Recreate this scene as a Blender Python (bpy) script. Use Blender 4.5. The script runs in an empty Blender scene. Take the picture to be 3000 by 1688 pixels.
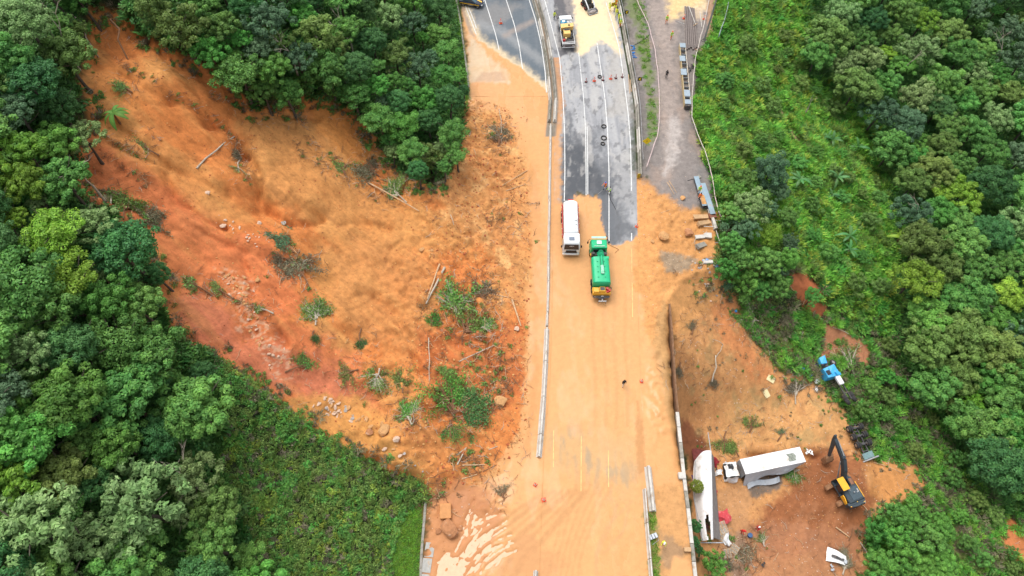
import bpy, math, random
import numpy as np
from mathutils import Vector, Matrix, Euler

random.seed(7)
RNG = np.random.default_rng(11)
S = bpy.context.scene
COL = S.collection
R = math.radians

# ------------------------------------------------------------------ camera, sky, sun, exposure
CAM_H = 84.0
DEP = R(60)
FPX = 2000.0                      # focal length in pixels of the 3000 px wide picture
cd = bpy.data.cameras.new('camera')
cd.sensor_width = 36.0
cd.lens = 36.0 * FPX / 3000.0
cd.clip_start = 0.5
cd.clip_end = 3000
cam = bpy.data.objects.new('camera', cd)
cam.location = (0, 0, CAM_H)
cam.rotation_euler = (math.pi / 2 - DEP, 0, 0)
COL.objects.link(cam)
S.camera = cam

SUN_EL, SUN_AZ = R(66), R(-35)    # azimuth measured from +Y towards +X
w = bpy.data.worlds.new('World')
S.world = w
w.use_nodes = True
nt = w.node_tree
bg = nt.nodes['Background']
sky = nt.nodes.new('ShaderNodeTexSky')
sky.sky_type = 'NISHITA'
sky.sun_disc = False
sky.sun_elevation = SUN_EL
sky.sun_rotation = SUN_AZ
sky.dust_density = 3.0
sky.air_density = 1.0
hs = nt.nodes.new('ShaderNodeHueSaturation')      # a thin overcast: the blue is mostly gone
hs.inputs['Saturation'].default_value = 0.3
nt.links.new(sky.outputs[0], hs.inputs['Color'])
nt.links.new(hs.outputs[0], bg.inputs[0])
bg.inputs[1].default_value = 0.15
sd_ = bpy.data.lights.new('sun', 'SUN')
sd_.energy = 1.15
sd_.angle = R(42)
sd_.color = (1.0, 0.965, 0.91)
sun = bpy.data.objects.new('sun', sd_)
sdir = Vector((math.sin(SUN_AZ) * math.cos(SUN_EL), math.cos(SUN_AZ) * math.cos(SUN_EL), math.sin(SUN_EL)))
sun.rotation_euler = sdir.to_track_quat('Z', 'Y').to_euler()
sun.location = (0, 60, 120)
COL.objects.link(sun)
vs = S.view_settings
vs.view_transform = 'Standard'
vs.look = 'None'
vs.gamma = 1.0
vs.use_curve_mapping = False
vs.exposure = 0.82
S.cycles.max_bounces = 4
S.cycles.diffuse_bounces = 2
S.cycles.glossy_bounces = 2
S.cycles.transmission_bounces = 2
S.cycles.transparent_max_bounces = 6
S.cycles.use_denoising = True
S.cycles.caustics_reflective = False
S.cycles.caustics_refractive = False

# ------------------------------------------------------------------ picture <-> world
CD, SD = math.cos(DEP), math.sin(DEP)
K = 3000 / 2575.0                 # full-view coordinates -> photograph pixels

def ray(px, py):
    u = (px - 1500) / FPX
    v = (844 - py) / FPX
    return np.array([u, CD + v * SD, -SD + v * CD])

def P(px, py, z=0.0):
    d = ray(px, py)
    t = (z - CAM_H) / d[2]
    return Vector((d[0] * t, d[1] * t, z))

def proj(x, y, z):
    dz = z - CAM_H
    dep = y * CD - dz * SD
    up = y * SD + dz * CD
    dep = np.where(dep < 1.0, 1.0, dep) if isinstance(dep, np.ndarray) else max(dep, 1.0)
    return 1500 + FPX * x / dep, 844 - FPX * up / dep, dep

# ------------------------------------------------------------------ numpy noise and polygon helpers
_CT = np.cos(np.arange(1024) * (2 * math.pi / 1024)); _ST = np.sin(np.arange(1024) * (2 * math.pi / 1024))

def perlin(x, y, seed=0):
    xi = np.floor(x).astype(np.int64); yi = np.floor(y).astype(np.int64)
    xf = x - xi; yf = y - yi
    u = xf * xf * xf * (xf * (xf * 6 - 15) + 10)
    v = yf * yf * yf * (yf * (yf * 6 - 15) + 10)
    def g(ix, iy, fx, fy):
        h = (ix * 374761393 + iy * 668265263 + seed * 1442695041) & 0x7fffffff
        h = ((h ^ (h >> 13)) * 1274126177) & 0x7fffffff
        a = (h ^ (h >> 16)) & 1023
        return _CT[a] * fx + _ST[a] * fy
    n0 = g(xi, yi, xf, yf) * (1 - u) + g(xi + 1, yi, xf - 1, yf) * u
    n1 = g(xi, yi + 1, xf, yf - 1) * (1 - u) + g(xi + 1, yi + 1, xf - 1, yf - 1) * u
    return (n0 * (1 - v) + n1 * v) * 1.5

def fbm(x, y, o=4, seed=0, gain=0.5):
    s = np.zeros_like(x); a = 1.0; f = 1.0
    for k in range(o):
        s += a * perlin(x * f, y * f, seed + 17 * k)
        a *= gain; f *= 2.03
    return s

def ss(a, b, x):
    t = np.clip((x - a) / (b - a), 0, 1)
    return t * t * (3 - 2 * t)

def sdp(px, py, poly):
    """signed distance to a polygon, negative inside"""
    p = np.asarray(poly, float)
    d = np.full(np.shape(px), 1e18)
    ins = np.zeros(np.shape(px), bool)
    n = len(p)
    for i in range(n):
        ax, ay = p[i]; bx, by = p[(i + 1) % n]
        ex, ey = bx - ax, by - ay
        L = ex * ex + ey * ey + 1e-9
        t = np.clip(((px - ax) * ex + (py - ay) * ey) / L, 0, 1)
        d = np.minimum(d, (px - ax - t * ex) ** 2 + (py - ay - t * ey) ** 2)
        c = ((ay > py) != (by > py)) & (px < ex * (py - ay) / (ey if abs(ey) > 1e-9 else 1e-9) + ax)
        ins ^= c
    d = np.sqrt(d)
    return np.where(ins, -d, d)

def sdl(px, py, line):
    """distance to an open polyline"""
    p = np.asarray(line, float)
    d = np.full(np.shape(px), 1e18)
    for i in range(len(p) - 1):
        ax, ay = p[i]; bx, by = p[i + 1]
        ex, ey = bx - ax, by - ay
        t = np.clip(((px - ax) * ex + (py - ay) * ey) / (ex * ex + ey * ey + 1e-9), 0, 1)
        d = np.minimum(d, (px - ax - t * ex) ** 2 + (py - ay - t * ey) ** 2)
    return np.sqrt(d)

def fv(pts):
    return [(x * K, y * K) for x, y in pts]

# ------------------------------------------------------------------ materials
MATS = {}

def lin(c):
    return tuple((v / 12.92 if v <= 0.04045 else ((v + 0.055) / 1.055) ** 2.4) for v in c)

def mat(name, col, rough=0.6, metal=0.0, var=0.18, scale=3.0, dirt=None, dirt_amt=0.0, spec=0.4, bump=0.0):
    """plain surface with a little uneven wear; dirt is a second colour in noise patches"""
    if name in MATS:
        return MATS[name]
    m = bpy.data.materials.new(name)
    m.use_nodes = True
    t = m.node_tree; N = t.nodes; L = t.links
    b = N['Principled BSDF']
    b.inputs['Roughness'].default_value = rough
    b.inputs['Metallic'].default_value = metal
    b.inputs['Specular IOR Level'].default_value = spec
    tc = N.new('ShaderNodeTexCoord')
    nz = N.new('ShaderNodeTexNoise')
    nz.inputs['Scale'].default_value = scale
    nz.inputs['Detail'].default_value = 5
    nz.inputs['Roughness'].default_value = 0.65
    L.new(tc.outputs['Object'], nz.inputs['Vector'])
    mr = N.new('ShaderNodeMapRange')
    mr.inputs[1].default_value = 0.3; mr.inputs[2].default_value = 0.7
    mr.inputs[3].default_value = 1 - var; mr.inputs[4].default_value = 1 + var
    L.new(nz.outputs['Fac'], mr.inputs[0])
    mx = N.new('ShaderNodeVectorMath'); mx.operation = 'SCALE'
    mx.inputs[0].default_value = col[:3]
    L.new(mr.outputs[0], mx.inputs['Scale'])
    out = mx.outputs[0]
    if dirt is not None:
        n2 = N.new('ShaderNodeTexNoise')
        n2.inputs['Scale'].default_value = scale * 0.6
        n2.inputs['Detail'].default_value = 6
        n2.inputs['Roughness'].default_value = 0.7
        L.new(tc.outputs['Object'], n2.inputs['Vector'])
        r2 = N.new('ShaderNodeMapRange')
        r2.inputs[1].default_value = 0.62 - 0.3 * dirt_amt; r2.inputs[2].default_value = 0.78 - 0.3 * dirt_amt
        L.new(n2.outputs['Fac'], r2.inputs[0])
        m2 = N.new('ShaderNodeMix'); m2.data_type = 'RGBA'
        L.new(r2.outputs[0], m2.inputs['Factor'])
        L.new(out, m2.inputs['A'])
        m2.inputs['B'].default_value = (*dirt[:3], 1)
        out = m2.outputs['Result']
    L.new(out, b.inputs['Base Color'])
    if bump:
        bp = N.new('ShaderNodeBump')
        bp.inputs['Strength'].default_value = bump
        bp.inputs['Distance'].default_value = 0.1
        L.new(nz.outputs['Fac'], bp.inputs['Height'])
        L.new(bp.outputs[0], b.inputs['Normal'])
    MATS[name] = m
    return m

# ------------------------------------------------------------------ objects
def tag(o, label=None, cat=None, group=None, kind=None):
    if label: o['label'] = label
    if cat: o['category'] = cat
    if group: o['group'] = group
    if kind: o['kind'] = kind
    return o

def empty(name, label, cat, loc=(0, 0, 0), rz=0.0, group=None, rot=None, scale=None):
    o = bpy.data.objects.new(name, None)
    o.empty_display_size = 0.3
    COL.objects.link(o)
    o.location = loc
    o.rotation_euler = rot if rot is not None else (0, 0, rz)
    if scale: o.scale = (scale, scale, scale)
    return tag(o, label, cat, group)

def link_mesh(name, me, m=None, parent=None, loc=None, rot=None, scale=None):
    o = bpy.data.objects.new(name, me)
    COL.objects.link(o)
    if m is not None:
        if len(me.materials) == 0:
            me.materials.append(m)
        elif me.materials[0] is not m:
            o.material_slots[0].link = 'OBJECT'
            o.material_slots[0].material = m
    if parent is not None: o.parent = parent
    if loc is not None: o.location = loc
    if rot is not None: o.rotation_euler = rot
    if scale is not None: o.scale = scale if hasattr(scale, '__len__') else (scale,) * 3
    return o

def np_mesh(name, V, F, smooth=False, attrs=None):
    """V (n,3) array, F list/array of faces (all same size when array)"""
    me = bpy.data.meshes.new(name)
    V = np.asarray(V, np.float32)
    if isinstance(F, np.ndarray):
        nf, k = F.shape
        me.vertices.add(len(V)); me.vertices.foreach_set('co', V.ravel())
        me.loops.add(nf * k); me.loops.foreach_set('vertex_index', F.astype(np.int32).ravel())
        me.polygons.add(nf)
        me.polygons.foreach_set('loop_start', np.arange(0, nf * k, k, dtype=np.int32))
        me.polygons.foreach_set('loop_total', np.full(nf, k, np.int32))
        me.update(calc_edges=True)
    else:
        me.from_pydata([tuple(v) for v in V], [], F)
        me.update()
    if smooth:
        me.polygons.foreach_set('use_smooth', np.ones(len(me.polygons), bool))
    for an, arr in (attrs or {}).items():
        arr = np.asarray(arr, np.float32)
        if arr.ndim == 1:
            a = me.attributes.new(an, 'FLOAT', 'POINT'); a.data.foreach_set('value', arr)
        else:
            if arr.shape[1] == 3: arr = np.hstack([arr, np.ones((len(arr), 1), np.float32)])
            a = me.attributes.new(an, 'FLOAT_COLOR', 'POINT'); a.data.foreach_set('color', arr.ravel())
    return me

class MB:
    """collects simple solids into one mesh"""
    def __init__(s):
        s.v = []; s.f = []; s.X = Matrix.Identity(4)
    def add(s, vs_, fs):
        n = len(s.v)
        s.v += [tuple(s.X @ Vector(p)) for p in vs_]
        s.f += [tuple(i + n for i in f) for f in fs]
        return s
    def box(s, c, d, ch=0.0, rot=None):
        """box centre c, full size d, chamfer ch"""
        hx, hy, hz = d[0] / 2, d[1] / 2, d[2] / 2
        M = Matrix.Translation(c) @ (Euler(rot).to_matrix().to_4x4() if rot else Matrix.Identity(4))
        if ch <= 0:
            vs_ = [(sx * hx, sy * hy, sz * hz) for sx in (-1, 1) for sy in (-1, 1) for sz in (-1, 1)]
            fs = [(0, 1, 3, 2), (4, 6, 7, 5), (0, 4, 5, 1), (2, 3, 7, 6), (0, 2, 6, 4), (1, 5, 7, 3)]
        else:
            ch = min(ch, 0.49 * min(d))
            vs_ = []; idx = {}
            for sx in (-1, 1):
                for sy in (-1, 1):
                    for sz in (-1, 1):
                        for ax in range(3):
                            p = [sx * (hx - ch), sy * (hy - ch), sz * (hz - ch)]
                            p[ax] = (sx * hx, sy * hy, sz * hz)[ax]
                            idx[(sx, sy, sz, ax)] = len(vs_); vs_.append(tuple(p))
            fs = []
            for ax in range(3):
                o1, o2 = [a for a in range(3) if a != ax]
                for sg in (-1, 1):
                    q = []
                    for a, b in ((-1, -1), (1, -1), (1, 1), (-1, 1)):
                        k = [0, 0, 0]; k[ax] = sg; k[o1] = a; k[o2] = b
                        q.append(idx[(*k, ax)])
                    fs.append(tuple(q))
            for ax in range(3):      # edges along ax
                o1, o2 = [a for a in range(3) if a != ax]
                for a in (-1, 1):
                    for b in (-1, 1):
                        k0 = [0, 0, 0]; k0[ax] = -1; k0[o1] = a; k0[o2] = b
                        k1 = list(k0); k1[ax] = 1
                        fs.append((idx[(*k0, o1)], idx[(*k1, o1)], idx[(*k1, o2)], idx[(*k0, o2)]))
            for sx in (-1, 1):
                for sy in (-1, 1):
                    for sz in (-1, 1):
                        fs.append(tuple(idx[(sx, sy, sz, a)] for a in range(3)))
        return s.add([tuple(M @ Vector(p)) for p in vs_], fs)
    def hexa(s, p):
        """8 corners: bottom 4 (ccw) then top 4"""
        return s.add(p, [(0, 3, 2, 1), (4, 5, 6, 7), (0, 1, 5, 4), (1, 2, 6, 5), (2, 3, 7, 6), (3, 0, 4, 7)])
    def prism(s, prof, x0, x1, axis=0):
        """profile (a,b) extruded along axis; axis 0: (y,z), 1: (x,z), 2: (x,y)"""
        n = len(prof)
        def mk(h, p):
            return (h, p[0], p[1]) if axis == 0 else ((p[0], h, p[1]) if axis == 1 else (p[0], p[1], h))
        vs_ = [mk(x0, p) for p in prof] + [mk(x1, p) for p in prof]
        fs = [tuple(range(n - 1, -1, -1)), tuple(range(n, 2 * n))]
        fs += [(i, (i + 1) % n, n + (i + 1) % n, n + i) for i in range(n)]
        return s.add(vs_, fs)
    def tube(s, pts, rad, n=8, cap=True):
        pts = [Vector(p) for p in pts]
        rs = rad if hasattr(rad, '__len__') else [rad] * len(pts)
        vs_ = []; fs = []
        pu = None
        for i, p in enumerate(pts):
            d = (pts[min(i + 1, len(pts) - 1)] - pts[max(i - 1, 0)])
            d = d.normalized() if d.length > 1e-9 else Vector((0, 0, 1))
            if pu is None:
                a = Vector((0, 0, 1)) if abs(d.z) < 0.9 else Vector((1, 0, 0))
                pu = d.cross(a).normalized()
            else:
                pu = (pu - d * pu.dot(d))
                pu = pu.normalized() if pu.length > 1e-6 else d.orthogonal().normalized()
            w_ = d.cross(pu)
            for k in range(n):
                t = 2 * math.pi * k / n
                vs_.append(tuple(p + (pu * math.cos(t) + w_ * math.sin(t)) * rs[i]))
        for i in range(len(pts) - 1):
            for k in range(n):
                a = i * n + k; b = i * n + (k + 1) % n
                fs.append((a, b, b + n, a + n))
        if cap:
            fs.append(tuple(range(n - 1, -1, -1)))
            fs.append(tuple(range((len(pts) - 1) * n, len(pts) * n)))
        return s.add(vs_, fs)
    def cyl(s, p0, p1, r, r1=None, n=14):
        return s.tube([p0, p1], [r, r if r1 is None else r1], n)
    def torus(s, c, axis, Rr, r, n=18, k=8):
        ax = Vector(axis).normalized(); u = ax.orthogonal().normalized(); v = ax.cross(u)
        vs_ = []; fs = []
        for i in range(n):
            t = 2 * math.pi * i / n
            d = u * math.cos(t) + v * math.sin(t)
            for j in range(k):
                q = 2 * math.pi * j / k
                vs_.append(tuple(Vector(c) + d * (Rr + r * math.cos(q)) + ax * r * math.sin(q)))
        for i in range(n):
            for j in range(k):
                a = i * k + j; b = i * k + (j + 1) % k
                c2 = ((i + 1) % n) * k + (j + 1) % k; d2 = ((i + 1) % n) * k + j
                fs.append((a, d2, c2, b))
        return s.add(vs_, fs)
    def ball(s, c, r, n=10, m=7, zlo=-1.0):
        r = r if hasattr(r, '__len__') else (r, r, r)
        vs_ = []; fs = []
        a0 = math.asin(max(-1, zlo))
        for j in range(m + 1):
            a = a0 + (math.pi / 2 - a0) * j / m
            for i in range(n):
                t = 2 * math.pi * i / n
                vs_.append((c[0] + r[0] * math.cos(a) * math.cos(t), c[1] + r[1] * math.cos(a) * math.sin(t), c[2] + r[2] * math.sin(a)))
        for j in range(m):
            for i in range(n):
                a = j * n + i; b = j * n + (i + 1) % n
                fs.append((a, b, b + n, a + n))
        fs.append(tuple(range(n - 1, -1, -1)))
        return s.add(vs_, fs)
    def mesh(s, name, smooth=False):
        me = bpy.data.meshes.new(name)
        me.from_pydata(s.v, [], s.f)
        me.update()
        if smooth:
            me.polygons.foreach_set('use_smooth', np.ones(len(me.polygons), bool))
            try: me.set_sharp_from_angle(angle=R(38))
            except Exception: pass
        return me
    def build(s, name, m, parent=None, smooth=True, **kw):
        return link_mesh(name, s.mesh(name, smooth), m, parent, **kw)

def copy_tree(o, parent=None):
    c = o.copy(); COL.objects.link(c); c.parent = parent
    for ch in list(o.children):
        copy_tree(ch, c)
    return c
# ------------------------------------------------------------------ the lie of the land
def curve_xy(pix, z=0.0):
    a = sorted([(P(x, y, z).y, P(x, y, z).x) for x, y in pix])
    ys = np.array([q[0] for q in a]); xs = np.array([q[1] for q in a])
    return lambda Y: np.interp(Y, ys, xs)

LEFT_EDGE = curve_xy([(1232, 1688), (1245, 1500), (1262, 1440), (1300, 1200), (1340, 800), (1368, 550), (1376, 430), (1375, 250), (1350, 60), (1338, 0), (1290, -200)])
RIGHT_EDGE = curve_xy([(2035, 1688), (2015, 1500), (2002, 1400), (1991, 1290), (1976, 1150), (1963, 950), (1956, 880), (2000, 820), (2100, 770),
                       (2112, 700), (2105, 640), (2090, 450), (2045, 330), (2060, 150), (2130, 0), (2200, -200)])
TOE = curve_xy([(1240, 1480), (1300, 1455), (1390, 1425), (1480, 1380), (1535, 1280), (1543, 1100), (1550, 900), (1556, 700), (1562, 500), (1540, 400), (1480, 310), (1420, 290), (1374, 280)])
MEDIAN = curve_xy([(1566, 1688), (1580, 1340), (1600, 1100), (1607, 850), (1609, 700), (1613, 400), (1622, 300), (1612, 200), (1592, 80), (1566, -10), (1520, -160)])

SCAR = fv([(240, 30), (300, 20), (350, 80), (430, 130), (520, 170), (590, 210), (620, 268), (740, 275), (765, 240), (860, 262), (930, 325), (990, 420), (1050, 455),
           (1110, 455), (1150, 400), (1165, 300), (1185, 240), (1330, 262), (1345, 600), (1340, 1100), (1250, 1220), (1080, 1260), (1030, 1215), (900, 1150), (800, 1100),
           (690, 1005), (590, 940), (540, 890), (470, 870), (420, 800), (390, 740), (410, 700), (345, 620), (330, 570), (290, 520), (200, 510), (190, 420), (205, 330), (225, 290), (200, 200), (215, 150)])

def base_hill(x, y):
    d = LEFT_EDGE(y) - x
    h = 0.2 * np.clip(d, 0, 4) + 0.68 * np.clip(d - 4, 0, 34) + 0.3 * np.clip(d - 38, 0, 400)
    n = fbm(x / 17, y / 17, 3, 5) * 1.6 + fbm(x / 5, y / 5, 2, 8) * 0.35
    return h + n * ss(3, 12, d), d

def right_drop(x, y):
    d = x - RIGHT_EDGE(y)
    w_ = ss(44, 60, y)
    dd = np.clip(d, 0, 1e9)
    low = -(13.2 * (1 - np.exp(-dd / (4.0 + 14 * ss(32, 47, y)))) + 0.07 * dd)
    wall = -np.clip((46 - y) * 0.35, 0, 6.5) * ss(0.05, 0.35, d) * np.exp(-dd / 5)
    high = -(0.42 * np.clip(dd - 0.5, 0, 34) + 0.14 * np.clip(dd - 34, 0, 400))
    n = fbm(x / 14, y / 14, 3, 21) * 1.3 * ss(3, 20, d) + fbm(x / 3.2, y / 3.2, 3, 22) * 0.22 * ss(0.5, 4, d)
    return (1 - w_) * (low + wall) + w_ * high + n * (d > 0), d

def slide_height(x, y, base):
    d = TOE(y) - x
    sp = 3 * np.log1p(np.exp(np.clip((d - 9) / 3, -30, 30)))
    zs = 0.13 * np.clip(d, 0, 400) + 0.45 * sp - 0.06
    w_ = ss(12, 27, d)
    z = (1 - w_) * zs + w_ * (base - 3.2)
    s = x * 0.78 - y * 0.62
    t = x * 0.62 + y * 0.78
    z = z + fbm(t / 2.8, s / 18, 2, 31) * 0.18 * ss(3, 14, d)            # runnels along the flow
    z = z + fbm(x / 7, y / 7, 3, 32) * 0.75 * ss(4, 12, d)
    wq = fbm(x / 9, y / 9, 2, 36) * 1.2
    rid = 1 - np.abs(fbm(t / 3.4 + wq, s / 22 + wq, 3, 34, 0.5))
    z = z - np.clip(rid - 0.8, 0, 1) ** 1.0 * 0.6 * ss(8, 20, d)         # sharp little gullies
    ter = fbm(x / 10 + 3, y / 10, 2, 35) * 2.2
    z = z + (ss(.35, .5, ter - np.floor(ter)) - (ter - np.floor(ter))) * 0.22 * ss(10, 22, d)   # slumped steps
    clod = np.abs(fbm(x / 2.6, y / 2.6, 3, 33, 0.5))
    z = z + (clod - 0.25) * (0.85 * ss(1.0, 5, d) * (1 - ss(16, 26, d)) + 0.05) * (d > -1)
    return z, d

_rr = random.Random(12)
RUTS = []
for _k in range(34):
    _t = _rr.random(); _x = 1325 + 105 * _t + _rr.uniform(-25, 30); _y = 1700 - _rr.uniform(-20, 130) - 50 * _t
    _l = _rr.uniform(40, 120); _a = R(60 - 22 * _t + _rr.uniform(-6, 6)); _b = _rr.uniform(-.1, .3)
    RUTS.append(([(_x + math.cos(_a - _b * i / 4) * _l * i / 4, _y - math.sin(_a - _b * i / 4) * _l * i / 4) for i in range(5)], _rr.uniform(3.2, 5.5), _rr.uniform(.12, .2)))
RUTS += [([(1368, 1578), (1370, 1545), (1372, 1515), (1382, 1500)], 5, .22), ([(1390, 1510), (1396, 1540), (1388, 1560)], 4, .18)]
POND = [(1276, 1790), (1278, 1650), (1306, 1618), (1345, 1640), (1372, 1640), (1362, 1680), (1350, 1790)]

def height(x, y):
    bz, dl = base_hill(x, y)
    rz, dr = right_drop(x, y)
    z = np.where(dl > 0, bz, 0.0) + np.where(dr > 0, rz, 0.0)
    sz, dt = slide_height(x, y, bz)
    px, py, _ = proj(x, y, np.where(dl > 6, bz - 2.5, np.maximum(sz, 0)))
    m = 1 - ss(-14, 16, sdp(px, py, SCAR) + fbm(x / 2.5, y / 2.5, 2, 48) * 10)
    m = np.where(dl < 4, ss(-0.5, 0.6, dt) * (y > 17.5) * (y < 87), m)
    m = np.where((y > 89) | (y < 16), m * 0.0 + m * (dl > 6), m)
    z = z * (1 - m) + sz * m
    # two ravines washed into the slide
    for line, wd, dep in (([(588, 338), (646, 349), (687, 408), (725, 440), (742, 490), (748, 540), (752, 580), (815, 629), (874, 641), (960, 620)], 15, 1.15), ([(690, 400), (705, 470), (735, 530), (742, 580)], 24, 1.0),
                          ([(483, 278), (542, 291), (594, 326), (640, 360)], 12, .8), ([(483, 500), (488, 550), (500, 580), (542, 592), (571, 620), (650, 650)], 14, .8), ([(315, 338), (408, 408), (495, 483), (577, 513), (660, 560)], 12, .6),
                          ([(300, 400), (379, 437), (431, 460), (480, 470)], 11, .5), ([(700, 745), (725, 815), (735, 885), (800, 955), (830, 1000)], 13, .8), ([(540, 640), (600, 680), (700, 720), (790, 760)], 12, .55),
                          ([(880, 590), (960, 640), (1060, 650), (1150, 700)], 13, .55), ([(340, 200), (420, 250), (480, 280)], 12, .5), ([(470, 150), (560, 240), (600, 320)], 12, .5), ([(1080, 860), (1150, 930), (1200, 1010), (1230, 1090)], 15, .7),
                          ([(1380, 900), (1430, 1000), (1440, 1080), (1500, 1150)], 14, .6), ([(2300, 1235), (2390, 1238), (2460, 1232), (2530, 1240)], 12, .9), (fv([(1690, 800), (1700, 950), (1715, 1100), (1730, 1180)]), 18, 1.2)):
        q = sdl(px, py, line)
        z = z - 1.15 * dep * np.exp(-(q / wd) ** 1.3) * np.clip(1 + 0.6 * fbm(x / 2.2, y / 2.2, 2, 47), .55, 1.4)
    # heaps: mud on the carriageways, spoil on the verge
    flat = (1 - ss(-0.2, 0.5, dl)) * (1 - ss(-0.5, 0.2, dr))
    z = z + flat * (fbm(x / 7, y / 7, 3, 41) * 0.05 + fbm(x / 1.1, y / 1.1, 2, 42) * 0.012)
    fx, fy, _ = proj(x, y, 0 * x)
    q = sdp(fx, fy, [(1868, 520), (2100, 640), (2108, 770), (1960, 880), (1985, 1250), (1900, 1350), (1868, 900)])
    z = z + flat * (1 - ss(-60, 10, q)) * (np.abs(fbm(x / 2.2, y / 2.2, 4, 43)) * 0.5)
    q = sdp(fx, fy, fv([(1050, 1260), (1250, 1230), (1300, 1290), (1200, 1340), (1100, 1400), (1060, 1400)]))
    z = z + flat * (1 - ss(-50, 20, q)) * (np.abs(fbm(x / 1.7, y / 1.7, 4, 44)) * 0.45)
    # wheel ruts in the lower left mud, deep enough to hold water
    b = (fx > 1230) & (fx < 1520) & (fy > 1440) & (fy < 1790)
    if b.any():
        cut = np.zeros(b.sum())
        for line, wd, dep in RUTS:
            cut = np.maximum(cut, dep * np.exp(-(sdl(fx[b], fy[b], line) / wd) ** 2))
        cut = np.maximum(cut, .2 * (1 - ss(-14, 10, sdp(fx[b], fy[b], POND) + fbm(x[b] / .7, y[b] / .7, 3, 49) * 9)))
        flat2 = 1 - ss(-40, 20, sdp(fx[b], fy[b], [(1280, 1500), (1400, 1470), (1500, 1520), (1480, 1640), (1420, 1790), (1270, 1790)]))
        zb = z[b]; z[b] = zb * (1 - .8 * flat2) - cut * (x[b] > LEFT_EDGE(y[b]) + .6) * np.clip(1 + .8 * fbm(x[b] / .6, y[b] / .6, 2, 46), .3, 1.5)
    return z

def axis(lo, hi, step, out, grow=1.18):
    a = list(np.arange(lo, hi + step / 2, step))
    s = step; p = lo; pre = []
    while p > -out:
        s *= grow; p -= s; pre.append(p)
    s = step; q = a[-1]; post = []
    while q < out:
        s *= grow; q += s; post.append(q)
    return np.array(pre[::-1] + a + post)

STEP = 0.21
GX = np.concatenate([axis(-58, 64, STEP, 600)])
GY = axis(4, 132, STEP, 600)
GXX, GYY = np.meshgrid(GX, GY)
GZ = height(GXX.ravel(), GYY.ravel()).reshape(GXX.shape)

def hz(x, y):
    """bilinear height of the finished ground"""
    x = np.asarray(x, float); y = np.asarray(y, float)
    i = np.clip(np.searchsorted(GX, x) - 1, 0, len(GX) - 2); j = np.clip(np.searchsorted(GY, y) - 1, 0, len(GY) - 2)
    fx = (x - GX[i]) / (GX[i + 1] - GX[i]); fy = (y - GY[j]) / (GY[j + 1] - GY[j])
    return (GZ[j, i] * (1 - fx) + GZ[j, i + 1] * fx) * (1 - fy) + (GZ[j + 1, i] * (1 - fx) + GZ[j + 1, i + 1] * fx) * fy

def G(px, py, h=0.0):
    """where the line of sight through a pixel meets the ground raised by h"""
    d = ray(px, py)
    t = np.linspace(20, 230, 1400)
    g = (CAM_H + d[2] * t) - (hz(d[0] * t, d[1] * t) + h)
    k = int(np.argmax(g < 0)) if (g < 0).any() else len(t) - 1
    a, b = t[max(k - 1, 0)], t[k]
    for _ in range(12):
        m_ = (a + b) / 2
        if CAM_H + d[2] * m_ - (float(hz(d[0] * m_, d[1] * m_)) + h) < 0: b = m_
        else: a = m_
    x, y = d[0] * b, d[1] * b
    return Vector((x, y, float(hz(x, y))))

# ------------------------------------------------------------------ colours of soil, mud, asphalt
class Paint:
    def __init__(s, x, y, z):
        s.x, s.y = x, y
        s.px, s.py, _ = proj(x, y, z)
        n = len(x)
        s.C = np.zeros((n, 3)); s.r = np.full(n, 0.9); s.g = np.full(n, 1.0); s.k = np.zeros(n)
        s.n1 = fbm(s.px / 60, s.py / 60, 4, 51, 0.6); s.n2 = fbm(s.px / 16, s.py / 16, 4, 52, 0.6)
        s.n3 = fbm(x / 1.0, y / 1.0, 4, 53, 0.6)
    def mix(s, w_, col, rough=None, grain=None):
        s.C = s.C * (1 - w_[:, None]) + np.array(col) * w_[:, None]
        if rough is not None: s.r = s.r * (1 - w_) + rough * w_
        if grain is not None: s.g = s.g * (1 - w_) + grain * w_
    def poly(s, pts, col, f=30, amt=1.0, na=20, nb=8, rough=None, grain=None):
        b = np.array(pts); mg = f + na * 2 + nb * 2
        k = np.where((s.px > b[:, 0].min() - mg) & (s.px < b[:, 0].max() + mg) & (s.py > b[:, 1].min() - mg) & (s.py < b[:, 1].max() + mg))[0]
        w_ = np.zeros(len(s.px))
        w_[k] = 1 - ss(-f / 2, f / 2, sdp(s.px[k], s.py[k], pts) + s.n1[k] * na + s.n2[k] * nb)
        s.mix(w_ * amt, col, rough, grain)
    def line(s, pts, wd, col, f=6, amt=1.0, na=4, rough=None):
        b = np.array(pts); mg = wd + f + na * 2
        k = np.where((s.px > b[:, 0].min() - mg) & (s.px < b[:, 0].max() + mg) & (s.py > b[:, 1].min() - mg) & (s.py < b[:, 1].max() + mg))[0]
        w_ = np.zeros(len(s.px))
        w_[k] = 1 - ss(wd - f, wd + f, sdl(s.px[k], s.py[k], pts) + s.n2[k] * na)
        s.mix(w_ * amt, col, rough)

MUD = (0.575, 0.290, 0.112)
ORANGE = (0.52, 0.175, 0.047)
YELLOW = (0.54, 0.245, 0.075)
RED = (0.54, 0.155, 0.058)
PINK = (0.50, 0.16, 0.085)
BROWN = (0.25, 0.085, 0.03)
DARKBR = (0.14, 0.05, 0.022)
GRAVEL = (0.235, 0.20, 0.185)
VEGSOIL = (0.028, 0.04, 0.013)

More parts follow.
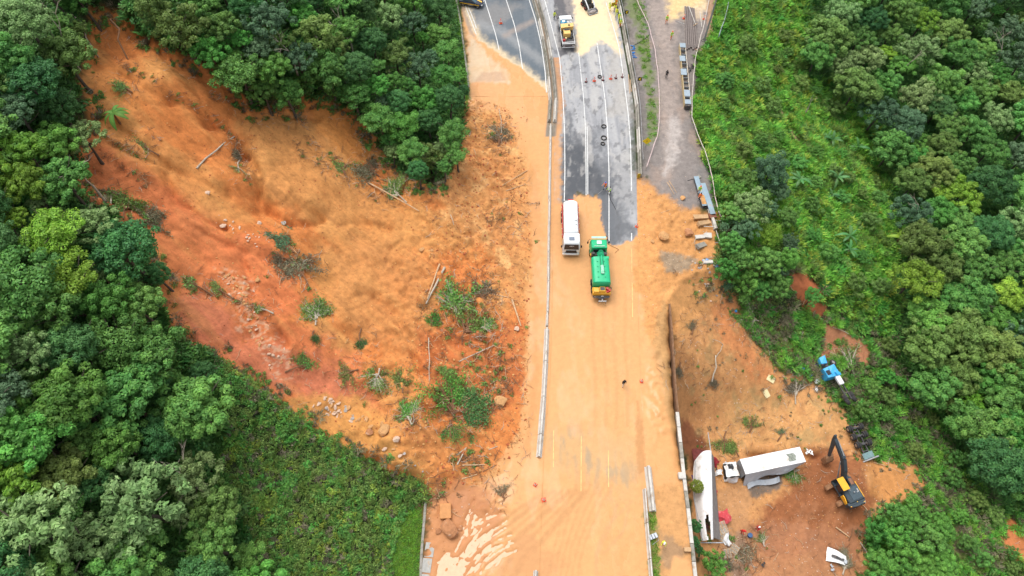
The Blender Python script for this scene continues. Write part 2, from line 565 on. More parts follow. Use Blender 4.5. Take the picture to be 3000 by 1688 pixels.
def soil(p):
    x, y = p.x, p.y
    s_ = x * 0.78 - y * 0.62; t_ = x * 0.62 + y * 0.78
    st = fbm(t_ / 1.6, s_ / 16, 4, 61, 0.6)
    big = fbm(x / 9, y / 9, 3, 62)
    p.C[:] = VEGSOIL
    # ---- landslide
    o = 1 - ss(-14, 14, sdp(p.px, p.py, SCAR) + p.n2 * 7 + p.n1 * 12)
    col = np.array(ORANGE) * (1 - ss(-0.2, 0.7, big + st * 0.5))[:, None] + np.array(YELLOW) * ss(-0.2, 0.7, big + st * 0.5)[:, None]
    p.C = p.C * (1 - o[:, None]) + col * o[:, None]
    S_ = o
    p.k = o * 1.0
    p.poly(fv([(215, 330), (330, 390), (470, 500), (560, 570), (680, 600), (760, 700), (740, 800), (860, 860), (930, 960), (960, 1080), (830, 1040), (700, 1000), (560, 900), (430, 790), (400, 640), (250, 540), (180, 480)]), RED, 70, 0.75, 35, 14)
    p.poly(fv([(430, 740), (560, 770), (620, 860), (740, 880), (900, 950), (930, 1030), (820, 1010), (700, 990), (560, 900), (480, 860)]), PINK, 50, 0.7, 25, 14)
    p.poly(fv([(290, 290), (420, 360), (560, 460), (640, 560), (560, 560), (430, 460), (300, 380), (240, 330)]), YELLOW, 40, 0.6, 20, 10)
    p.poly(fv([(600, 280), (740, 290), (850, 420), (1000, 500), (1150, 560), (1200, 640), (900, 640), (760, 540), (640, 480)]), (0.51, 0.235, 0.073), 60, 0.8, 30, 10)
    p.poly(fv([(770, 250), (850, 270), (910, 330), (940, 400), (880, 400), (800, 330)]), (0.53, 0.20, 0.048), 20, 0.8, 8, 4)
    p.poly(fv([(230, 170), (330, 160), (430, 230), (420, 270), (300, 260), (225, 230)]), (0.50, 0.175, 0.045), 30, 0.6, 10, 6)
    p.poly(fv([(830, 620), (960, 600), (1080, 640), (1100, 820), (1020, 900), (920, 860), (850, 760)]), (0.47, 0.205, 0.066), 60, 0.8, 30, 14)
    p.poly(fv([(1060, 830), (1220, 810), (1330, 800), (1335, 1000), (1200, 1060), (1080, 1010)]), (0.42, 0.115, 0.036), 40, 0.7, 25, 14)
    p.poly(fv([(720, 1000), (900, 1000), (1000, 1080), (1090, 1170), (1060, 1200), (900, 1130), (780, 1080)]), (0.52, 0.25, 0.07), 30, 0.85, 18, 10)
    p.poly(fv([(1000, 1060), (1220, 1080), (1260, 1200), (1130, 1230), (1020, 1150)]), (0.47, 0.17, 0.05), 40, 0.6, 20, 10)
    p.mix(S_ * ss(0.35, 1.0, st) * 0.2, BROWN)
    p.mix(S_ * ss(0.25, 0.9, -st) * 0.3, (0.56, 0.27, 0.085))
    p.mix(S_ * ss(0.35, 0.8, fbm(x / 0.8, y / 0.8, 3, 63) + 0.3 * p.n1) * 0.16, DARKBR)
    # hummocky toe, browner
    toe = fv([(1190, 260), (1270, 270), (1290, 340), (1320, 420), (1345, 560), (1340, 800), (1270, 760), (1230, 640), (1130, 560), (1080, 470), (1150, 420), (1180, 330)])
    p.poly(toe, (0.50, 0.235, 0.082), 40, 0.75, 25, 14)
    q = (1 - ss(-10, 30, sdp(p.px, p.py, toe) + p.n1 * 20))
    p.mix(q * ss(0.1, 0.7, fbm(x / 1.3, y / 1.3, 4, 64, 0.65)) * 0.4, (0.33, 0.135, 0.05))
    p.mix(q * ss(0.15, 0.7, fbm(x / 3.0, y / 3.0, 3, 65)) * 0.7, (0.64, 0.365, 0.145))
    # pale rock band washed clean
    band = fv([(540, 672), (610, 690), (640, 720), (625, 770), (690, 830), (735, 900), (720, 960), (690, 950), (640, 860), (590, 830), (600, 760), (560, 700)])
    w_ = (1 - ss(-14, 14, sdp(p.px, p.py, band) + p.n2 * 16)) * ss(0.0, 0.28, fbm(x / 0.7, y / 0.45, 4, 66, 0.65))
    p.mix(w_ * 0.6, (0.58, 0.38, 0.24), 0.8)
    # ---- carriageway mud: everything flat from the toe to the wall
    RM = [(1345, -60), (1625, -60), (1640, 330), (1655, 330), (1655, 560), (1850, 590), (1870, 520), (1930, 600), (1935, 850), (1972, 1150), (2040, 1700), (1255, 1700), (1262, 1440), (1380, 1420), (1450, 1370),
          (1525, 1270), (1540, 1000), (1560, 700), (1545, 470), (1480, 330), (1372, 330), (1372, 190)]
    p.poly(RM, MUD, 16, 1.0, 10, 6, 0.55, 0.35)
    p.k = p.k * (p.g > 0.9)
    p.poly([(1600, 100), (1655, 90), (1662, 600), (1625, 600), (1622, 330)], (0.42, 0.21, 0.10), 10, 0.8, 5, 4, 0.8)
    p.poly([(1612, 380), (1660, 380), (1668, 700), (1650, 1000), (1618, 1000)], (0.54, 0.275, 0.105), 18, 0.7, 6, 5)
    # wash next to the toe, tongues and rims
    p.poly([(1500, 450), (1565, 420), (1600, 560), (1600, 1300), (1520, 1400), (1548, 1050), (1560, 700)], (0.56, 0.275, 0.10), 30, 0.55, 14, 8)
    p.mix((1 - ss(0, 26, sdl(p.px, p.py, [(1560, 500), (1578, 700), (1570, 900), (1562, 1150), (1540, 1330)]) + p.n2 * 14)) * 0.5, (0.47, 0.20, 0.062))
    # flooded upper corner
    p.poly([(1372, 200), (1450, 220), (1600, 320), (1604, 400), (1480, 330), (1376, 320)], (0.60, 0.295, 0.12), 20, 0.9, 6, 4, 0.4)
    p.poly([(1374, 90), (1400, 130), (1480, 210), (1490, 245), (1372, 240)], (0.55, 0.43, 0.29), 14, 0.85, 8, 6)
    p.poly([(1410, 215), (1470, 215), (1482, 236), (1430, 242), (1395, 238)], (0.45, 0.28, 0.17), 10, 0.8, 4, 4)
    p.poly([(1345, 0), (1362, 0), (1392, 110), (1376, 100)], (0.30, 0.235, 0.18), 8, 0.9, 3, 2)
    p.mix((1 - ss(0.7, 1.0, np.abs(x - MEDIAN(y)))) * (y > 70) * (p.py < 400) * 0.95, (0.17, 0.155, 0.125))
    # long smears and wheel marks on the mud
    on = (1 - ss(-4, 10, sdp(p.px, p.py, RM)))
    sm = fbm((x - 0.02 * y) * 0.7 + .5 * fbm(x / 8, y / 8, 2, 70), y / 15, 4, 71, 0.55)
    p.mix(on * ss(0.15, 0.9, sm) * 0.25, (0.49, 0.265, 0.10))
    p.mix(on * ss(0.2, 0.9, -sm) * 0.2, (0.60, 0.315, 0.125))
    p.mix(on * ss(0.2, 0.9, fbm(x / 5, y / 5, 4, 72)) * 0.25, (0.52, 0.27, 0.10))
    p.poly([(1580, 1250), (1860, 1280), (1870, 1460), (1760, 1410), (1590, 1330)], (0.46, 0.30, 0.135), 60, 0.5, 30, 14)
    for (a, b, c_, d_) in ((1722, 1340, 40, 60), (1805, 1400, 60, 60), (1660, 1300, 40, 50)):
        p.mix(on * np.exp(-((p.px - a) / c_) ** 2 - ((p.py - b) / d_) ** 2) * ss(-0.2, 0.5, fbm(x / 0.9, y / 3, 3, 73)) * 0.65, (0.29, 0.235, 0.16))
    for k in range(9):      # curved ruts sweeping in from the lower left
        off = (k - 4) * 26 + 8 * math.sin(k * 2.1)
        p.line([(1400 + off, 1720), (1440 + off, 1640), (1510 + off, 1570), (1590 + off * .8, 1500), (1660 + off * .6, 1440)], 5, (0.44, 0.215, 0.08), 4, 0.6, 3)
    for k in range(6):
        off = k * 17
        p.line([(1600 + off, 1720), (1625 + off, 1600), (1650 + off * 1.2, 1500), (1690 + off * 1.2, 1420)], 4, (0.46, 0.235, 0.09), 3, 0.5, 3)
    p.line([(1850, 1470), (1780, 1540), (1745, 1620), (1750, 1720)], 4, (0.47, 0.26, 0.12), 3, 0.5, 2)
    p.line([(1808, 1480), (1780, 1560), (1750, 1625)], 4, (0.47, 0.26, 0.12), 3, 0.5, 2)
    p.line([(1843, 1490), (1825, 1560), (1770, 1620)], 3, (0.47, 0.26, 0.12), 3, 0.5, 2)
    for xx in (1738, 1770, 1800, 1832):
        p.line([(xx, 860), (xx - 2, 1000), (xx + 8, 1130), (xx + 4, 1250)], 5, (0.47, 0.24, 0.09), 4, 0.5, 4)
    wet = fbm(x / 3.2, y / 9, 4, 74, .6)
    p.r = np.where(on > .5, np.clip(p.r - .35 * ss(.0, .5, wet), .18, 1), p.r)
    p.mix(on * ss(.2, .7, wet) * .22, (0.50, 0.255, 0.095))
    # lower left: churned dark mud, milky water in the ruts
    p.poly([(1250, 1440), (1400, 1400), (1480, 1500), (1470, 1560), (1400, 1690), (1240, 1700)], (0.44, 0.18, 0.07), 40, 0.75, 18, 12, 0.6)
    p.poly([(1300, 1420), (1480, 1440), (1440, 1500), (1330, 1520)], (0.36, 0.145, 0.06), 40, 0.5, 25, 12)
    p.poly([(1470, 1600), (1560, 1560), (1640, 1640), (1620, 1700), (1440, 1700)], (0.47, 0.225, 0.09), 50, 0.6, 25, 12)
    # ---- right verge: brown shelf between road edge and wall
    p.poly([(1858, 520), (1930, 520), (2060, 610), (2105, 640), (2110, 770), (1960, 875), (1980, 1180), (1945, 1050), (1900, 1000), (1880, 860), (1858, 860)], (0.53, 0.25, 0.085), 24, 0.9, 14, 8, 0.85, 1)
    p.poly([(1950, 850), (1972, 1100), (1992, 1300), (1960, 1250), (1930, 1080), (1910, 1000)], (0.44, 0.25, 0.10), 16, 0.8, 8, 8)
    p.poly([(1884, 1420), (2004, 1420), (2030, 1700), (1905, 1700)], (0.47, 0.245, 0.095), 20, 0.85, 10, 8, 0.9, 1)
    p.poly([(1868, 1170), (1882, 1250), (1890, 1380), (1872, 1390), (1862, 1280)], (0.40, 0.18, 0.06), 8, 0.6, 4, 4)
    p.poly([(1885, 1500), (1920, 1500), (1930, 1600), (1940, 1700), (1908, 1700)], (0.13, 0.16, 0.05), 14, 0.75, 8, 8)
    p.poly([(1935, 1560), (2010, 1600), (2000, 1650), (1945, 1680)], (0.22, 0.155, 0.10), 20, 0.6, 12, 10)
    p.poly([(1975, 1630), (2020, 1640), (2030, 1700), (1960, 1700)], MUD, 14, 1.0, 6, 4, 0.4, 0.3)
    p.poly([(1935, 730), (2040, 760), (2020, 800), (1950, 800)], (0.24, 0.19, 0.13), 14, 0.85, 8, 6)
    # gravel yard and track, upper right
    p.poly([(1855, -300), (2130, -300), (2120, 20), (2075, 130), (2060, 330), (2100, 560), (2085, 620), (1990, 600), (1900, 540), (1872, 500), (1866, 330), (1835, 60)], (0.205, 0.178, 0.162), 30, 1.0, 16, 8, 0.95, 1)
    yd = (1 - ss(-30, 10, sdp(p.px, p.py, [(1870, -60), (2060, -60), (2050, 330), (2090, 560), (1990, 600), (1900, 540), (1880, 330)])))
    p.mix(yd * ss(0.05, 0.6, fbm(x / 3.5, y / 7, 4, 86, .6)) * 0.55, (0.135, 0.12, 0.112))
    p.mix(yd * ss(0.1, 0.6, fbm(x / 4 + 9, y / 8, 4, 87, .6)) * 0.5, (0.30, 0.215, 0.165))
    p.poly([(1900, 0), (1990, 0), (1980, 130), (1990, 400), (1960, 520), (1930, 400), (1930, 200)], (0.33, 0.265, 0.225), 40, 0.6, 20, 10)
    p.poly([(1955, 350), (1990, 330), (1990, 470), (1950, 500)], (0.42, 0.38, 0.35), 24, 0.6, 12, 8)
    p.poly([(1955, -50), (2060, -50), (2070, 30), (2000, 40), (1965, 60)], (0.62, 0.45, 0.215), 26, 0.9, 10, 8)
    p.poly([(2000, 20), (2070, 10), (2065, 60), (2010, 60)], (0.56, 0.44, 0.30), 16, 0.7, 8, 6)
    p.poly([(2080, -60), (2135, -60), (2115, 40), (2098, 105), (2068, 108)], (0.36, 0.22, 0.14), 10, 0.9, 5, 5)
    p.poly([(1838, -20), (1880, -20), (1905, 150), (1925, 330), (1925, 400), (1895, 420), (1890, 260), (1868, 130)], (0.13, 0.16, 0.06), 22, 0.85, 14, 10)
    p.poly([(1868, 250), (1890, 260), (1900, 420), (1900, 500), (1876, 480)], (0.16, 0.145, 0.135), 14, 0.7, 10, 8)
    p.poly([(2040, 490), (2090, 480), (2095, 600), (2060, 600)], (0.17, 0.16, 0.15), 20, 0.6, 10, 8)
    # ---- slope below the wall
    p.poly(fv([(1685, 800), (1740, 690), (1800, 680), (1850, 725), (1880, 830), (1960, 930), (2060, 962), (2130, 1040), (2155, 1095), (2180, 1150), (2300, 1160), (2325, 1225), (2240, 1275), (2200, 1310), (2170, 1560),
               (1760, 1560), (1730, 1180), (1700, 1000)]), (0.51, 0.25, 0.095), 20, 1.0, 10, 8, 0.95, 1)
    p.poly(fv([(1740, 700), (1800, 690), (1850, 760), (1900, 880), (1960, 960), (1900, 960), (1830, 880), (1790, 800)]), (0.52, 0.185, 0.065), 30, 0.7, 14, 8)
    p.poly(fv([(1690, 830), (1740, 900), (1770, 1050), (1760, 1120), (1720, 1120), (1695, 980)]), (0.36, 0.165, 0.062), 24, 0.7, 12, 10)
    p.poly(fv([(1712, 1050), (1770, 1100), (1785, 1160), (1740, 1180), (1715, 1120)]), (0.17, 0.055, 0.025), 14, 0.85, 8, 6)
    p.poly(fv([(1840, 980), (2100, 1000), (2140, 1090), (2040, 1130), (1800, 1110)]), (0.54, 0.29, 0.11), 40, 0.7, 20, 10)
    p.poly(fv([(2030, 1120), (2160, 1150), (2200, 1260), (2180, 1330), (2160, 1400), (1900, 1400), (1880, 1320), (1980, 1230)]), (0.235, 0.082, 0.033), 40, 0.9, 16, 10)
    p.poly(fv([(2180, 1160), (2310, 1175), (2320, 1225), (2240, 1265), (2190, 1240)]), (0.44, 0.195, 0.06), 24, 0.8, 10, 8)
    p.poly(fv([(1860, 1310), (2170, 1330), (2170, 1560), (1830, 1560)]), (0.33, 0.15, 0.075), 40, 0.75, 20, 10)
    p.poly(fv([(1800, 1230), (1920, 1200), (1880, 1290), (1900, 1400), (1830, 1450), (1800, 1400)]), (0.42, 0.22, 0.10), 26, 0.7, 14, 10)
    p.poly(fv([(1880, 1210), (1975, 1185), (1960, 1230), (1890, 1260)]), (0.135, 0.115, 0.095), 12, 0.85, 6, 5, 0.25)
    p.poly(fv([(1815, 1330), (1870, 1350), (1880, 1500), (1830, 1500)]), (0.20, 0.16, 0.13), 20, 0.55, 14, 10)
    bk = (1 - ss(-20, 10, sdp(p.px, p.py, fv([(1700, 850), (1800, 700), (1960, 940), (2130, 1050), (2150, 1130), (1800, 1130), (1740, 1100)]))))
    p.mix(bk * ss(0.1, 0.7, fbm(x / 1.6 + y / 5, y / 2.6, 4, 67, .6)) * 0.4, (0.36, 0.155, 0.06))
    p.mix(bk * ss(0.2, 0.7, fbm(x / 2.5, y / 2.5, 4, 68, .6)) * 0.35, (0.25, 0.22, 0.10))
    for xx in (1985, 2010, 2060, 2085):
        p.line(fv([(xx - 45, 1520), (xx - 20, 1420), (xx + 10, 1330), (xx + 40, 1270)]), 9, (0.38, 0.165, 0.075), 7, 0.55, 5)
    p.poly([(1948, 866), (2105, 755), (2150, 835), (2080, 900), (1975, 980)], (0.60, 0.285, 0.10), 20, 0.95, 12, 8)
    p.poly([(1956, 880), (2060, 830), (2090, 900), (2030, 960), (1985, 1010)], (0.56, 0.28, 0.10), 40, 0.6, 20, 12)
    # bare patches in the scrub
    for pts, c in ((fv([(1990, 690), (2030, 680), (2075, 740), (2090, 800), (2060, 800), (2010, 760), (1985, 730)]), (0.38, 0.115, 0.045)),
                   (fv([(2060, 800), (2120, 830), (2200, 860), (2180, 920), (2100, 900), (2050, 920), (2070, 850)]), (0.40, 0.17, 0.085)),
                   (fv([(2140, 720), (2165, 770), (2185, 830), (2160, 830), (2140, 790)]), (0.42, 0.19, 0.09)),
                   (fv([(2500, 1270), (2530, 1290), (2620, 1350), (2620, 1450), (2540, 1400), (2510, 1380), (2530, 1340)]), (0.50, 0.17, 0.06)),
                   (fv([(2380, 1310), (2500, 1320), (2540, 1420), (2440, 1440), (2370, 1380)]), (0.22, 0.17, 0.085)),
                   (fv([(1930, 240), (1965, 270), (2010, 350), (2020, 380), (2000, 370), (1960, 300)]), (0.30, 0.22, 0.10)),
                   (fv([(1815, 140), (1850, 180), (1870, 205), (1850, 200), (1820, 165)]), (0.30, 0.23, 0.12)),
                   (fv([(1790, 535), (1850, 530), (1840, 555), (1800, 560)]), (0.50, 0.22, 0.075)),
                   (fv([(2120, 640), (2165, 690), (2160, 720), (2130, 690)]), (0.30, 0.23, 0.13))):
        p.poly(pts, c, 12, 0.9, 10, 8)
    # kerb-side lawn ground
    p.poly(fv([(1060, 1250), (1045, 1520), (950, 1520), (1000, 1280)]), (0.07, 0.13, 0.02), 20, 0.9, 8, 6)
    p.poly(fv([(1150, -60), (1160, 60), (1185, 250), (1165, 250), (1145, 100), (1135, -60)]), (0.06, 0.12, 0.02), 10, 0.9, 4, 4)
    k = 1 + 0.10 * p.n3 * p.g
    p.C *= np.clip(k, 0.5, 1.5)[:, None]

def ground_mat(name, bump=0.5, dist=0.25):
    m = bpy.data.materials.new(name)
    m.use_nodes = True
    t = m.node_tree; N = t.nodes; L = t.links
    b = N['Principled BSDF']
    b.inputs['Specular IOR Level'].default_value = 0.25
    at = N.new('ShaderNodeAttribute'); at.attribute_name = 'Col'
    rt = N.new('ShaderNodeAttribute'); rt.attribute_name = 'rough'
    gt = N.new('ShaderNodeAttribute'); gt.attribute_name = 'grain'
    geo = N.new('ShaderNodeNewGeometry')
    n1 = N.new('ShaderNodeTexNoise'); n1.inputs['Scale'].default_value = 1.6; n1.inputs['Detail'].default_value = 9; n1.inputs['Roughness'].default_value = 0.68
    L.new(geo.outputs['Position'], n1.inputs['Vector'])
    mr = N.new('ShaderNodeMapRange'); mr.inputs[1].default_value = 0.25; mr.inputs[2].default_value = 0.75; mr.inputs[3].default_value = -0.24; mr.inputs[4].default_value = 0.24
    L.new(n1.outputs['Fac'], mr.inputs[0])
    mu = N.new('ShaderNodeMath'); mu.operation = 'MULTIPLY_ADD'; mu.inputs[2].default_value = 1.0
    L.new(gt.outputs['Fac'], mu.inputs[1])
    mp_ = N.new('ShaderNodeMapping'); mp_.inputs['Rotation'].default_value = (0, 0, R(38.5)); mp_.inputs['Scale'].default_value = (1, 1, 1)
    L.new(geo.outputs['Position'], mp_.inputs['Vector'])
    m3 = N.new('ShaderNodeMapping'); m3.inputs['Scale'].default_value = (0.11, 1.15, 0.5)
    L.new(mp_.outputs[0], m3.inputs['Vector'])
    n3 = N.new('ShaderNodeTexNoise'); n3.inputs['Scale'].default_value = 1.0; n3.inputs['Detail'].default_value = 8; n3.inputs['Roughness'].default_value = 0.7; n3.inputs['Distortion'].default_value = 0.6
    L.new(m3.outputs[0], n3.inputs['Vector'])
    r3 = N.new('ShaderNodeMapRange'); r3.inputs[1].default_value = 0.36; r3.inputs[2].default_value = 0.6; r3.inputs[3].default_value = -0.12; r3.inputs[4].default_value = 0.08
    L.new(n3.outputs['Fac'], r3.inputs[0])
    kt = N.new('ShaderNodeAttribute'); kt.attribute_name = 'streak'
    k3 = N.new('ShaderNodeMath'); k3.operation = 'MULTIPLY'
    L.new(r3.outputs[0], k3.inputs[0]); L.new(kt.outputs['Fac'], k3.inputs[1])
    n4 = N.new('ShaderNodeTexNoise'); n4.inputs['Scale'].default_value = 4.5; n4.inputs['Detail'].default_value = 3; n4.inputs['Roughness'].default_value = 0.6
    L.new(geo.outputs['Position'], n4.inputs['Vector'])
    r4 = N.new('ShaderNodeMapRange'); r4.inputs[1].default_value = 0.33; r4.inputs[2].default_value = 0.42; r4.inputs[3].default_value = -0.2; r4.inputs[4].default_value = 0.0
    L.new(n4.outputs['Fac'], r4.inputs[0])
    a4 = N.new('ShaderNodeMath'); a4.operation = 'ADD'
    L.new(k3.outputs[0], a4.inputs[0]); L.new(r4.outputs[0], a4.inputs[1])
    a5 = N.new('ShaderNodeMath'); a5.operation = 'ADD'
    L.new(a4.outputs[0], a5.inputs[0]); L.new(mr.outputs[0], a5.inputs[1])
    L.new(a5.outputs[0], mu.inputs[0])
    sc = N.new('ShaderNodeVectorMath'); sc.operation = 'SCALE'
    L.new(at.outputs['Color'], sc.inputs[0]); L.new(mu.outputs[0], sc.inputs['Scale'])
    L.new(sc.outputs[0], b.inputs['Base Color'])
    L.new(rt.outputs['Fac'], b.inputs['Roughness'])
    n2 = N.new('ShaderNodeTexNoise'); n2.inputs['Scale'].default_value = 2.6; n2.inputs['Detail'].default_value = 10; n2.inputs['Roughness'].default_value = 0.72
    L.new(geo.outputs['Position'], n2.inputs['Vector'])
    bp = N.new('ShaderNodeBump'); bp.inputs['Distance'].default_value = dist
    m2 = N.new('ShaderNodeMath'); m2.operation = 'MULTIPLY'; m2.inputs[1].default_value = bump
    L.new(gt.outputs['Fac'], m2.inputs[0]); L.new(m2.outputs[0], bp.inputs['Strength'])
    m4 = N.new('ShaderNodeMapping'); m4.inputs['Scale'].default_value = (0.07, 0.26, 0.2); m4.inputs['Location'].default_value = (3, 7, 1)
    L.new(mp_.outputs[0], m4.inputs['Vector'])
    n5 = N.new('ShaderNodeTexNoise'); n5.inputs['Scale'].default_value = 1.0; n5.inputs['Detail'].default_value = 5; n5.inputs['Roughness'].default_value = 0.62; n5.inputs['Distortion'].default_value = 1.2
    L.new(m4.outputs[0], n5.inputs['Vector'])
    ab = N.new('ShaderNodeMath'); ab.operation = 'SUBTRACT'; ab.inputs[1].default_value = 0.5
    ab2 = N.new('ShaderNodeMath'); ab2.operation = 'ABSOLUTE'
    L.new(n5.outputs['Fac'], ab.inputs[0]); L.new(ab.outputs[0], ab2.inputs[0])
    r5 = N.new('ShaderNodeMapRange'); r5.inputs[1].default_value = 0.0; r5.inputs[2].default_value = 0.016; r5.inputs[3].default_value = -1.0; r5.inputs[4].default_value = 0.0
    L.new(ab2.outputs[0], r5.inputs[0])
    k5 = N.new('ShaderNodeMath'); k5.operation = 'MULTIPLY'
    L.new(r5.outputs[0], k5.inputs[0]); L.new(kt.outputs['Fac'], k5.inputs[1])
    bq = N.new('ShaderNodeBump'); bq.inputs['Strength'].default_value = 0.25; bq.inputs['Distance'].default_value = 0.12
    L.new(k5.outputs[0], bq.inputs['Height']); L.new(bq.outputs[0], bp.inputs['Normal'])
    L.new(n2.outputs['Fac'], bp.inputs['Height']); L.new(bp.outputs[0], b.inputs['Normal'])
    return m

M_GROUND = ground_mat('ground_soil', 0.10, 0.15)

def grid_faces(nx, ny):
    i = np.arange(nx - 1)[None, :] + nx * np.arange(ny - 1)[:, None]
    return np.stack([i, i + 1, i + 1 + nx, i + nx], -1).reshape(-1, 4)

gx, gy, gz = GXX.ravel(), GYY.ravel(), GZ.ravel()
pt = Paint(gx, gy, gz)
soil(pt)
# the sheet lies under the asphalt carriageways
def on_road(x, y):
    a = (x > MEDIAN(y) + 0.75) & (x < ROAD_R(y) + 0.2)
    b = (x > LEFT_EDGE(y) + 0.15) & (x < MEDIAN(y) - 0.75) & (y > 86)
    return a, b
ROAD_R = curve_xy([(1906, 1688), (1888, 1440), (1872, 1200), (1863, 950), (1861, 700), (1858, 500), (1849, 300), (1824, 157), (1800, 20), (1780, -60), (1750, -180)])
ra, rb = on_road(gx, gy)
gzt = gz - 0.07 * (ra | rb)
g_ob = link_mesh('ground', np_mesh('ground', np.stack([gx, gy, gzt], 1), grid_faces(len(GX), len(GY)), True, {'Col': pt.C, 'rough': pt.r, 'grain': pt.g, 'streak': pt.k}), M_GROUND)
tag(g_ob, kind='structure', label='orange landslide soil and mud over a green hillside and highway verge')

# ------------------------------------------------------------------ carriageways
def asphalt(p, right):
    x, y = p.x, p.y
    soil(p)
    mudc, mudr, mudg = p.C.copy(), p.r.copy(), p.g.copy()
    q = Paint(x, y, 0 * x)
    long_ = fbm((x + 0.06 * y) * 0.9, y / 14, 4, 81, 0.6)
    if right:
        q.C[:] = (0.30, 0.30, 0.305)
        q.mix(ss(-0.3, 0.8, long_) * 0.6, (0.40, 0.395, 0.385))
        q.mix(ss(0.1, 0.9, -long_) * 0.5, (0.19, 0.195, 0.205))
        q.poly([(1645, 380), (1720, 400), (1850, 520), (1850, 740), (1640, 740)], (0.055, 0.062, 0.072), 70, 0.75, 30, 16, 0.45)
        q.poly([(1650, 430), (1715, 420), (1770, 560), (1650, 590)], (0.045, 0.05, 0.058), 40, 0.8, 16, 10, 0.4)
        q.poly([(1790, 450), (1852, 440), (1852, 620), (1815, 600)], (0.30, 0.295, 0.29), 30, 0.8, 20, 16)
        q.poly([(1655, 330), (1680, 330), (1672, 420), (1652, 420)], (0.09, 0.095, 0.105), 20, 0.7, 14, 10)
        q.poly([(1620, -80), (1665, -80), (1690, 150), (1664, 160), (1642, 165), (1625, 40)], (0.105, 0.10, 0.105), 6, 0.95, 2, 2)
        q.poly([(1630, -80), (1680, -80), (1700, 60), (1666, 60)], (0.24, 0.215, 0.20), 5, 0.9, 2, 2)
        pf = fbm(x / 2.2, y / 6, 5, 83, .65)
        q.mix(ss(0.1, 0.55, pf) * 0.45 * (p.py < 520), (0.43, 0.41, 0.38))
        q.mix(ss(0.3, 0.6, fbm(x / 1.1, y / 2.0, 4, 84, .6)) * 0.55, (0.10, 0.10, 0.105))
        # pale dust spread over the worked stretch
        q.poly([(1672, -80), (1785, -80), (1808, 100), (1822, 170), (1790, 135), (1752, 125), (1700, 160), (1694, 150)], (0.70, 0.545, 0.335), 14, 1.0, 8, 5, 0.95)
        q.poly([(1760, 0), (1785, 0), (1812, 130), (1795, 120)], (0.42, 0.36, 0.29), 20, 0.5, 10, 8)
        q.poly([(1770, 150), (1830, 160), (1845, 330), (1790, 330)], (0.37, 0.345, 0.31), 40, 0.6, 24, 14)
    else:
        q.C[:] = (0.115, 0.135, 0.152)
        q.mix(ss(-0.2, 0.8, long_) * 0.5, (0.16, 0.175, 0.19))
        q.poly([(1370, 40), (1460, 0), (1520, 20), (1430, 90), (1380, 110)], (0.24, 0.225, 0.21), 30, 0.6, 14, 8)
        q.line([(1400, 70), (1480, 100), (1590, 180)], 12, (0.26, 0.265, 0.265), 12, 0.7, 5)
        q.line([(1480, 105), (1560, 62)], 7, (0.30, 0.25, 0.215), 7, 0.7, 3)
        q.poly([(1555, -80), (1575, -80), (1640, 320), (1605, 320), (1600, 120)], (0.20, 0.19, 0.185), 10, 0.6, 4, 3)
    if right:
        mp = [(1600, 600), (1655, 600), (1672, 590), (1690, 566), (1700, 563), (1718, 577), (1745, 573), (1764, 590), (1757, 640), (1770, 668), (1778, 715), (1800, 722), (1820, 716), (1850, 706), (1862, 690),
              (1876, 690), (1876, 640), (1890, 560), (2400, 560), (2400, 1900), (900, 1900), (900, 600)]
        w_ = 1 - ss(-3, 4, sdp(p.px, p.py, mp) + p.n2 * 7)
        w_ = np.maximum(w_, (1 - ss(3, 14, np.abs(x - MEDIAN(y) - 1.0) * 12 + p.n2 * 6)) * (p.py > 170) * 0.9)
        w_ = np.maximum(w_, 0.75 * (1 - ss(-8, 8, sdp(p.px, p.py, [(1848, 500), (1852, 130), (1878, 130), (1878, 520)]) + p.n2 * 8)))
    else:
        edge = [(1392, 105), (1402, 118), (1440, 143), (1470, 165), (1530, 203), (1565, 235), (1600, 262), (1604, 280), (1640, 290), (1640, 500), (1200, 500), (1200, 60), (1350, -60), (1352, 0), (1372, 60)]
        w_ = 1 - ss(-2, 3, sdp(p.px, p.py, edge) + p.n2 * 5)
        pale = (1 - ss(0, 26, sdp(p.px, p.py, edge) + p.n2 * 7))
        q.mix(pale * 0.85, (0.66, 0.52, 0.33))
    p.C = q.C * (1 - w_[:, None]) + mudc * w_[:, None]
    p.r = q.r * (1 - w_) + mudr * w_
    p.g = 0.45 * (1 - w_) + mudg * w_
    return w_

def road_sheet(name, fa, fb, y0, y1, z, right, label):
    ny = int((y1 - y0) / 0.2); nx = 66
    Y = np.linspace(y0, y1, ny)
    T = np.linspace(0, 1, nx)
    xx = (fa(Y)[:, None] * (1 - T) + fb(Y)[:, None] * T).ravel()
    yy = np.repeat(Y, nx)
    p = Paint(xx, yy, 0 * xx)
    w_ = asphalt(p, right)
    zz = z - 0.06 * (1 - ss(86, 91, yy)) * (not right) + w_ * (0.02 + 0.03 * np.clip(fbm(xx / 3, yy / 3, 3, 91) + 0.3, 0, 1))
    o = link_mesh(name, np_mesh(name, np.stack([xx, yy, zz], 1), grid_faces(nx, ny), True, {'Col': p.C, 'rough': p.r, 'grain': p.g, 'streak': 0 * p.g}), M_GROUND)
    return tag(o, label, None, None, 'structure')

road_sheet('road', lambda y: MEDIAN(y) + 0.6, lambda y: ROAD_R(y) + 0.35, -3, 140, 0.03, True, 'three-lane carriageway, grey asphalt above and deep in tan mud below')
road_sheet('road', lambda y: LEFT_EDGE(y) + 0.05, lambda y: MEDIAN(y) - 0.6, 86, 140, 0.03, False, 'other carriageway curving away, grey asphalt with mud flooding its near end')
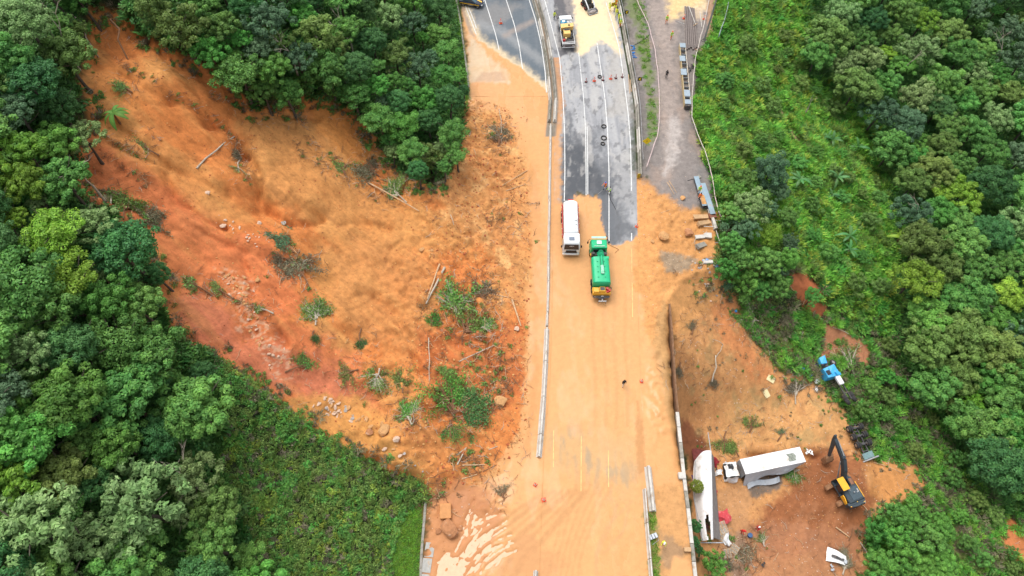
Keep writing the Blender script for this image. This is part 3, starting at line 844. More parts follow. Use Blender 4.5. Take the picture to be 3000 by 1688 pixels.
# ------------------------------------------------------------------ foliage
def leaf_mat(name, base, tip=None, rough=0.55, vary=0.22, trans=0.3):
    m = bpy.data.materials.new(name)
    m.use_nodes = True
    t = m.node_tree; N = t.nodes; L = t.links
    b = N['Principled BSDF']
    b.inputs['Roughness'].default_value = rough
    b.inputs['Specular IOR Level'].default_value = 0.28
    at = N.new('ShaderNodeAttribute'); at.attribute_name = 'Col'
    sp = N.new('ShaderNodeSeparateColor')
    L.new(at.outputs['Color'], sp.inputs[0])
    mx = N.new('ShaderNodeMix'); mx.data_type = 'RGBA'
    mx.inputs['A'].default_value = (*base, 1)
    tip = tip or tuple(min(1, c * f) for c, f in zip(base, (1.7, 1.35, 1.1)))
    mx.inputs['B'].default_value = (*tip, 1)
    L.new(sp.outputs[1], mx.inputs['Factor'])
    oi = N.new('ShaderNodeObjectInfo')
    hs_ = N.new('ShaderNodeHueSaturation')
    mh = N.new('ShaderNodeMapRange'); mh.inputs[3].default_value = 0.482; mh.inputs[4].default_value = 0.518
    mv = N.new('ShaderNodeMapRange'); mv.inputs[3].default_value = 1 - vary; mv.inputs[4].default_value = 1 + vary
    fr = N.new('ShaderNodeMath'); fr.operation = 'MULTIPLY'; fr.inputs[1].default_value = 7.31
    f2 = N.new('ShaderNodeMath'); f2.operation = 'FRACT'
    L.new(oi.outputs['Random'], mh.inputs[0]); L.new(oi.outputs['Random'], fr.inputs[0]); L.new(fr.outputs[0], f2.inputs[0]); L.new(f2.outputs[0], mv.inputs[0])
    L.new(mh.outputs[0], hs_.inputs['Hue'])
    ml = N.new('ShaderNodeMath'); ml.operation = 'MULTIPLY'
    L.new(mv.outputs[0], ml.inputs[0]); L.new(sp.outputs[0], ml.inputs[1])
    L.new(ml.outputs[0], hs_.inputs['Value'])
    L.new(mx.outputs['Result'], hs_.inputs['Color'])
    L.new(hs_.outputs[0], b.inputs['Base Color'])
    tr = N.new('ShaderNodeBsdfTranslucent')
    L.new(hs_.outputs[0], tr.inputs[0])
    ms = N.new('ShaderNodeMixShader'); ms.inputs[0].default_value = trans
    L.new(b.outputs[0], ms.inputs[1]); L.new(tr.outputs[0], ms.inputs[2])
    L.new(ms.outputs[0], N['Material Output'].inputs[0])
    return m

LEAF = {
    'mid':    leaf_mat('leaf_mid_green', (0.105, 0.285, 0.06), (0.24, 0.47, 0.09)),
    'deep':   leaf_mat('leaf_deep_green', (0.062, 0.195, 0.058), (0.14, 0.32, 0.08)),
    'blue':   leaf_mat('leaf_bluish_green', (0.09, 0.19, 0.088), (0.18, 0.31, 0.145)),
    'pale':   leaf_mat('leaf_pale_grey_green', (0.185, 0.32, 0.1), (0.37, 0.52, 0.2)),
    'lime':   leaf_mat('leaf_lime_green', (0.163, 0.351, 0.033), (0.351, 0.559, 0.065)),
    'olive':  leaf_mat('leaf_olive_green', (0.145, 0.245, 0.052), (0.27, 0.38, 0.09)),
    'fresh':  leaf_mat('leaf_fresh_green', (0.1, 0.31, 0.052), (0.21, 0.48, 0.08)),
    'yellow': leaf_mat('leaf_yellow_green', (0.27, 0.4, 0.055), (0.42, 0.54, 0.09)),
    'scrub':  leaf_mat('leaf_scrub_green', (0.145, 0.255, 0.058), (0.28, 0.42, 0.095)),
    'meadow': leaf_mat('leaf_meadow_green', (0.16, 0.42, 0.055), (0.32, 0.6, 0.09)),
    'grass':  leaf_mat('leaf_grass_green', (0.17, 0.37, 0.035), (0.29, 0.5, 0.055)),
    'dry':    leaf_mat('leaf_dusty_dry', (0.176, 0.169, 0.098), (0.312, 0.273, 0.169)),
    'shade':  leaf_mat('leaf_undergrowth', (0.07, 0.19, 0.045), (0.14, 0.31, 0.07)),
    'banana': leaf_mat('leaf_banana', (0.055, 0.185, 0.045), (0.12, 0.28, 0.085), rough=0.4),
}
M_BARK = mat('bark_grey_brown', (0.085, 0.068, 0.05), 0.9, var=0.35, scale=6)
M_PALEBARK = mat('bark_pale', (0.42, 0.36, 0.28), 0.9, var=0.3, scale=5)
M_DEAD = mat('dead_wood_tan', (0.50, 0.33, 0.19), 0.9, var=0.3, scale=4)
M_ROOT = mat('root_mud_brown', (0.20, 0.10, 0.05), 0.95, var=0.4, scale=8)

def rot_basis(n, rng):
    a = rng.normal(size=n.shape)
    u = np.cross(n, a); u /= np.linalg.norm(u, axis=1, keepdims=True) + 1e-9
    return u, np.cross(n, u)

def cards(pos, nrm, size, aspect, rng, val, tipw):
    """leaf-shaped quads"""
    n = len(pos)
    nrm = nrm / (np.linalg.norm(nrm, axis=1, keepdims=True) + 1e-9)
    u, v = rot_basis(nrm, rng)
    l = size[:, None] * u; w_ = (size * aspect)[:, None] * v
    fold = nrm * (size * 0.22)[:, None]
    V = np.stack([pos - l - fold, pos + w_, pos + l - fold, pos - w_], 1).reshape(-1, 3)
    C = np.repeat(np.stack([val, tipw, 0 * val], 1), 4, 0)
    F = np.arange(4 * n).reshape(-1, 4)
    return V, F, C

def crown_mesh(name, seed, Rr=1.0, H=0.7, nl=34, lr=0.26, per=90, card=0.075, low=-0.25, flat=0.75, rag=0.25, aspect=0.55):
    rng = np.random.default_rng(seed)
    d = rng.normal(size=(nl * 4, 3)); d /= np.linalg.norm(d, axis=1, keepdims=True)
    d = d[d[:, 2] > low]
    keep = []
    for q in d:
        if all(np.linalg.norm(q - k) > 1.55 / math.sqrt(nl) * 1.35 for k in keep): keep.append(q)
        if len(keep) >= nl: break
    d = np.array(keep)
    f = 0.80 + rng.uniform(-rag, rag * 0.8, len(d))
    inner = rng.normal(size=(max(4, nl // 4), 3)) * 0.35; inner[:, 2] = np.abs(inner[:, 2])
    c = np.vstack([d * f[:, None], inner]) * np.array([Rr, Rr, H])
    V, F, C = [], [], []
    off = 0
    for i, q in enumerate(c):
        r = lr * rng.uniform(0.7, 1.3)
        n = int(per * (r / lr) ** 2)
        dd = rng.normal(size=(n, 3)); dd[:, 2] += 0.55; dd /= np.linalg.norm(dd, axis=1, keepdims=True)
        rr = r * rng.uniform(0.72, 1.08, n)
        pos = q + dd * rr[:, None] * np.array([1, 1, flat])
        nn = dd * 0.8 + np.array([0, 0, 0.45]) + rng.normal(size=(n, 3)) * 0.38
        lobe = rng.uniform(0.82, 1.12)
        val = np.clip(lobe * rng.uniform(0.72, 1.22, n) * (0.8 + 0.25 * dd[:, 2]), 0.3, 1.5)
        tip = np.clip(rng.uniform(0, 0.75, n) ** 1.5 + rng.uniform(-0.1, 0.2), 0, 1)
        v, fcs, cc = cards(pos, nn, card * rng.uniform(0.7, 1.35, n), aspect, rng, val, tip)
        V.append(v); F.append(fcs + off); C.append(cc); off += len(v)
    return np_mesh(name, np.vstack(V), np.vstack(F), False, {'Col': np.vstack(C)})

CROWNS = {
    'cauli':  [crown_mesh('crown', 100 + k, H=0.66, nl=62, lr=0.185, rag=0.33, per=131, card=0.050) for k in range(3)],
    'fine':   [crown_mesh('crown', 120 + k, H=0.74, nl=76, lr=0.165, per=136, card=0.035, rag=0.14) for k in range(2)],
    'coarse': [crown_mesh('crown', 130 + k, H=0.62, nl=62, lr=0.155, per=64, card=0.055, rag=0.32, aspect=0.45) for k in range(3)],
    'layer':  [crown_mesh('crown', 140 + k, H=0.60, nl=32, lr=0.27, per=131, card=0.048, flat=0.42, rag=0.35) for k in range(2)],
    'umbrel': [crown_mesh('crown', 150 + k, H=0.42, nl=54, lr=0.175, per=120, card=0.043, low=0.05, flat=0.6, rag=0.3) for k in range(2)],
    'ragged': [crown_mesh('crown', 160 + k, H=0.9, nl=36, lr=0.21, per=84, card=0.058, rag=0.5, low=-0.6) for k in range(2)],
    'cone':   [crown_mesh('crown', 170 + k, H=1.5, nl=64, lr=0.22, per=93, card=0.046, rag=0.25, low=-0.7) for k in range(1)],
}

def trunk_mesh(seed, limbs=7):
    """unit trunk: height 1 to the crown centre, limbs fanning into the crown"""
    rng = random.Random(seed)
    b = MB()
    lean = (rng.uniform(-.08, .08), rng.uniform(-.08, .08))
    pts = [(lean[0] * t + .015 * math.sin(5 * t + seed), lean[1] * t + .015 * math.cos(4 * t + seed), t) for t in (-0.12, 0.15, 0.4, 0.7, 1.0)]
    b.tube(pts, [0.055, 0.036, 0.030, 0.025, 0.014], 7)
    for k in range(limbs):
        t = rng.uniform(0.45, 0.95); a = k * 2.4 + rng.uniform(-.4, .4); l = rng.uniform(0.28, 0.5)
        p0 = Vector((lean[0] * t, lean[1] * t, t))
        d = Vector((math.cos(a), math.sin(a), rng.uniform(.3, .8)))
        b.tube([p0, p0 + d * l * .5, p0 + d * l + Vector((0, 0, .05))], [0.017, 0.011, 0.005], 5)
    return b.mesh('trunk', True)

TRUNKS = [trunk_mesh(s) for s in range(4)]

ORD = ['first', 'second', 'third', 'fourth', 'fifth', 'sixth', 'seventh', 'eighth', 'ninth', 'tenth', 'eleventh', 'twelfth', 'thirteenth', 'fourteenth', 'fifteenth', 'sixteenth', 'seventeenth', 'eighteenth', 'nineteenth', 'twentieth'] + \
      ['twenty-' + o for o in ('first', 'second', 'third', 'fourth', 'fifth', 'sixth', 'seventh', 'eighth', 'ninth')] + [f'{n}th' for n in range(30, 80)]
LOOK = {'mid': 'mid green', 'deep': 'deep green', 'blue': 'bluish green', 'pale': 'pale grey-green', 'lime': 'lime green', 'olive': 'olive green', 'fresh': 'fresh green', 'yellow': 'yellow-green', 'scrub': 'dull green'}
NAMELEN = 16
SHAPE = {'cauli': 'billowy', 'fine': 'round-headed', 'coarse': 'open tufted', 'layer': 'layered', 'umbrel': 'flat-topped', 'ragged': 'ragged', 'cone': 'tall narrow'}
TREES = []          # px, py, rpx, zone, root, leaf, shape, R

def tree_at(px, py, Rr, leaf, shape, hc=None, zone='', label=None, squash=1.0, kind='tree'):
    """a tree whose crown centre is seen at (px, py)"""
    hc = hc if hc is not None else Rr * 1.15 + 2.2
    g = G(px, py, hc)
    o = empty(kind, label, kind, (g.x, g.y, g.z), random.uniform(0, 6.28))
    t = link_mesh('trunk', random.choice(TRUNKS), M_BARK, o, scale=(hc * 1.0, hc * 1.0, hc))
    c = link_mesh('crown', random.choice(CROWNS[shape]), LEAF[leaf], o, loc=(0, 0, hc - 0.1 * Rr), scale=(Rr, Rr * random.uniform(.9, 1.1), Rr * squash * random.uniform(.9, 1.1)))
    dep = float(proj(g.x, g.y, g.z + hc)[2])
    TREES.append([px, py, Rr * FPX / dep, zone, o, leaf, shape, Rr])
    return o

F_LEFT = fv([(-120, -90), (255, -90), (240, 50), (225, 140), (208, 190), (218, 280), (262, 305), (238, 345), (208, 420), (208, 505), (330, 520), (385, 560), (350, 610), (430, 680), (418, 740), (440, 800), (490, 880), (550, 905),
             (565, 960), (560, 1080), (545, 1180), (600, 1240), (620, 1330), (690, 1400), (740, 1600), (-120, 1600)])
F_TOP = fv([(330, -90), (1150, -90), (1150, 60), (1165, 160), (1182, 250), (1168, 400), (1120, 440), (1050, 455), (1000, 425), (950, 350), (900, 290), (860, 255), (770, 225), (735, 262), (610, 255), (570, 200), (500, 150), (430, 105), (350, 45)])
F_RIGHT = fv([(2040, -90), (2700, -90), (2700, 1250), (2520, 1270), (2440, 1180), (2390, 1060), (2290, 960), (2250, 800), (2270, 640), (2240, 450), (2190, 300), (2030, 180)])
F_MIDR = fv([(1800, 640), (1825, 500), (1880, 400), (1940, 400), (1990, 520), (2010, 640), (1970, 740), (1880, 770), (1815, 720)])
F_LOWR = fv([(2200, 1270), (2330, 1240), (2400, 1330), (2420, 1420), (2400, 1600), (2170, 1600), (2180, 1400)])
F_WALL = fv([(1738, 1260), (1750, 1260), (1768, 1400), (1790, 1500), (1810, 1600), (1760, 1600)])

def fill(poly, n, rlo, rhi, kinds, zone, hmul=1.0, gap=0.62, inset=0.55, grad=None, fill_small=0, kind='tree'):
    b = np.array(poly); tries = 0; made = 0
    names = [k[0] for k in kinds]; wts = [k[1] for k in kinds]
    for phase, (cnt, lo, hi) in enumerate(((n, rlo, rhi), (fill_small, rlo * 0.5, rlo * 0.85))):
        made = 0
        if cnt == 0: continue
        cx = np.array([random.uniform(b[:, 0].min(), b[:, 0].max()) for _ in range(4000)]); cy = np.array([random.uniform(b[:, 1].min(), b[:, 1].max()) for _ in range(4000)])
        cs = sdp(cx, cy, poly)
        for px, py, sdv in zip(cx.tolist(), cy.tolist(), cs.tolist()):
            if made >= cnt: break
            if not (-60 < px < 3060 and -60 < py < 1760): continue
            Rr = random.uniform(lo, hi) * (grad(px, py) if grad else 1)
            est = Rr * 24 if zone != 'right' else Rr * 15
            if zone == 'left': est = Rr * (27 + 8 * py / 1688)
            if sdv > -est * inset: continue
            if any((px - t[0]) ** 2 + (py - t[1]) ** 2 < (gap * (est + t[2])) ** 2 for t in TREES): continue
            leaf, shape = random.choices(names, wts)[0]
            tree_at(px, py, Rr, leaf, shape, (Rr * 1.15 + 2.2) * hmul, zone, kind=kind)
            made += 1

# trees that stand out, placed first
named = [
    (400, 1480, 4.3, 'pale', 'coarse', 'largest pale grey-green tree, spreading over the lower left forest'),
    (560, 1390, 2.6, 'pale', 'coarse', 'pale grey-green tree just above and right of the largest pale one'),
    (250, 1600, 2.8, 'pale', 'coarse', 'pale tufted tree below left of the largest pale tree'),
    (620, 1600, 2.5, 'mid', 'cauli', 'mid green billowy tree at the bottom edge, right of the largest pale tree'),
    (150, 680, 2.6, 'lime', 'layer', 'bright lime-green layered tree, upper one of the left-side pair'),
    (190, 810, 2.9, 'lime', 'layer', 'bright lime-green layered tree, lower one of the left-side pair'),
    (360, 730, 3.6, 'deep', 'fine', 'big dark green round tree right of the lime-green pair'),
    (60, 1030, 2.5, 'pale', 'coarse', 'pale grey-green tree at the left edge, below the lime-green pair'),
    (440, 1030, 3.0, 'mid', 'cauli', 'broad mid green tree beside the scar edge, above the brushy slope'),
    (410, 900, 2.4, 'mid', 'cauli', 'mid green billowy tree directly below the big dark round tree'),
    (180, 1390, 2.4, 'olive', 'cauli', 'olive yellow-green bushy tree left above the largest pale tree'),
    (60, 60, 3.4, 'pale', 'fine', 'pale grey tree filling the top left corner'),
    (2655, 360, 3.7, 'blue', 'fine', 'big dark bluish-green round tree standing out of the right-hand forest'),
    (2690, 465, 2.7, 'fresh', 'umbrel', 'fresh green tree just below the dark bluish round tree'),
    (2205, 600, 2.7, 'pale', 'coarse', 'grey-green tree at the verge, nearest the two grey steel beams'),
    (2260, 500, 2.5, 'blue', 'cone', 'tall narrow grey-green tree above the verge tree by the steel beams'),
    (2860, 210, 3.2, 'pale', 'coarse', 'pale round tufted tree high in the right-hand forest'),
    (2960, 270, 3.2, 'olive', 'cauli', 'olive green tree at the right edge beside the pale round tufted one'),
    (2950, 90, 3.4, 'blue', 'ragged', 'grey bluish tree in the top right corner'),
    (2900, 1110, 3.2, 'fresh', 'cauli', 'fresh green billowy tree at right, above the grassy hollow'),
    (2640, 190, 2.9, 'fresh', 'umbrel', 'bright green flat-topped tree in the middle of the upper right forest'),
    (2380, 870, 1.5, 'fresh', 'umbrel', 'small fresh green tree on the bare red patch in the scrub'),
    (2260, 690, 1.9, 'lime', 'layer', 'small lime-green tree above the bare red patch'),
    (2310, 760, 1.6, 'fresh', 'cone', 'narrow fresh green sapling left of the bare red patch'),
    (2042, 1425, 1.0, 'yellow', 'fine', 'yellow-green bush tree squeezed between concrete wall and white trailer'),
    (2092, 1652, 1.5, 'fresh', 'ragged', 'feathery fresh green tree below the white trailer, beside the wall'),
    (700, 110, 1.6, 'fresh', 'cauli', 'small bright green tree at the top edge of the scar'),
    (1105, 250, 2.0, 'fresh', 'cauli', 'bright green tree inside the upper forest, nearest the small bare slip'),
    (1180, 370, 2.6, 'fresh', 'layer', 'bright green layered tree low in the upper forest beside the slide'),
    (1290, 30, 2.6, 'deep', 'cone', 'dark conical tree beside the upper carriageway'),
]
for px, py, Rr, leaf, shape, lab in named:
    hh = {'deep': None}.get(leaf)
    tree_at(px, py, Rr, leaf, shape, (Rr * 1.0 + 1.2) if px > 2000 else hh, 'named', lab)

fill(F_LEFT, 64, 2.3, 3.6, [(('mid', 'cauli'), 5), (('fresh', 'cauli'), 3), (('deep', 'fine'), 3), (('pale', 'coarse'), 3), (('mid', 'ragged'), 2), (('blue', 'coarse'), 1), (('lime', 'cauli'), 1), (('olive', 'cauli'), 1), (('mid', 'layer'), 2)], 'left',
     grad=lambda x, y: 0.9 + 0.25 * y / 1688, fill_small=18)
fill(F_TOP, 50, 2.1, 3.3, [(('mid', 'cauli'), 4), (('deep', 'fine'), 3), (('pale', 'coarse'), 2), (('olive', 'ragged'), 2), (('fresh', 'cauli'), 2), (('blue', 'coarse'), 1), (('mid', 'layer'), 3)], 'top', fill_small=26)
fill(F_RIGHT, 84, 2.9, 4.4, [(('mid', 'umbrel'), 4), (('fresh', 'umbrel'), 4), (('mid', 'cauli'), 4), (('pale', 'coarse'), 2), (('olive', 'cauli'), 2), (('lime', 'umbrel'), 1), (('deep', 'fine'), 1), (('blue', 'coarse'), 1)], 'right', hmul=0.85, fill_small=14)
fill(F_MIDR, 14, 1.5, 2.5, [(('mid', 'cauli'), 3), (('blue', 'coarse'), 2), (('fresh', 'ragged'), 2)], 'midr', hmul=0.6, inset=0.3, fill_small=8)
fill(F_LOWR, 14, 1.5, 2.4, [(('fresh', 'cauli'), 3), (('mid', 'ragged'), 2), (('fresh', 'ragged'), 2)], 'lowr', hmul=0.7, inset=0.4, fill_small=8)
fill(F_WALL, 6, .6, 1.0, [(('deep', 'cauli'), 3), (('fresh', 'ragged'), 2)], 'wall', hmul=0.5, inset=0.02)

S_MEAD = fv([(1850, 60), (2040, 60), (2060, 200), (2190, 320), (2230, 450), (2260, 640), (2240, 800), (2130, 780), (2010, 640), (1960, 480), (1840, 380), (1790, 250)])
S_GRASS = fv([(2240, 830), (2300, 980), (2390, 1070), (2430, 1180), (2500, 1280), (2600, 1270), (2600, 1440), (2420, 1440), (2400, 1300), (2340, 1200), (2200, 1090), (2150, 1000), (2200, 900)])
fill(S_MEAD, 34, .9, 1.9, [(('mid', 'ragged'), 3), (('fresh', 'umbrel'), 3), (('scrub', 'ragged'), 2), (('mid', 'cauli'), 3), (('olive', 'ragged'), 1)], 'mead', hmul=0.35, inset=0.1, gap=.9, kind='shrub')
fill(S_GRASS, 22, .8, 1.6, [(('mid', 'ragged'), 3), (('fresh', 'cauli'), 3), (('scrub', 'ragged'), 2)], 'gras', hmul=0.35, inset=0.1, gap=.9, kind='shrub')

def ord_label(zone, phrase, rowh, group):
    ts = sorted([t for t in TREES if t[3] == zone], key=lambda t: t[1])
    rows = {}
    for t in ts:
        rows.setdefault(int(max(t[1], 0) // rowh), []).append(t)
    for ri, r in enumerate(sorted(rows)):
        for ci, t in enumerate(sorted(rows[r], key=lambda t: t[0])):
            sz = 'small ' if t[7] < 1.6 else ''
            t[4]['label'] = f"{sz}{LOOK[t[5]]} {t[4]['category']} {phrase}, {ORD[ri]} row down, {ORD[ci]} from left"
            t[4]['group'] = group

ord_label('left', 'in the left forest', 150, 'trees of the left forest')
ord_label('top', 'in the upper forest', 90, 'trees of the forest above the slide')
ord_label('right', 'in the right forest', 110, 'trees of the right forest')
ord_label('midr', 'in the clump by the beams', 120, 'trees by the steel beams')
ord_label('lowr', 'below the excavator', 130, 'trees below the excavator')
ord_label('wall', 'behind the wall', 160, 'trees behind the wall')

ord_label('mead', 'on the green bank', 120, 'shrubs on the bright green bank')
ord_label('gras', 'right of the wrecks', 110, 'shrubs right of the wrecks')

def dead_tree(px, py, h, label, seed):
    r_ = random.Random(seed); g = G(px, py, h * .8); b = MB()
    def grow(p, d, l, r0, n):
        q = p + d * l; b.tube([p, p + d * l * .5 + Vector((r_.uniform(-.05, .05), r_.uniform(-.05, .05), 0)) * l, q], [r0, r0 * .8, r0 * .55], 5)
        if n == 0: return
        for _ in range(r_.choice((2, 3))):
            e = (d + Vector((r_.gauss(0, .55), r_.gauss(0, .55), r_.gauss(.1, .3)))).normalized(); grow(q, e, l * r_.uniform(.55, .8), r0 * .55, n - 1)
    o = empty('dead_tree', label, 'dead tree', g, 0)
    b.tube([(0, 0, -.2), (.1, 0, h * .35)], [.16, .12], 7); b.build('trunk', M_PALEBARK, o)
    b = MB(); grow(Vector((.1, 0, h * .34)), Vector((r_.gauss(0, .2), r_.gauss(0, .2), 1)).normalized(), h * .3, .1, 3)
    b.build('branch', M_PALEBARK, o)
for k, (px, py, h, lab) in enumerate(((1010, 60, 9, 'bare pale dead tree among the crowns of the upper forest'), (840, 130, 8, 'bare dead limbs left in the upper forest above the slide'), (215, 480, 8, 'bare white dead tree beside the left scar edge'), (130, 60, 9, 'leaning bare tree near the top left corner'),
                                      (2960, 130, 10, 'bare dead tree in the upper right corner forest'), (2700, 620, 9, 'bare pale dead tree in the middle of the right forest'), (2670, 160, 9, 'bare limbs beside the bright flat-topped tree'), (530, 1400, 8, 'grey bare limbs inside the largest pale tree'), (2380, 290, 5, 'small bare tree on the bright green bank'))):
    dead_tree(px, py, h, lab, 40 + k)

# ------------------------------------------------------------------ low growth: one object for each kind of cover
def tuft_mesh(name, seed, n=70, r=0.5, h=0.5, card=0.16, style='bush'):
    rng = np.random.default_rng(seed)
    if style == 'blade':
        a = rng.uniform(0, 2 * math.pi, n); rr = r * np.sqrt(rng.uniform(0, 1, n))
        base = np.stack([rr * np.cos(a), rr * np.sin(a), 0 * a], 1)
        ln = h * rng.uniform(0.6, 1.2, n); b = a + rng.normal(size=n) * 0.9; out = rng.uniform(0.25, 0.95, n)
        d = np.stack([np.cos(b) * out, np.sin(b) * out, np.ones(n)], 1); d /= np.linalg.norm(d, axis=1, keepdims=True)
        side = np.stack([-np.sin(b), np.cos(b), 0 * b], 1) * card
        tip = base + d * ln[:, None] + np.stack([np.cos(b), np.sin(b), -0.4 + 0 * b], 1) * (0.25 * ln)[:, None]
        mid = base + d * (0.6 * ln)[:, None]
        V = np.stack([base, mid + side, tip, mid - side], 1).reshape(-1, 3)
        val = rng.uniform(0.7, 1.25, n); C = np.repeat(np.stack([val, rng.uniform(0, 1, n) ** 1.5, 0 * val], 1), 4, 0)
        return np_mesh(name, V, np.arange(4 * n).reshape(-1, 4), False, {'Col': C})
    d = rng.normal(size=(n, 3)); d[:, 2] = np.abs(d[:, 2]); d /= np.linalg.norm(d, axis=1, keepdims=True)
    bump = 1 + 0.3 * np.sin(3 * np.arctan2(d[:, 1], d[:, 0]) + seed)
    pos = d * np.array([r, r, h]) * (rng.uniform(0.6, 1.08, n) * bump)[:, None]
    nn = d * 0.7 + np.array([0, 0, 0.5]) + rng.normal(size=(n, 3)) * 0.45
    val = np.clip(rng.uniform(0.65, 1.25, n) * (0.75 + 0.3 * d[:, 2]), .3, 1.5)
    V, F, C = cards(pos, nn, card * rng.uniform(.7, 1.3, n), 0.55, rng, val, rng.uniform(0, 0.9, n) ** 1.5)
    return np_mesh(name, V, F, False, {'Col': C})

def stuff(name, label, X, Y, Z, scl, protos, seed=1, tilt=0.3, patch=None):
    """one object that sets many small plants on the ground"""
    rng = np.random.default_rng(seed)
    n = len(X)
    pc = bpy.data.collections.new(name + '_kinds')
    for i, (me, m) in enumerate(protos):
        o = bpy.data.objects.new(f'{name}_kind_{i:02d}', me)
        if len(me.materials) == 0: me.materials.append(m)
        else:
            o.material_slots[0].link = 'OBJECT'; o.material_slots[0].material = m
        pc.objects.link(o)
    me = bpy.data.meshes.new(name)
    me.from_pydata(np.stack([X, Y, Z], 1).tolist(), [], [])
    a = me.attributes.new('rot', 'FLOAT_VECTOR', 'POINT')
    a.data.foreach_set('vector', np.stack([rng.normal(size=n) * tilt, rng.normal(size=n) * tilt, rng.uniform(0, 6.283, n)], 1).astype(np.float32).ravel())
    a = me.attributes.new('scl', 'FLOAT', 'POINT'); a.data.foreach_set('value', np.asarray(scl, np.float32))
    pk = rng.integers(0, len(protos), n)
    if patch is not None:      # neighbours tend to be the same plant
        pk = np.where(rng.uniform(0, 1, n) < .62, np.clip(((patch * .9 + .5) * len(protos)).astype(int), 0, len(protos) - 1), pk)
    a = me.attributes.new('pick', 'INT', 'POINT'); a.data.foreach_set('value', pk.astype(np.int32))
    o = link_mesh(name, me)
    ng = bpy.data.node_groups.new(name, 'GeometryNodeTree')
    ng.interface.new_socket('Geometry', in_out='INPUT', socket_type='NodeSocketGeometry')
    ng.interface.new_socket('Geometry', in_out='OUTPUT', socket_type='NodeSocketGeometry')
    N = ng.nodes; L = ng.links
    gi = N.new('NodeGroupInput'); go = N.new('NodeGroupOutput')
    iop = N.new('GeometryNodeInstanceOnPoints')
    ci = N.new('GeometryNodeCollectionInfo'); ci.inputs['Collection'].default_value = pc
    ci.inputs['Separate Children'].default_value = True; ci.inputs['Reset Children'].default_value = True
    def attr(nm, ty):
        q = N.new('GeometryNodeInputNamedAttribute'); q.data_type = ty; q.inputs['Name'].default_value = nm
        return [s_ for s_ in q.outputs if s_.enabled and s_.name == 'Attribute'][0]
    L.new(gi.outputs[0], iop.inputs['Points'])
    L.new(ci.outputs[0], iop.inputs['Instance'])
    iop.inputs['Pick Instance'].default_value = True
    L.new(attr('pick', 'INT'), iop.inputs['Instance Index'])
    L.new(attr('rot', 'FLOAT_VECTOR'), iop.inputs['Rotation'])
    L.new(attr('scl', 'FLOAT'), iop.inputs['Scale'])
    L.new(iop.outputs[0], go.inputs[0])
    md = o.modifiers.new('scatter', 'NODES'); md.node_group = ng
    return tag(o, label, None, None, 'stuff')

# candidate spots over the whole visible ground, with their picture position
def spots(step, seed):
    rng = np.random.default_rng(seed)
    xs = np.arange(-66, 120, step); ys = np.arange(6, 140, step)
    X, Y = np.meshgrid(xs, ys); X = X.ravel(); Y = Y.ravel()
    X = X + rng.uniform(-.5, .5, len(X)) * step; Y = Y + rng.uniform(-.5, .5, len(Y)) * step
    Z = hz(X, Y)
    px, py, _ = proj(X, Y, Z)
    k = (px > -220) & (px < 3220) & (py > -200) & (py < 1880)
    X, Y, Z, px, py = X[k], Y[k], Z[k], px[k], py[k]
    return X, Y, Z, px, py, fbm(px / 45, py / 45, 3, seed + 5), rng.uniform(0, 1, len(X))

def inside(px, py, poly, m=0.0):
    return sdp(px, py, poly) < m

Z_SHRUB = fv([(545, 900), (600, 935), (690, 1000), (800, 1095), (900, 1148), (1040, 1208), (1078, 1250), (1010, 1285), (985, 1400), (960, 1700), (700, 1700), (600, 1260), (540, 1180), (560, 1080)])
Z_LAWN = fv([(1062, 1255), (1048, 1700), (950, 1700), (985, 1400), (1010, 1285)])
Z_LAWN2 = [(1338, -150), (1352, 60), (1370, 180), (1378, 300), (1372, 330), (1355, 200), (1330, 60), (1320, -150)]
Z_MEADOW = fv([(1835, -200), (2060, -200), (2030, 180), (2190, 300), (2240, 450), (2270, 640), (2250, 800), (2230, 830), (2140, 800), (2080, 740), (1990, 660), (1900, 620), (1820, 540), (1788, 420), (1752, 290), (1760, 150), (1800, 90)])
Z_GRASSR = fv([(1810, 560), (1990, 660), (2080, 740), (2140, 800), (2250, 800), (2300, 960), (2390, 1060), (2440, 1180), (2520, 1270), (2800, 1250), (2800, 1700), (2165, 1700), (2195, 1310), (2260, 1275), (2335, 1225), (2310, 1160),
               (2185, 1145), (2150, 1085), (2125, 1030), (2060, 960), (1960, 925), (1885, 830), (1850, 730), (1800, 660)])
BARE = [fv(q) for q in ([(1990, 690), (2030, 680), (2075, 740), (2090, 800), (2060, 800), (2010, 760), (1985, 730)], [(2060, 800), (2120, 830), (2190, 870), (2180, 915), (2100, 900), (2055, 920), (2070, 850)],
        [(2520, 1285), (2620, 1350), (2620, 1450), (2540, 1400), (2515, 1380), (2530, 1340)], [(1925, 245), (1965, 270), (2010, 350), (2020, 380), (2000, 370), (1960, 300)], [(1815, 140), (1850, 180), (1870, 205), (1820, 165)],
        [(1790, 535), (1850, 530), (1840, 555), (1800, 560)])]

def not_bare(px, py, nz):
    k = np.ones(len(px), bool)
    for b in BARE: k &= ~inside(px, py, b, -2 + 0) | (nz > 0.55)
    return k

T_BUSH = [tuft_mesh('bush', 300 + k, 110, 0.55, 0.5, 0.13) for k in range(3)]
T_FINE = [tuft_mesh('bush', 310 + k, 120, 0.5, 0.45, 0.095) for k in range(3)]
T_BLADE = [tuft_mesh('blades', 320 + k, 46, 0.35, 0.85, 0.05, 'blade') for k in range(3)]
T_LEAFY = [tuft_mesh('leafy', 330 + k, 60, 0.45, 0.75, 0.085, 'blade') for k in range(3)]
T_TURF = [tuft_mesh('turf', 340 + k, 40, 0.3, 0.16, 0.03, 'blade') for k in range(2)]

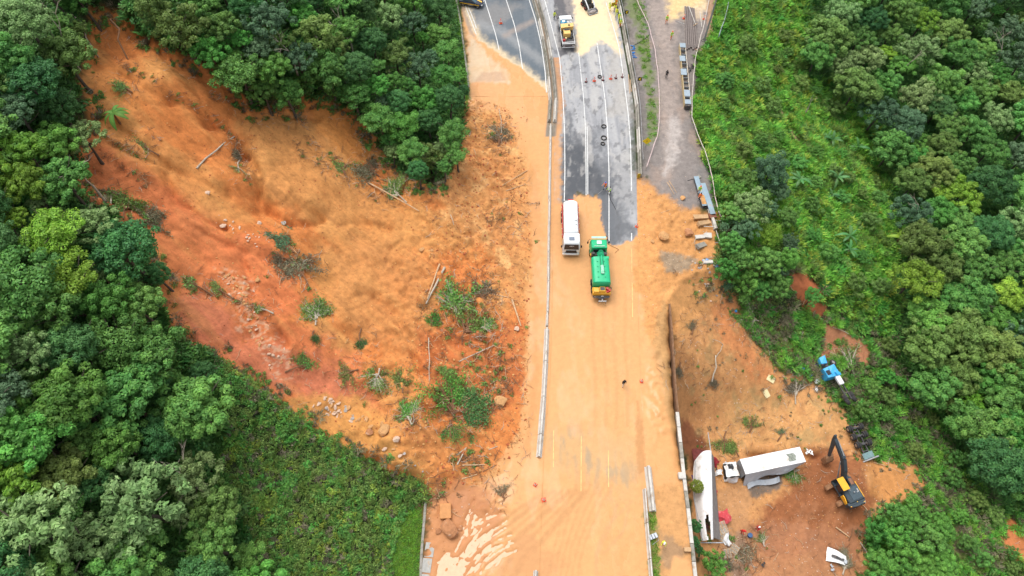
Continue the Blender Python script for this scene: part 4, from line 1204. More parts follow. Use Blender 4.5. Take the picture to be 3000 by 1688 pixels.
X, Y, Z, px, py, nz, rv = spots(0.62, 401)
scar_d = sdp(px, py, SCAR)
k = (inside(px, py, F_LEFT, 40) | inside(px, py, F_TOP, 30) | (px < 0)) & (scar_d > 4) & ~inside(px, py, Z_SHRUB) & (X < LEFT_EDGE(Y) - 1.2)
k |= inside(px, py, F_RIGHT, 20) & (px > 2300)
stuff('undergrowth', 'dark leafy undergrowth covering the forest floor between the trees', X[k], Y[k], Z[k], 0.9 + 0.9 * rv[k], [(T_BUSH[0], LEAF['shade']), (T_BUSH[1], LEAF['shade']), (T_BUSH[2], LEAF['mid']), (T_LEAFY[0], LEAF['shade'])], 1)

X, Y, Z, px, py, nz, rv = spots(0.42, 402)
k = inside(px, py, Z_SHRUB, 6)
stuff('shrubbery', 'dense low olive-green scrub on the slope below the scar', X[k], Y[k], Z[k], 0.55 + 0.65 * rv[k] + 0.2 * nz[k], [(T_FINE[0], LEAF['scrub']), (T_FINE[1], LEAF['scrub']), (T_FINE[2], LEAF['olive']), (T_FINE[0], LEAF['mid']), (T_BLADE[0], LEAF['scrub']), (T_FINE[1], LEAF['dry']), (T_FINE[2], LEAF['yellow']), (T_BUSH[1], LEAF['fresh']), (T_BUSH[0], LEAF['mid'])], 2, patch=fbm(X[k] / 3, Y[k] / 3, 3, 79))

X, Y, Z, px, py, nz, rv = spots(0.52, 403)
k = inside(px, py, Z_MEADOW, 8) & not_bare(px, py, nz)
stuff('tall_grass', 'bright green rank grass and broad-leaved weeds on the right bank', X[k], Y[k], Z[k], 0.65 + 0.8 * rv[k] + 0.25 * nz[k], [(T_LEAFY[0], LEAF['meadow']), (T_LEAFY[1], LEAF['meadow']), (T_BLADE[1], LEAF['meadow']), (T_LEAFY[2], LEAF['yellow']), (T_BUSH[0], LEAF['fresh']), (T_LEAFY[0], LEAF['fresh']), (T_FINE[0], LEAF['mid']), (T_BLADE[2], LEAF['scrub'])], 3, patch=fbm(X[k] / 4.5, Y[k] / 4.5, 3, 77))
k = inside(px, py, Z_GRASSR, 6) & not_bare(px, py, nz) & (rv < 0.92)
stuff('weeds', 'mixed green scrub and weeds round the crash site', X[k], Y[k], Z[k], 0.5 + 0.75 * rv[k] + 0.25 * nz[k], [(T_FINE[0], LEAF['scrub']), (T_FINE[1], LEAF['fresh']), (T_BLADE[1], LEAF['meadow']), (T_LEAFY[2], LEAF['fresh']), (T_FINE[2], LEAF['mid']), (T_BLADE[0], LEAF['dry']), (T_FINE[1], LEAF['olive'])], 4, patch=fbm(X[k] / 4, Y[k] / 4, 3, 78))

X, Y, Z, px, py, nz, rv = spots(0.24, 404)
k = inside(px, py, Z_LAWN, 2) & (X < LEFT_EDGE(Y) - 0.25)
k |= inside(px, py, Z_LAWN2, 2) & (X < LEFT_EDGE(Y) - 0.2)
vg = [(1838, -120), (1880, -120), (1905, 150), (1925, 330), (1925, 405), (1895, 430), (1888, 260), (1866, 130)]
k |= inside(px, py, vg, -2) & (fbm(X / 1.1, Y / 1.1, 3, 88) + 0.5 * rv + .4 * nz > 0.42) & (X > ROAD_R(Y) + 1.6)
k |= inside(px, py, [(1890, 1500), (1918, 1500), (1928, 1600), (1940, 1720), (1910, 1720)], 0) & (nz + rv > 0.5)
k |= (np.abs(X - RIGHT_EDGE(Y) - 0.3) < 1.0) & (Y > 58) & (rv < 0.75)
stuff('grass', 'short bright grass of the kerbside lawn and verges', X[k], Y[k], Z[k], 0.45 + 0.5 * rv[k], [(T_TURF[0], LEAF['grass']), (T_TURF[1], LEAF['grass']), (T_TURF[0], LEAF['meadow'])], 5)
# ------------------------------------------------------------------ paints
W_DIRT = (0.42, 0.24, 0.10)
M_WHITE = mat('paint_white', (0.78, 0.80, 0.80), 0.35, var=0.05, scale=1.2, dirt=(0.55, 0.48, 0.38), dirt_amt=0.05)
M_WHITED = mat('paint_white_dirty', (0.72, 0.73, 0.73), 0.5, var=0.08, scale=1.0, dirt=(0.46, 0.36, 0.26), dirt_amt=0.22)
M_SILVER = mat('panel_silver', (0.42, 0.45, 0.48), 0.45, var=0.1, scale=1.2, dirt=(0.30, 0.25, 0.20), dirt_amt=0.2)
M_GLASS = mat('dark_glass', (0.018, 0.022, 0.03), 0.08, var=0.1, spec=0.6)
M_BLACK = mat('black_plastic', (0.022, 0.022, 0.024), 0.55, var=0.2)
M_RUBBER = mat('tyre_rubber', (0.03, 0.029, 0.029), 0.85, var=0.3, scale=5, dirt=W_DIRT, dirt_amt=0.15)
M_RIM = mat('wheel_rim', (0.36, 0.35, 0.34), 0.45, 0.4, dirt=W_DIRT, dirt_amt=0.3)
M_CHASSIS = mat('chassis_grey', (0.07, 0.068, 0.068), 0.7, var=0.3, scale=4, dirt=W_DIRT, dirt_amt=0.2)
M_REDP = mat('paint_red', (0.42, 0.03, 0.03), 0.45, var=0.1, dirt=W_DIRT, dirt_amt=0.12)
M_GREENP = mat('paint_emerald', (0.012, 0.41, 0.175), 0.38, var=0.08, scale=1.5, dirt=(0.10, 0.30, 0.15), dirt_amt=0.15)
M_GREEND = mat('paint_emerald_dark', (0.008, 0.23, 0.10), 0.45, var=0.1, scale=1.5)
M_YELLOWP = mat('paint_yellow', (0.70, 0.38, 0.035), 0.45, var=0.1, dirt=W_DIRT, dirt_amt=0.2)
M_SANDP = mat('paint_sand_yellow', (0.72, 0.46, 0.14), 0.5, var=0.1, dirt=W_DIRT, dirt_amt=0.1)
M_TEAL = mat('plastic_teal', (0.015, 0.20, 0.33), 0.4, var=0.1)
M_BLUEP = mat('paint_sky_blue', (0.05, 0.36, 0.66), 0.4, var=0.08, dirt=W_DIRT, dirt_amt=0.1)
M_NAVY = mat('paint_navy', (0.012, 0.017, 0.035), 0.25, var=0.15, spec=0.6)
M_EXC = mat('paint_excavator_grey', (0.035, 0.05, 0.06), 0.45, var=0.15, scale=2, dirt=(0.20, 0.13, 0.08), dirt_amt=0.08)
M_EXY = mat('paint_excavator_yellow', (0.76, 0.38, 0.025), 0.4, var=0.06, dirt=W_DIRT, dirt_amt=0.08)
M_MUDDY = mat('mud_caked_steel', (0.27, 0.135, 0.065), 0.9, var=0.3, scale=5)
M_STEEL = mat('steel_grey', (0.33, 0.33, 0.33), 0.5, 0.3, var=0.2, scale=3, dirt=(0.25, 0.16, 0.10), dirt_amt=0.2)
M_LAMP = mat('lamp_lens', (0.75, 0.75, 0.70), 0.2, var=0.05)
M_TAIL = mat('tail_lens', (0.5, 0.02, 0.02), 0.3, var=0.05)
M_LETTER = mat('lettering_white', (0.80, 0.80, 0.78), 0.5, var=0.03)
M_GOLD = mat('stripe_yellow', (0.80, 0.47, 0.05), 0.4, var=0.05)

_WHEEL = {}
def wheel(parent, c, r=0.5, w_=0.3, axis=(1, 0, 0), rim=M_RIM):
    key = (round(r, 2), round(w_, 2))
    if key not in _WHEEL:
        b = MB()
        prof = [(r * .55, -w_ / 2), (r * .92, -w_ / 2), (r, -w_ * .32), (r, w_ * .32), (r * .92, w_ / 2), (r * .55, w_ / 2)]
        n = 20; vs_ = []; fs = []
        for i in range(n):
            t = 2 * math.pi * i / n
            vs_ += [(h, p * math.cos(t), p * math.sin(t)) for p, h in prof]
        m_ = len(prof)
        for i in range(n):
            for j in range(m_):
                a = i * m_ + j; bb = i * m_ + (j + 1) % m_
                a2 = ((i + 1) % n) * m_ + j; b2 = ((i + 1) % n) * m_ + (j + 1) % m_
                fs.append((a, bb, b2, a2))
        b.add(vs_, fs)
        q = MB(); q.cyl((-w_ * .38, 0, 0), (w_ * .38, 0, 0), r * .56, n=16); q.cyl((-w_ * .46, 0, 0), (w_ * .46, 0, 0), r * .2, n=10)
        for k in range(8):
            a = k * math.pi / 4
            q.cyl((-w_ * .42, r * .38 * math.cos(a), r * .38 * math.sin(a)), (w_ * .42, r * .38 * math.cos(a), r * .38 * math.sin(a)), r * .05, n=6)
        _WHEEL[key] = (b.mesh('wheel', True), q.mesh('rim', True))
    a, q = _WHEEL[key]
    rot = Vector((1, 0, 0)).rotation_difference(Vector(axis)).to_euler()
    o = link_mesh('wheel', a, M_RUBBER, parent, loc=c, rot=rot)
    link_mesh('rim', q, rim, o)
    return o

def text_part(name, txt, size, parent, m, loc, rot, ext=0.012, sx=1.0):
    cu = bpy.data.curves.new(name, 'FONT')
    cu.body = txt; cu.size = size; cu.extrude = ext; cu.align_x = 'CENTER'; cu.align_y = 'CENTER'; cu.resolution_u = 2
    cu.space_character = 1.05
    tmp = bpy.data.objects.new('tmp_text', cu)
    COL.objects.link(tmp)
    bpy.context.view_layer.update()
    me = bpy.data.meshes.new_from_object(tmp.evaluated_get(bpy.context.evaluated_depsgraph_get()))
    bpy.data.objects.remove(tmp); bpy.data.curves.remove(cu)
    me.materials.clear()
    return link_mesh(name, me, m, parent, loc=loc, rot=rot, scale=(sx, 1, 1))

def rounded_tank(b, y0, y1, w_, h, zc, n=28, pw=2.6, dome=0.35):
    secs = [(y0 - dome, 0.25), (y0 - dome * .75, 0.62), (y0 - dome * .3, 0.92), (y0, 1.0), (y1, 1.0), (y1 + dome * .3, 0.92), (y1 + dome * .75, 0.62), (y1 + dome, 0.25)]
    vs_ = []; fs = []
    for y, k in secs:
        for i in range(n):
            t = 2 * math.pi * i / n
            c, s = math.cos(t), math.sin(t)
            vs_.append((math.copysign(abs(c) ** (2 / pw), c) * w_ / 2 * k, y, zc + math.copysign(abs(s) ** (2 / pw), s) * h / 2 * k))
    for j in range(len(secs) - 1):
        for i in range(n):
            a = j * n + i; q = j * n + (i + 1) % n
            fs.append((a, a + n, q + n, q))
    fs.append(tuple(range(n))); fs.append(tuple(range(len(vs_) - 1, len(vs_) - 1 - n, -1)))
    b.add(vs_, fs)

def loft_cab(b, prof, w_, taper=0.92, rnd=0.12):
    """cab shell from a side profile (y,z), sides leaning in towards the roof"""
    zs = [p[1] for p in prof]; z0, z1 = min(zs), max(zs)
    rows = []
    for f, ins in ((-1, rnd), (-1, 0), (1, 0), (1, rnd)):
        row = []
        for (y, z) in prof:
            k = 1 - (1 - taper) * max(0, (z - (z0 + z1) / 2) / ((z1 - z0) / 2))
            cy = (min(p[0] for p in prof) + max(p[0] for p in prof)) / 2; cz = (z0 + z1) / 2
            s = 1 - ins * .5 if ins else 1
            row.append((f * (w_ / 2 * k - (0 if ins else rnd) * 0 - (0 if ins else rnd * .0) + (-0 if not ins else 0)) if ins else f * (w_ / 2 * k - rnd), cy + (y - cy) * (1 - (ins and .10)), cz + (z - cz) * (1 - (ins and .10))))
        rows.append(row)
    n = len(prof)
    vs_ = [p for r_ in (rows[0], rows[1], rows[2], rows[3]) for p in r_]
    fs = [tuple(range(n - 1, -1, -1)), tuple(range(3 * n, 4 * n))]
    for j in range(3):
        for i in range(n):
            fs.append((j * n + i, j * n + (i + 1) % n, (j + 1) * n + (i + 1) % n, (j + 1) * n + i))
    b.add(vs_, fs)

def truck_place(front, rear):
    """base point and heading of something whose front/rear ground points are known"""
    f, r_ = Vector(front), Vector(rear)
    d = f - r_
    return (f + r_) / 2, math.atan2(-d.x, d.y), d.length

# ------------------------------------------------------------------ white tanker lorry
def tanker():
    o = empty('tank_truck', 'white tanker lorry with red side rails facing down the muddy road', 'truck', (8.62, 58.1, 0.05), math.pi - 0.02)
    MB().box((0, 0, .85), (.9, 8.3, .28), .03).box((0, -1.0, .8), (2.1, 4.8, .12), .02).build('chassis', M_CHASSIS, o)
    b = MB(); loft_cab(b, [(2.35, .75), (4.2, .62), (4.28, 1.1), (4.18, 1.8), (3.92, 2.75), (3.6, 3.0), (2.35, 3.1)], 2.46, .93, .1)
    cab = b.build('cab', M_WHITE, o)
    MB().hexa([(-1.05, 4.22, 1.72), (1.05, 4.22, 1.72), (.99, 4.0, 2.66), (-.99, 4.0, 2.66), (-1.05, 4.26, 1.73), (1.05, 4.26, 1.73), (.99, 4.04, 2.68), (-.99, 4.04, 2.68)]).build('windscreen', M_GLASS, cab)
    MB().hexa([(-.85, 4.27, .95), (.85, 4.27, .95), (.72, 4.25, 1.5), (-.72, 4.25, 1.5), (-.85, 4.34, .95), (.85, 4.34, .95), (.72, 4.31, 1.5), (-.72, 4.31, 1.5)]).build('grille', M_BLACK, cab)
    MB().box((0, 3.25, 3.06), (.78, .58, .08), .03).build('roof_hatch', mat('tinted_hatch', (.14, .17, .22), .3), cab)
    MB().box((0, 4.28, .62), (2.44, .3, .4), .1).build('bumper', M_WHITE, cab)
    for s in (-1, 1):
        MB().box((s * .93, 4.38, .82), (.38, .12, .2), .04).build('headlight', M_LAMP, cab)
        MB().box((s * 1.42, 4.0, 2.15), (.2, .14, .52), .05).tube([(s * 1.15, 3.95, 2.5), (s * 1.42, 4.0, 2.42)], .03, 6).build('mirror', M_BLACK, cab)
        MB().hexa([(s * 1.235, 2.95, 1.75), (s * 1.235, 3.95, 1.75), (s * 1.17, 3.75, 2.55), (s * 1.17, 3.0, 2.6), (s * 1.245, 2.95, 1.75), (s * 1.245, 3.95, 1.75), (s * 1.18, 3.75, 2.55), (s * 1.18, 3.0, 2.6)]).build('side_window', M_GLASS, cab)
    text_part('lettering', '3CTJ', .3, cab, M_LETTER, (-.02, 4.14, 2.4), (math.pi / 2 + .22, 0, math.pi))
    t = MB(); rounded_tank(t, -3.55, 1.85, 2.15, 1.75, 2.15); tank = t.build('tank', M_WHITE, o)
    MB().torus((0, -3.2, 2.15), (0, 1, 0), .0, .0).box((0, -3.2, 3.05), (1.2, .06, .05), .01).box((0, 1.4, 3.05), (1.2, .06, .05), .01).box((0, -.8, 3.04), (1.2, .06, .05), .01).build('rib', M_WHITED, tank)
    MB().cyl((-.55, -.2, 2.9), (-.55, -.2, 3.16), .26, n=16).cyl((-.62, .55, 2.85), (-.62, .55, 3.1), .18, n=12).tube([(-.6, -1.3, 2.95), (-.66, -1.5, 3.02), (-.86, -1.2, 2.85), (-.95, -.6, 2.7)], .07, 8).build('manhole', M_WHITED, tank)
    MB().tube([(.7, -3.7, 1.6), (.75, -3.85, 2.6), (.6, -3.5, 3.06), (.3, -3.4, 3.08)], .035, 6).tube([(.95, -3.6, 1.6), (.95, -3.75, 2.6), (.8, -3.4, 2.95)], .03, 6).build('ladder', M_STEEL, tank)
    for s in (-1, 1):
        MB().box((s * 1.16, -.95, 1.38), (.2, 5.9, .42), .04).box((s * 1.2, -.95, 1.85), (.06, 5.9, .06), .01).build('side_rail', M_REDP, o)
        for k in range(6):
            MB().box((s * 1.28, -3.4 + k * .98, 1.55), (.07, .16, .12), .02).build('marker_light', M_LAMP, o)
    MB().box((0, -3.95, 1.7), (1.5, .35, .9), .1).cyl((-.35, -3.98, 2.35), (.35, -3.98, 2.35), .28, n=14).build('rear_reel', M_REDP, o)
    MB().box((0, -4.15, .75), (2.3, .12, .3), .03).build('rear_bumper', M_CHASSIS, o)
    for y in (3.15, -1.9, -3.0):
        for s in (-1, 1): wheel(o, (s * 1.05, y, .48), .5, .32 if y > 0 else .5)
tanker()

# ------------------------------------------------------------------ green suction tanker
def green_truck():
    o = empty('vacuum_truck', 'emerald green suction tanker lorry with yellow rear deck, facing up the road', 'truck', (12.45, 50.7, 0.05), 0.0)
    MB().box((0, -.2, .85), (.9, 8.6, .28), .03).box((0, -1.6, 1.0), (2.2, 5.6, .14), .02).build('chassis', M_CHASSIS, o)
    b = MB(); loft_cab(b, [(2.75, .8), (4.5, .7), (4.56, 1.7), (4.3, 2.6), (4.05, 2.8), (2.75, 2.85)], 2.4, .93, .1)
    cab = b.build('cab', M_GREENP, o)
    MB().box((0, 3.62, 2.9), (.7, .62, .08), .03).build('roof_hatch', mat('hatch_pale', (.55, .68, .62), .35), cab)
    MB().box((0, 2.72, 2.1), (1.7, .05, .6), .02).build('rear_window', M_GLASS, cab)
    MB().hexa([(-1.0, 4.54, 1.7), (1.0, 4.54, 1.7), (.95, 4.33, 2.5), (-.95, 4.33, 2.5), (-1.0, 4.58, 1.7), (1.0, 4.58, 1.7), (.95, 4.37, 2.5), (-.95, 4.37, 2.5)]).build('windscreen', M_GLASS, cab)
    MB().box((0, 2.95, 2.95), (1.5, .06, .08), .01).build('light_bar', M_LAMP, cab)
    MB().box((0, 4.5, 2.85), (2.1, .35, .07), .03).build('sun_visor', mat('visor_pale_green', (.35, .62, .5), .4), cab)
    for s in (-1, 1):
        MB().box((s * 1.52, 4.15, 2.05), (.2, .16, .5), .05).tube([(s * 1.1, 4.3, 2.55), (s * 1.3, 4.35, 2.62), (s * 1.52, 4.18, 2.3)], .03, 6).build('mirror', M_BLACK, cab)
    MB().tube([(1.15, 4.0, 2.6), (1.25, 4.35, 3.05), (1.0, 4.6, 3.1)], .05, 6).build('intake', M_BLACK, cab)
    MB().box((0, 2.35, 1.45), (2.2, .55, .8), .08).box((.8, 2.2, 2.0), (.55, .5, .5), .08).cyl((-.85, 2.3, 1.6), (-.85, 2.3, 2.2), .2).build('engine_unit', M_CHASSIS, o)
    MB().box((0, 2.65, 1.1), (2.42, .5, .35), .05).build('step_deck', M_YELLOWP, o)
    t = MB(); rounded_tank(t, -2.85, 1.25, 2.5, 1.75, 2.0, n=36, pw=4.2, dome=.22); tank = t.build('tank', M_GREENP, o)
    MB().box((-.08, .2, 2.95), (.06, 3.4, .1), .02).box((.34, .2, 2.95), (.06, 3.4, .1), .02).build('boom_rail', M_GREEND, tank)
    MB().cyl((.12, 2.35, 1.8), (.12, 1.45, 2.75), .46, .46, n=20).build('suction_elbow', M_GREENP, tank)
    MB().cyl((.12, 2.12, 2.62), (.12, 1.95, 2.86), .36, .40, n=20).build('elbow_mouth', M_GREEND, tank)
    MB().tube([(.14, 1.4, 2.85), (.14, .2, 3.0), (.14, -1.6, 3.02)], .13, 10).build('suction_boom', M_GREENP, tank)
    MB().box((.12, -1.0, 3.05), (.42, 1.4, .18), .04).build('boom_head', mat('boom_pale_green', (.28, .52, .38), .5), tank)
    for k in range(4):
        for s in (-1, 1):
            MB().tube([(s * .75, .5 - k * .85, 2.72), (s * .4, .5 - k * .85 - .12, 2.96)], .035, 5).build('cleat', M_GREEND, tank)
    MB().box((.85, 1.1, 2.75), (.75, .45, .2), .05).build('valve_box', M_GREENP, tank)
    MB().box((0, -3.55, 1.35), (2.5, 1.0, .7), .05).box((-.75, -3.6, 1.8), (.8, .75, .35), .06).build('rear_deck', M_YELLOWP, o)
    MB().box((.08, -3.55, 1.9), (.8, .75, .35), .05).build('control_box', M_YELLOWP, o)
    MB().box((.08, -3.55, 2.1), (.62, .5, .05), .01).build('vent_panel', M_CHASSIS, o)
    MB().cyl((.75, -3.45, 1.7), (.75, -3.45, 2.1), .2).cyl((1.05, -3.7, 1.6), (1.05, -3.7, 2.05), .18).box((.8, -3.85, 1.75), (.4, .25, .35), .06).build('pump', M_REDP, o)
    MB().torus((1.08, -3.4, 1.95), (0, 0, 1), .22, .07).build('hose_coil', M_BLACK, o)
    MB().box((0, -4.1, .9), (2.4, .14, .3), .03).build('rear_bumper', M_CHASSIS, o)
    MB().box((.12, -4.45, .85), (.16, .8, .14), .02).box((.12, -4.85, .85), (1.1, .16, .14), .02).box((.12, -4.2, 1.05), (.35, .2, .3), .03).cyl((-.42, -4.85, .1), (-.42, -4.85, .9), .04).cyl((.66, -4.85, .1), (.66, -4.85, .9), .04).build('tow_bracket', M_STEEL, o)
    for y in (3.5, -1.6, -2.8):
        for s in (-1, 1): wheel(o, (s * 1.05, y, .48), .5, .32 if y > 0 else .5)
green_truck()

# ------------------------------------------------------------------ blue and white works lorry near the top
def works_truck():
    f = P(1653, 52, 1.2); r_ = P(1668, 141, 1.2)
    c, h, L_ = truck_place((f.x, f.y, 0), (r_.x, r_.y, 0))
    o = empty('works_truck', 'works lorry with white bonnet, teal tank and sand-yellow hopper on flat bed', 'truck', (c.x, c.y, .05), h)
    MB().box((0, 0, .8), (.9, 6.6, .26), .03).build('chassis', M_CHASSIS, o)
    b = MB(); loft_cab(b, [(1.9, .7), (3.4, .7), (3.45, 1.4), (3.25, 2.2), (1.9, 2.5)], 2.2, .94, .12); cab = b.build('cab', M_WHITE, o)
    MB().hexa([(-.9, 3.42, 1.5), (.9, 3.42, 1.5), (.85, 3.28, 2.15), (-.85, 3.28, 2.15), (-.9, 3.46, 1.5), (.9, 3.46, 1.5), (.85, 3.32, 2.15), (-.85, 3.32, 2.15)]).build('windscreen', M_GLASS, cab)
    for s in (-1, 1):
        MB().box((s * 1.3, 3.0, 1.85), (.16, .14, .42), .04).tube([(s * 1.0, 2.95, 2.1), (s * 1.3, 3.0, 2.05)], .03, 5).build('mirror', M_BLACK, cab)
    MB().cyl((-.48, 1.35, 1.2), (-.48, 1.35, 2.35), .62, .55, n=18).cyl((-.48, 1.35, 2.35), (-.48, 1.35, 2.5), .55, .3, n=18).build('water_tank', M_TEAL, o)
    MB().box((-.5, 1.35, 2.53), (.5, .4, .04), .01).build('tank_label', M_LETTER, o)
    MB().cyl((.55, 1.35, 1.2), (.55, 1.35, 2.3), .5, .48, n=18).build('drum', M_WHITED, o)
    MB().torus((.55, 1.35, 2.32), (0, 0, 1), .34, .07).cyl((.55, 1.35, 2.3), (.55, 1.35, 2.4), .14, n=10).build('drum_ring', M_STEEL, o)
    MB().hexa([(-1.05, .05, 1.6), (1.05, .05, 1.6), (1.05, .9, 1.7), (-1.05, .9, 1.7), (-1.15, -.15, 2.35), (1.15, .0, 2.45), (1.12, .75, 2.6), (-1.12, .75, 2.5)]).build('hopper', M_SANDP, o)
    MB().box((.35, .3, 2.55), (.3, .3, .12), .04).build('hopper_cap', M_CHASSIS, o)
    MB().box((-.1, -.75, 1.6), (1.2, 1.2, .9), .05).build('engine_box', M_SANDP, o)
    MB().box((-.1, -.35, 2.08), (1.0, .32, .06), .01).build('vent_panel', M_BLACK, o)
    MB().tube([(-.75, -.2, 1.2), (-.72, -.2, 2.1), (.55, -.2, 2.1), (.55, -.2, 1.2)], .04, 6).build('frame', M_STEEL, o)
    MB().box((0, -1.2, 1.08), (2.15, 4.2, .1), .02).build('flat_bed', M_CHASSIS, o)
    for s in (-1, 1):
        MB().box((s * 1.1, -1.2, 1.3), (.06, 4.2, .4), .01).build('side_board', M_WHITED, o)
    MB().box((-.75, -2.2, 1.35), (.45, .4, .45), .06).build('red_box', M_REDP, o)
    MB().cyl((-.35, -1.75, 1.15), (-.35, -1.75, 1.5), .17, n=12).build('bucket', mat('bucket_cream', (.75, .6, .3), .5), o)
    MB().cyl((.75, -1.3, 1.15), (.75, -1.3, 1.55), .14, n=10).cyl((.55, -1.6, 1.15), (.55, -1.6, 1.5), .14, n=10).box((.7, -.7, 1.35), (.5, .7, .4), .05).build('tools', M_CHASSIS, o)
    MB().box((0, -2.7, 1.3), (2.2, .1, .12), .02).box((0, -3.05, 1.3), (2.2, .1, .12), .02).build('crash_rail', M_LETTER, o)
    MB().box((0, -3.2, .95), (2.2, .12, .35), .03).build('rear_panel', mat('panel_maroon', (.09, .03, .04), .5), o)
    MB().box((0, -3.32, .72), (2.25, .1, .12), .02).build('rear_bumper', M_LETTER, o)
    for s in (-1, 1):
        MB().box((s * .85, -3.27, .98), (.4, .05, .14), .02).build('tail_lamp', M_LAMP, o)
    for y in (2.5, -1.9):
        for s in (-1, 1): wheel(o, (s * .95, y, .44), .45, .3 if y > 0 else .5)
works_truck()

# ------------------------------------------------------------------ skid-steer loader
def skid_steer():
    c = P(1722, 14, .5)
    o = empty('skid_steer_loader', 'white skid-steer loader with broad grey bucket on the dusted lane', 'loader', (c.x, c.y, .05), math.pi + 0.42)
    MB().box((0, -.25, .75), (1.15, 2.3, .75), .08).build('body', M_CHASSIS, o)
    MB().box((0, .05, 1.55), (.95, 1.25, .95), .1).build('cab_cage', mat('cage_dark', (.03, .04, .035), .5), o)
    MB().box((0, -.15, 2.06), (.95, .9, .08), .03).build('roof', mat('roof_bluegrey', (.32, .42, .46), .4), o)
    MB().box((0, .35, 1.3), (.45, .4, .5), .1).build('seat', M_BLACK, o)
    MB().box((0, -1.25, 1.15), (1.1, .55, .7), .1).build('engine_cover', M_WHITED, o)
    for s in (-1, 1):
        MB().tube([(s * .68, -1.25, 1.75), (s * .7, .3, 1.65), (s * .66, 1.35, .95), (s * .6, 1.65, .5)], .11, 8).build('lift_arm', M_WHITE, o)
        for y in (.55, -.75): wheel(o, (s * .78, y, .4), .42, .3, rim=M_REDP)
    b = MB(); b.prism([(1.6, .1), (2.35, .06), (2.4, .12), (1.75, .3), (1.66, .75), (1.58, .75)], -.9, .9)
    b.box((-.9, 1.95, .35), (.04, .8, .55)).box((.9, 1.95, .35), (.04, .8, .55)).build('bucket', M_STEEL, o)
    MB().ball((0, 1.95, .3), (.85, .38, .32), 14, 6, -.5).build('load', mat('bucket_dust', (.33, .29, .27), .95), o)
skid_steer()

# ------------------------------------------------------------------ cars
def car(label, loc, heading, police):
    o = empty('car', label, 'car', loc, heading)
    W_, z0 = 1.82, .32
    secs = [(-2.25, .55, .86, .80), (-2.1, .42, .98, .90), (-1.3, .34, 1.02, .96), (0, .32, 1.0, .98), (1.2, .33, .98, .97), (1.95, .4, .84, .90), (2.25, .48, .68, .74)]
    vs_ = []; fs = []
    for (y, a, t, k) in secs:
        hw = W_ / 2 * k
        vs_ += [(-hw * .92, y, a), (-hw, y, a + .18), (-hw * .97, y, t - .1), (-hw * .86, y, t), (hw * .86, y, t), (hw * .97, y, t - .1), (hw, y, a + .18), (hw * .92, y, a)]
    for j in range(len(secs) - 1):
        for i in range(8):
            a = j * 8 + i; q = j * 8 + (i + 1) % 8
            fs.append((a, a + 8, q + 8, q))
    fs += [tuple(range(8)), tuple(range(len(vs_) - 1, len(vs_) - 9, -1))]
    body = MB().add(vs_, fs).build('body', M_NAVY, o)
    gh = [(-1.75, .98, .80), (-1.15, 1.46, .66), (.25, 1.5, .64), (1.05, 1.0, .80)]
    vs_ = []; fs = []
    for (y, z, k) in gh:
        vs_ += [(-W_ / 2 * k * 1.06, y, .97), (-W_ / 2 * k, y, z), (W_ / 2 * k, y, z), (W_ / 2 * k * 1.06, y, .97)]
    for j in range(3):
        for i in range(4):
            a = j * 4 + i; q = j * 4 + (i + 1) % 4
            fs.append((a, q, q + 4, a + 4))
    fs += [(3, 2, 1, 0), (12, 13, 14, 15)]
    MB().add(vs_, fs).build('windows', mat('car_glass', (.05, .10, .13), .08, spec=.7), o)
    MB().box((0, -.45, 1.5), (1.16, 1.35, .05), .02).build('roof', M_NAVY, o)
    for s in (-1, 1):
        for y in (1.42, -1.35): wheel(o, (s * .80, y, .33), .34, .24)
        MB().box((s * .62, 2.2, .68), (.36, .14, .14), .04).build('headlight', M_LAMP, o)
        MB().box((s * .95, .75, 1.02), (.16, .12, .12), .03).build('door_mirror', M_NAVY, o)
        if police:
            MB().box((s * .905, -.1, .74), (.02, 3.7, .17), .005).build('side_stripe', M_GOLD, o)
            text_part('lettering', 'POLICIA', .2, o, M_LETTER, (s * .925, .1, .54), (math.pi / 2, 0, s * math.pi / 2))
    if police:
        MB().hexa([(-.5, 1.1, .985), (-.2, 1.1, .985), (.1, 2.0, .865), (-.25, 2.0, .865), (-.5, 1.1, 1.0), (-.2, 1.1, 1.0), (.1, 2.0, .88), (-.25, 2.0, .88)]).build('bonnet_stripe', M_GOLD, o)
        MB().box((0, -.2, 1.56), (1.1, .3, .1), .03).build('light_bar', mat('light_bar_red', (.5, .03, .03), .3), o)
        MB().box((0, -.9, 1.53), (.9, .5, .012), .003).build('roof_mark', M_LETTER, o)
p = P(1381, 6, .6)
car('dark police car with a yellow side stripe, parked across the shoulder', (p.x, p.y, .04), R(-104), True)
p = P(1497, -22, .6)
car('dark car cut off by the top edge, between the lane lines', (p.x, p.y, .04), R(-100), False)
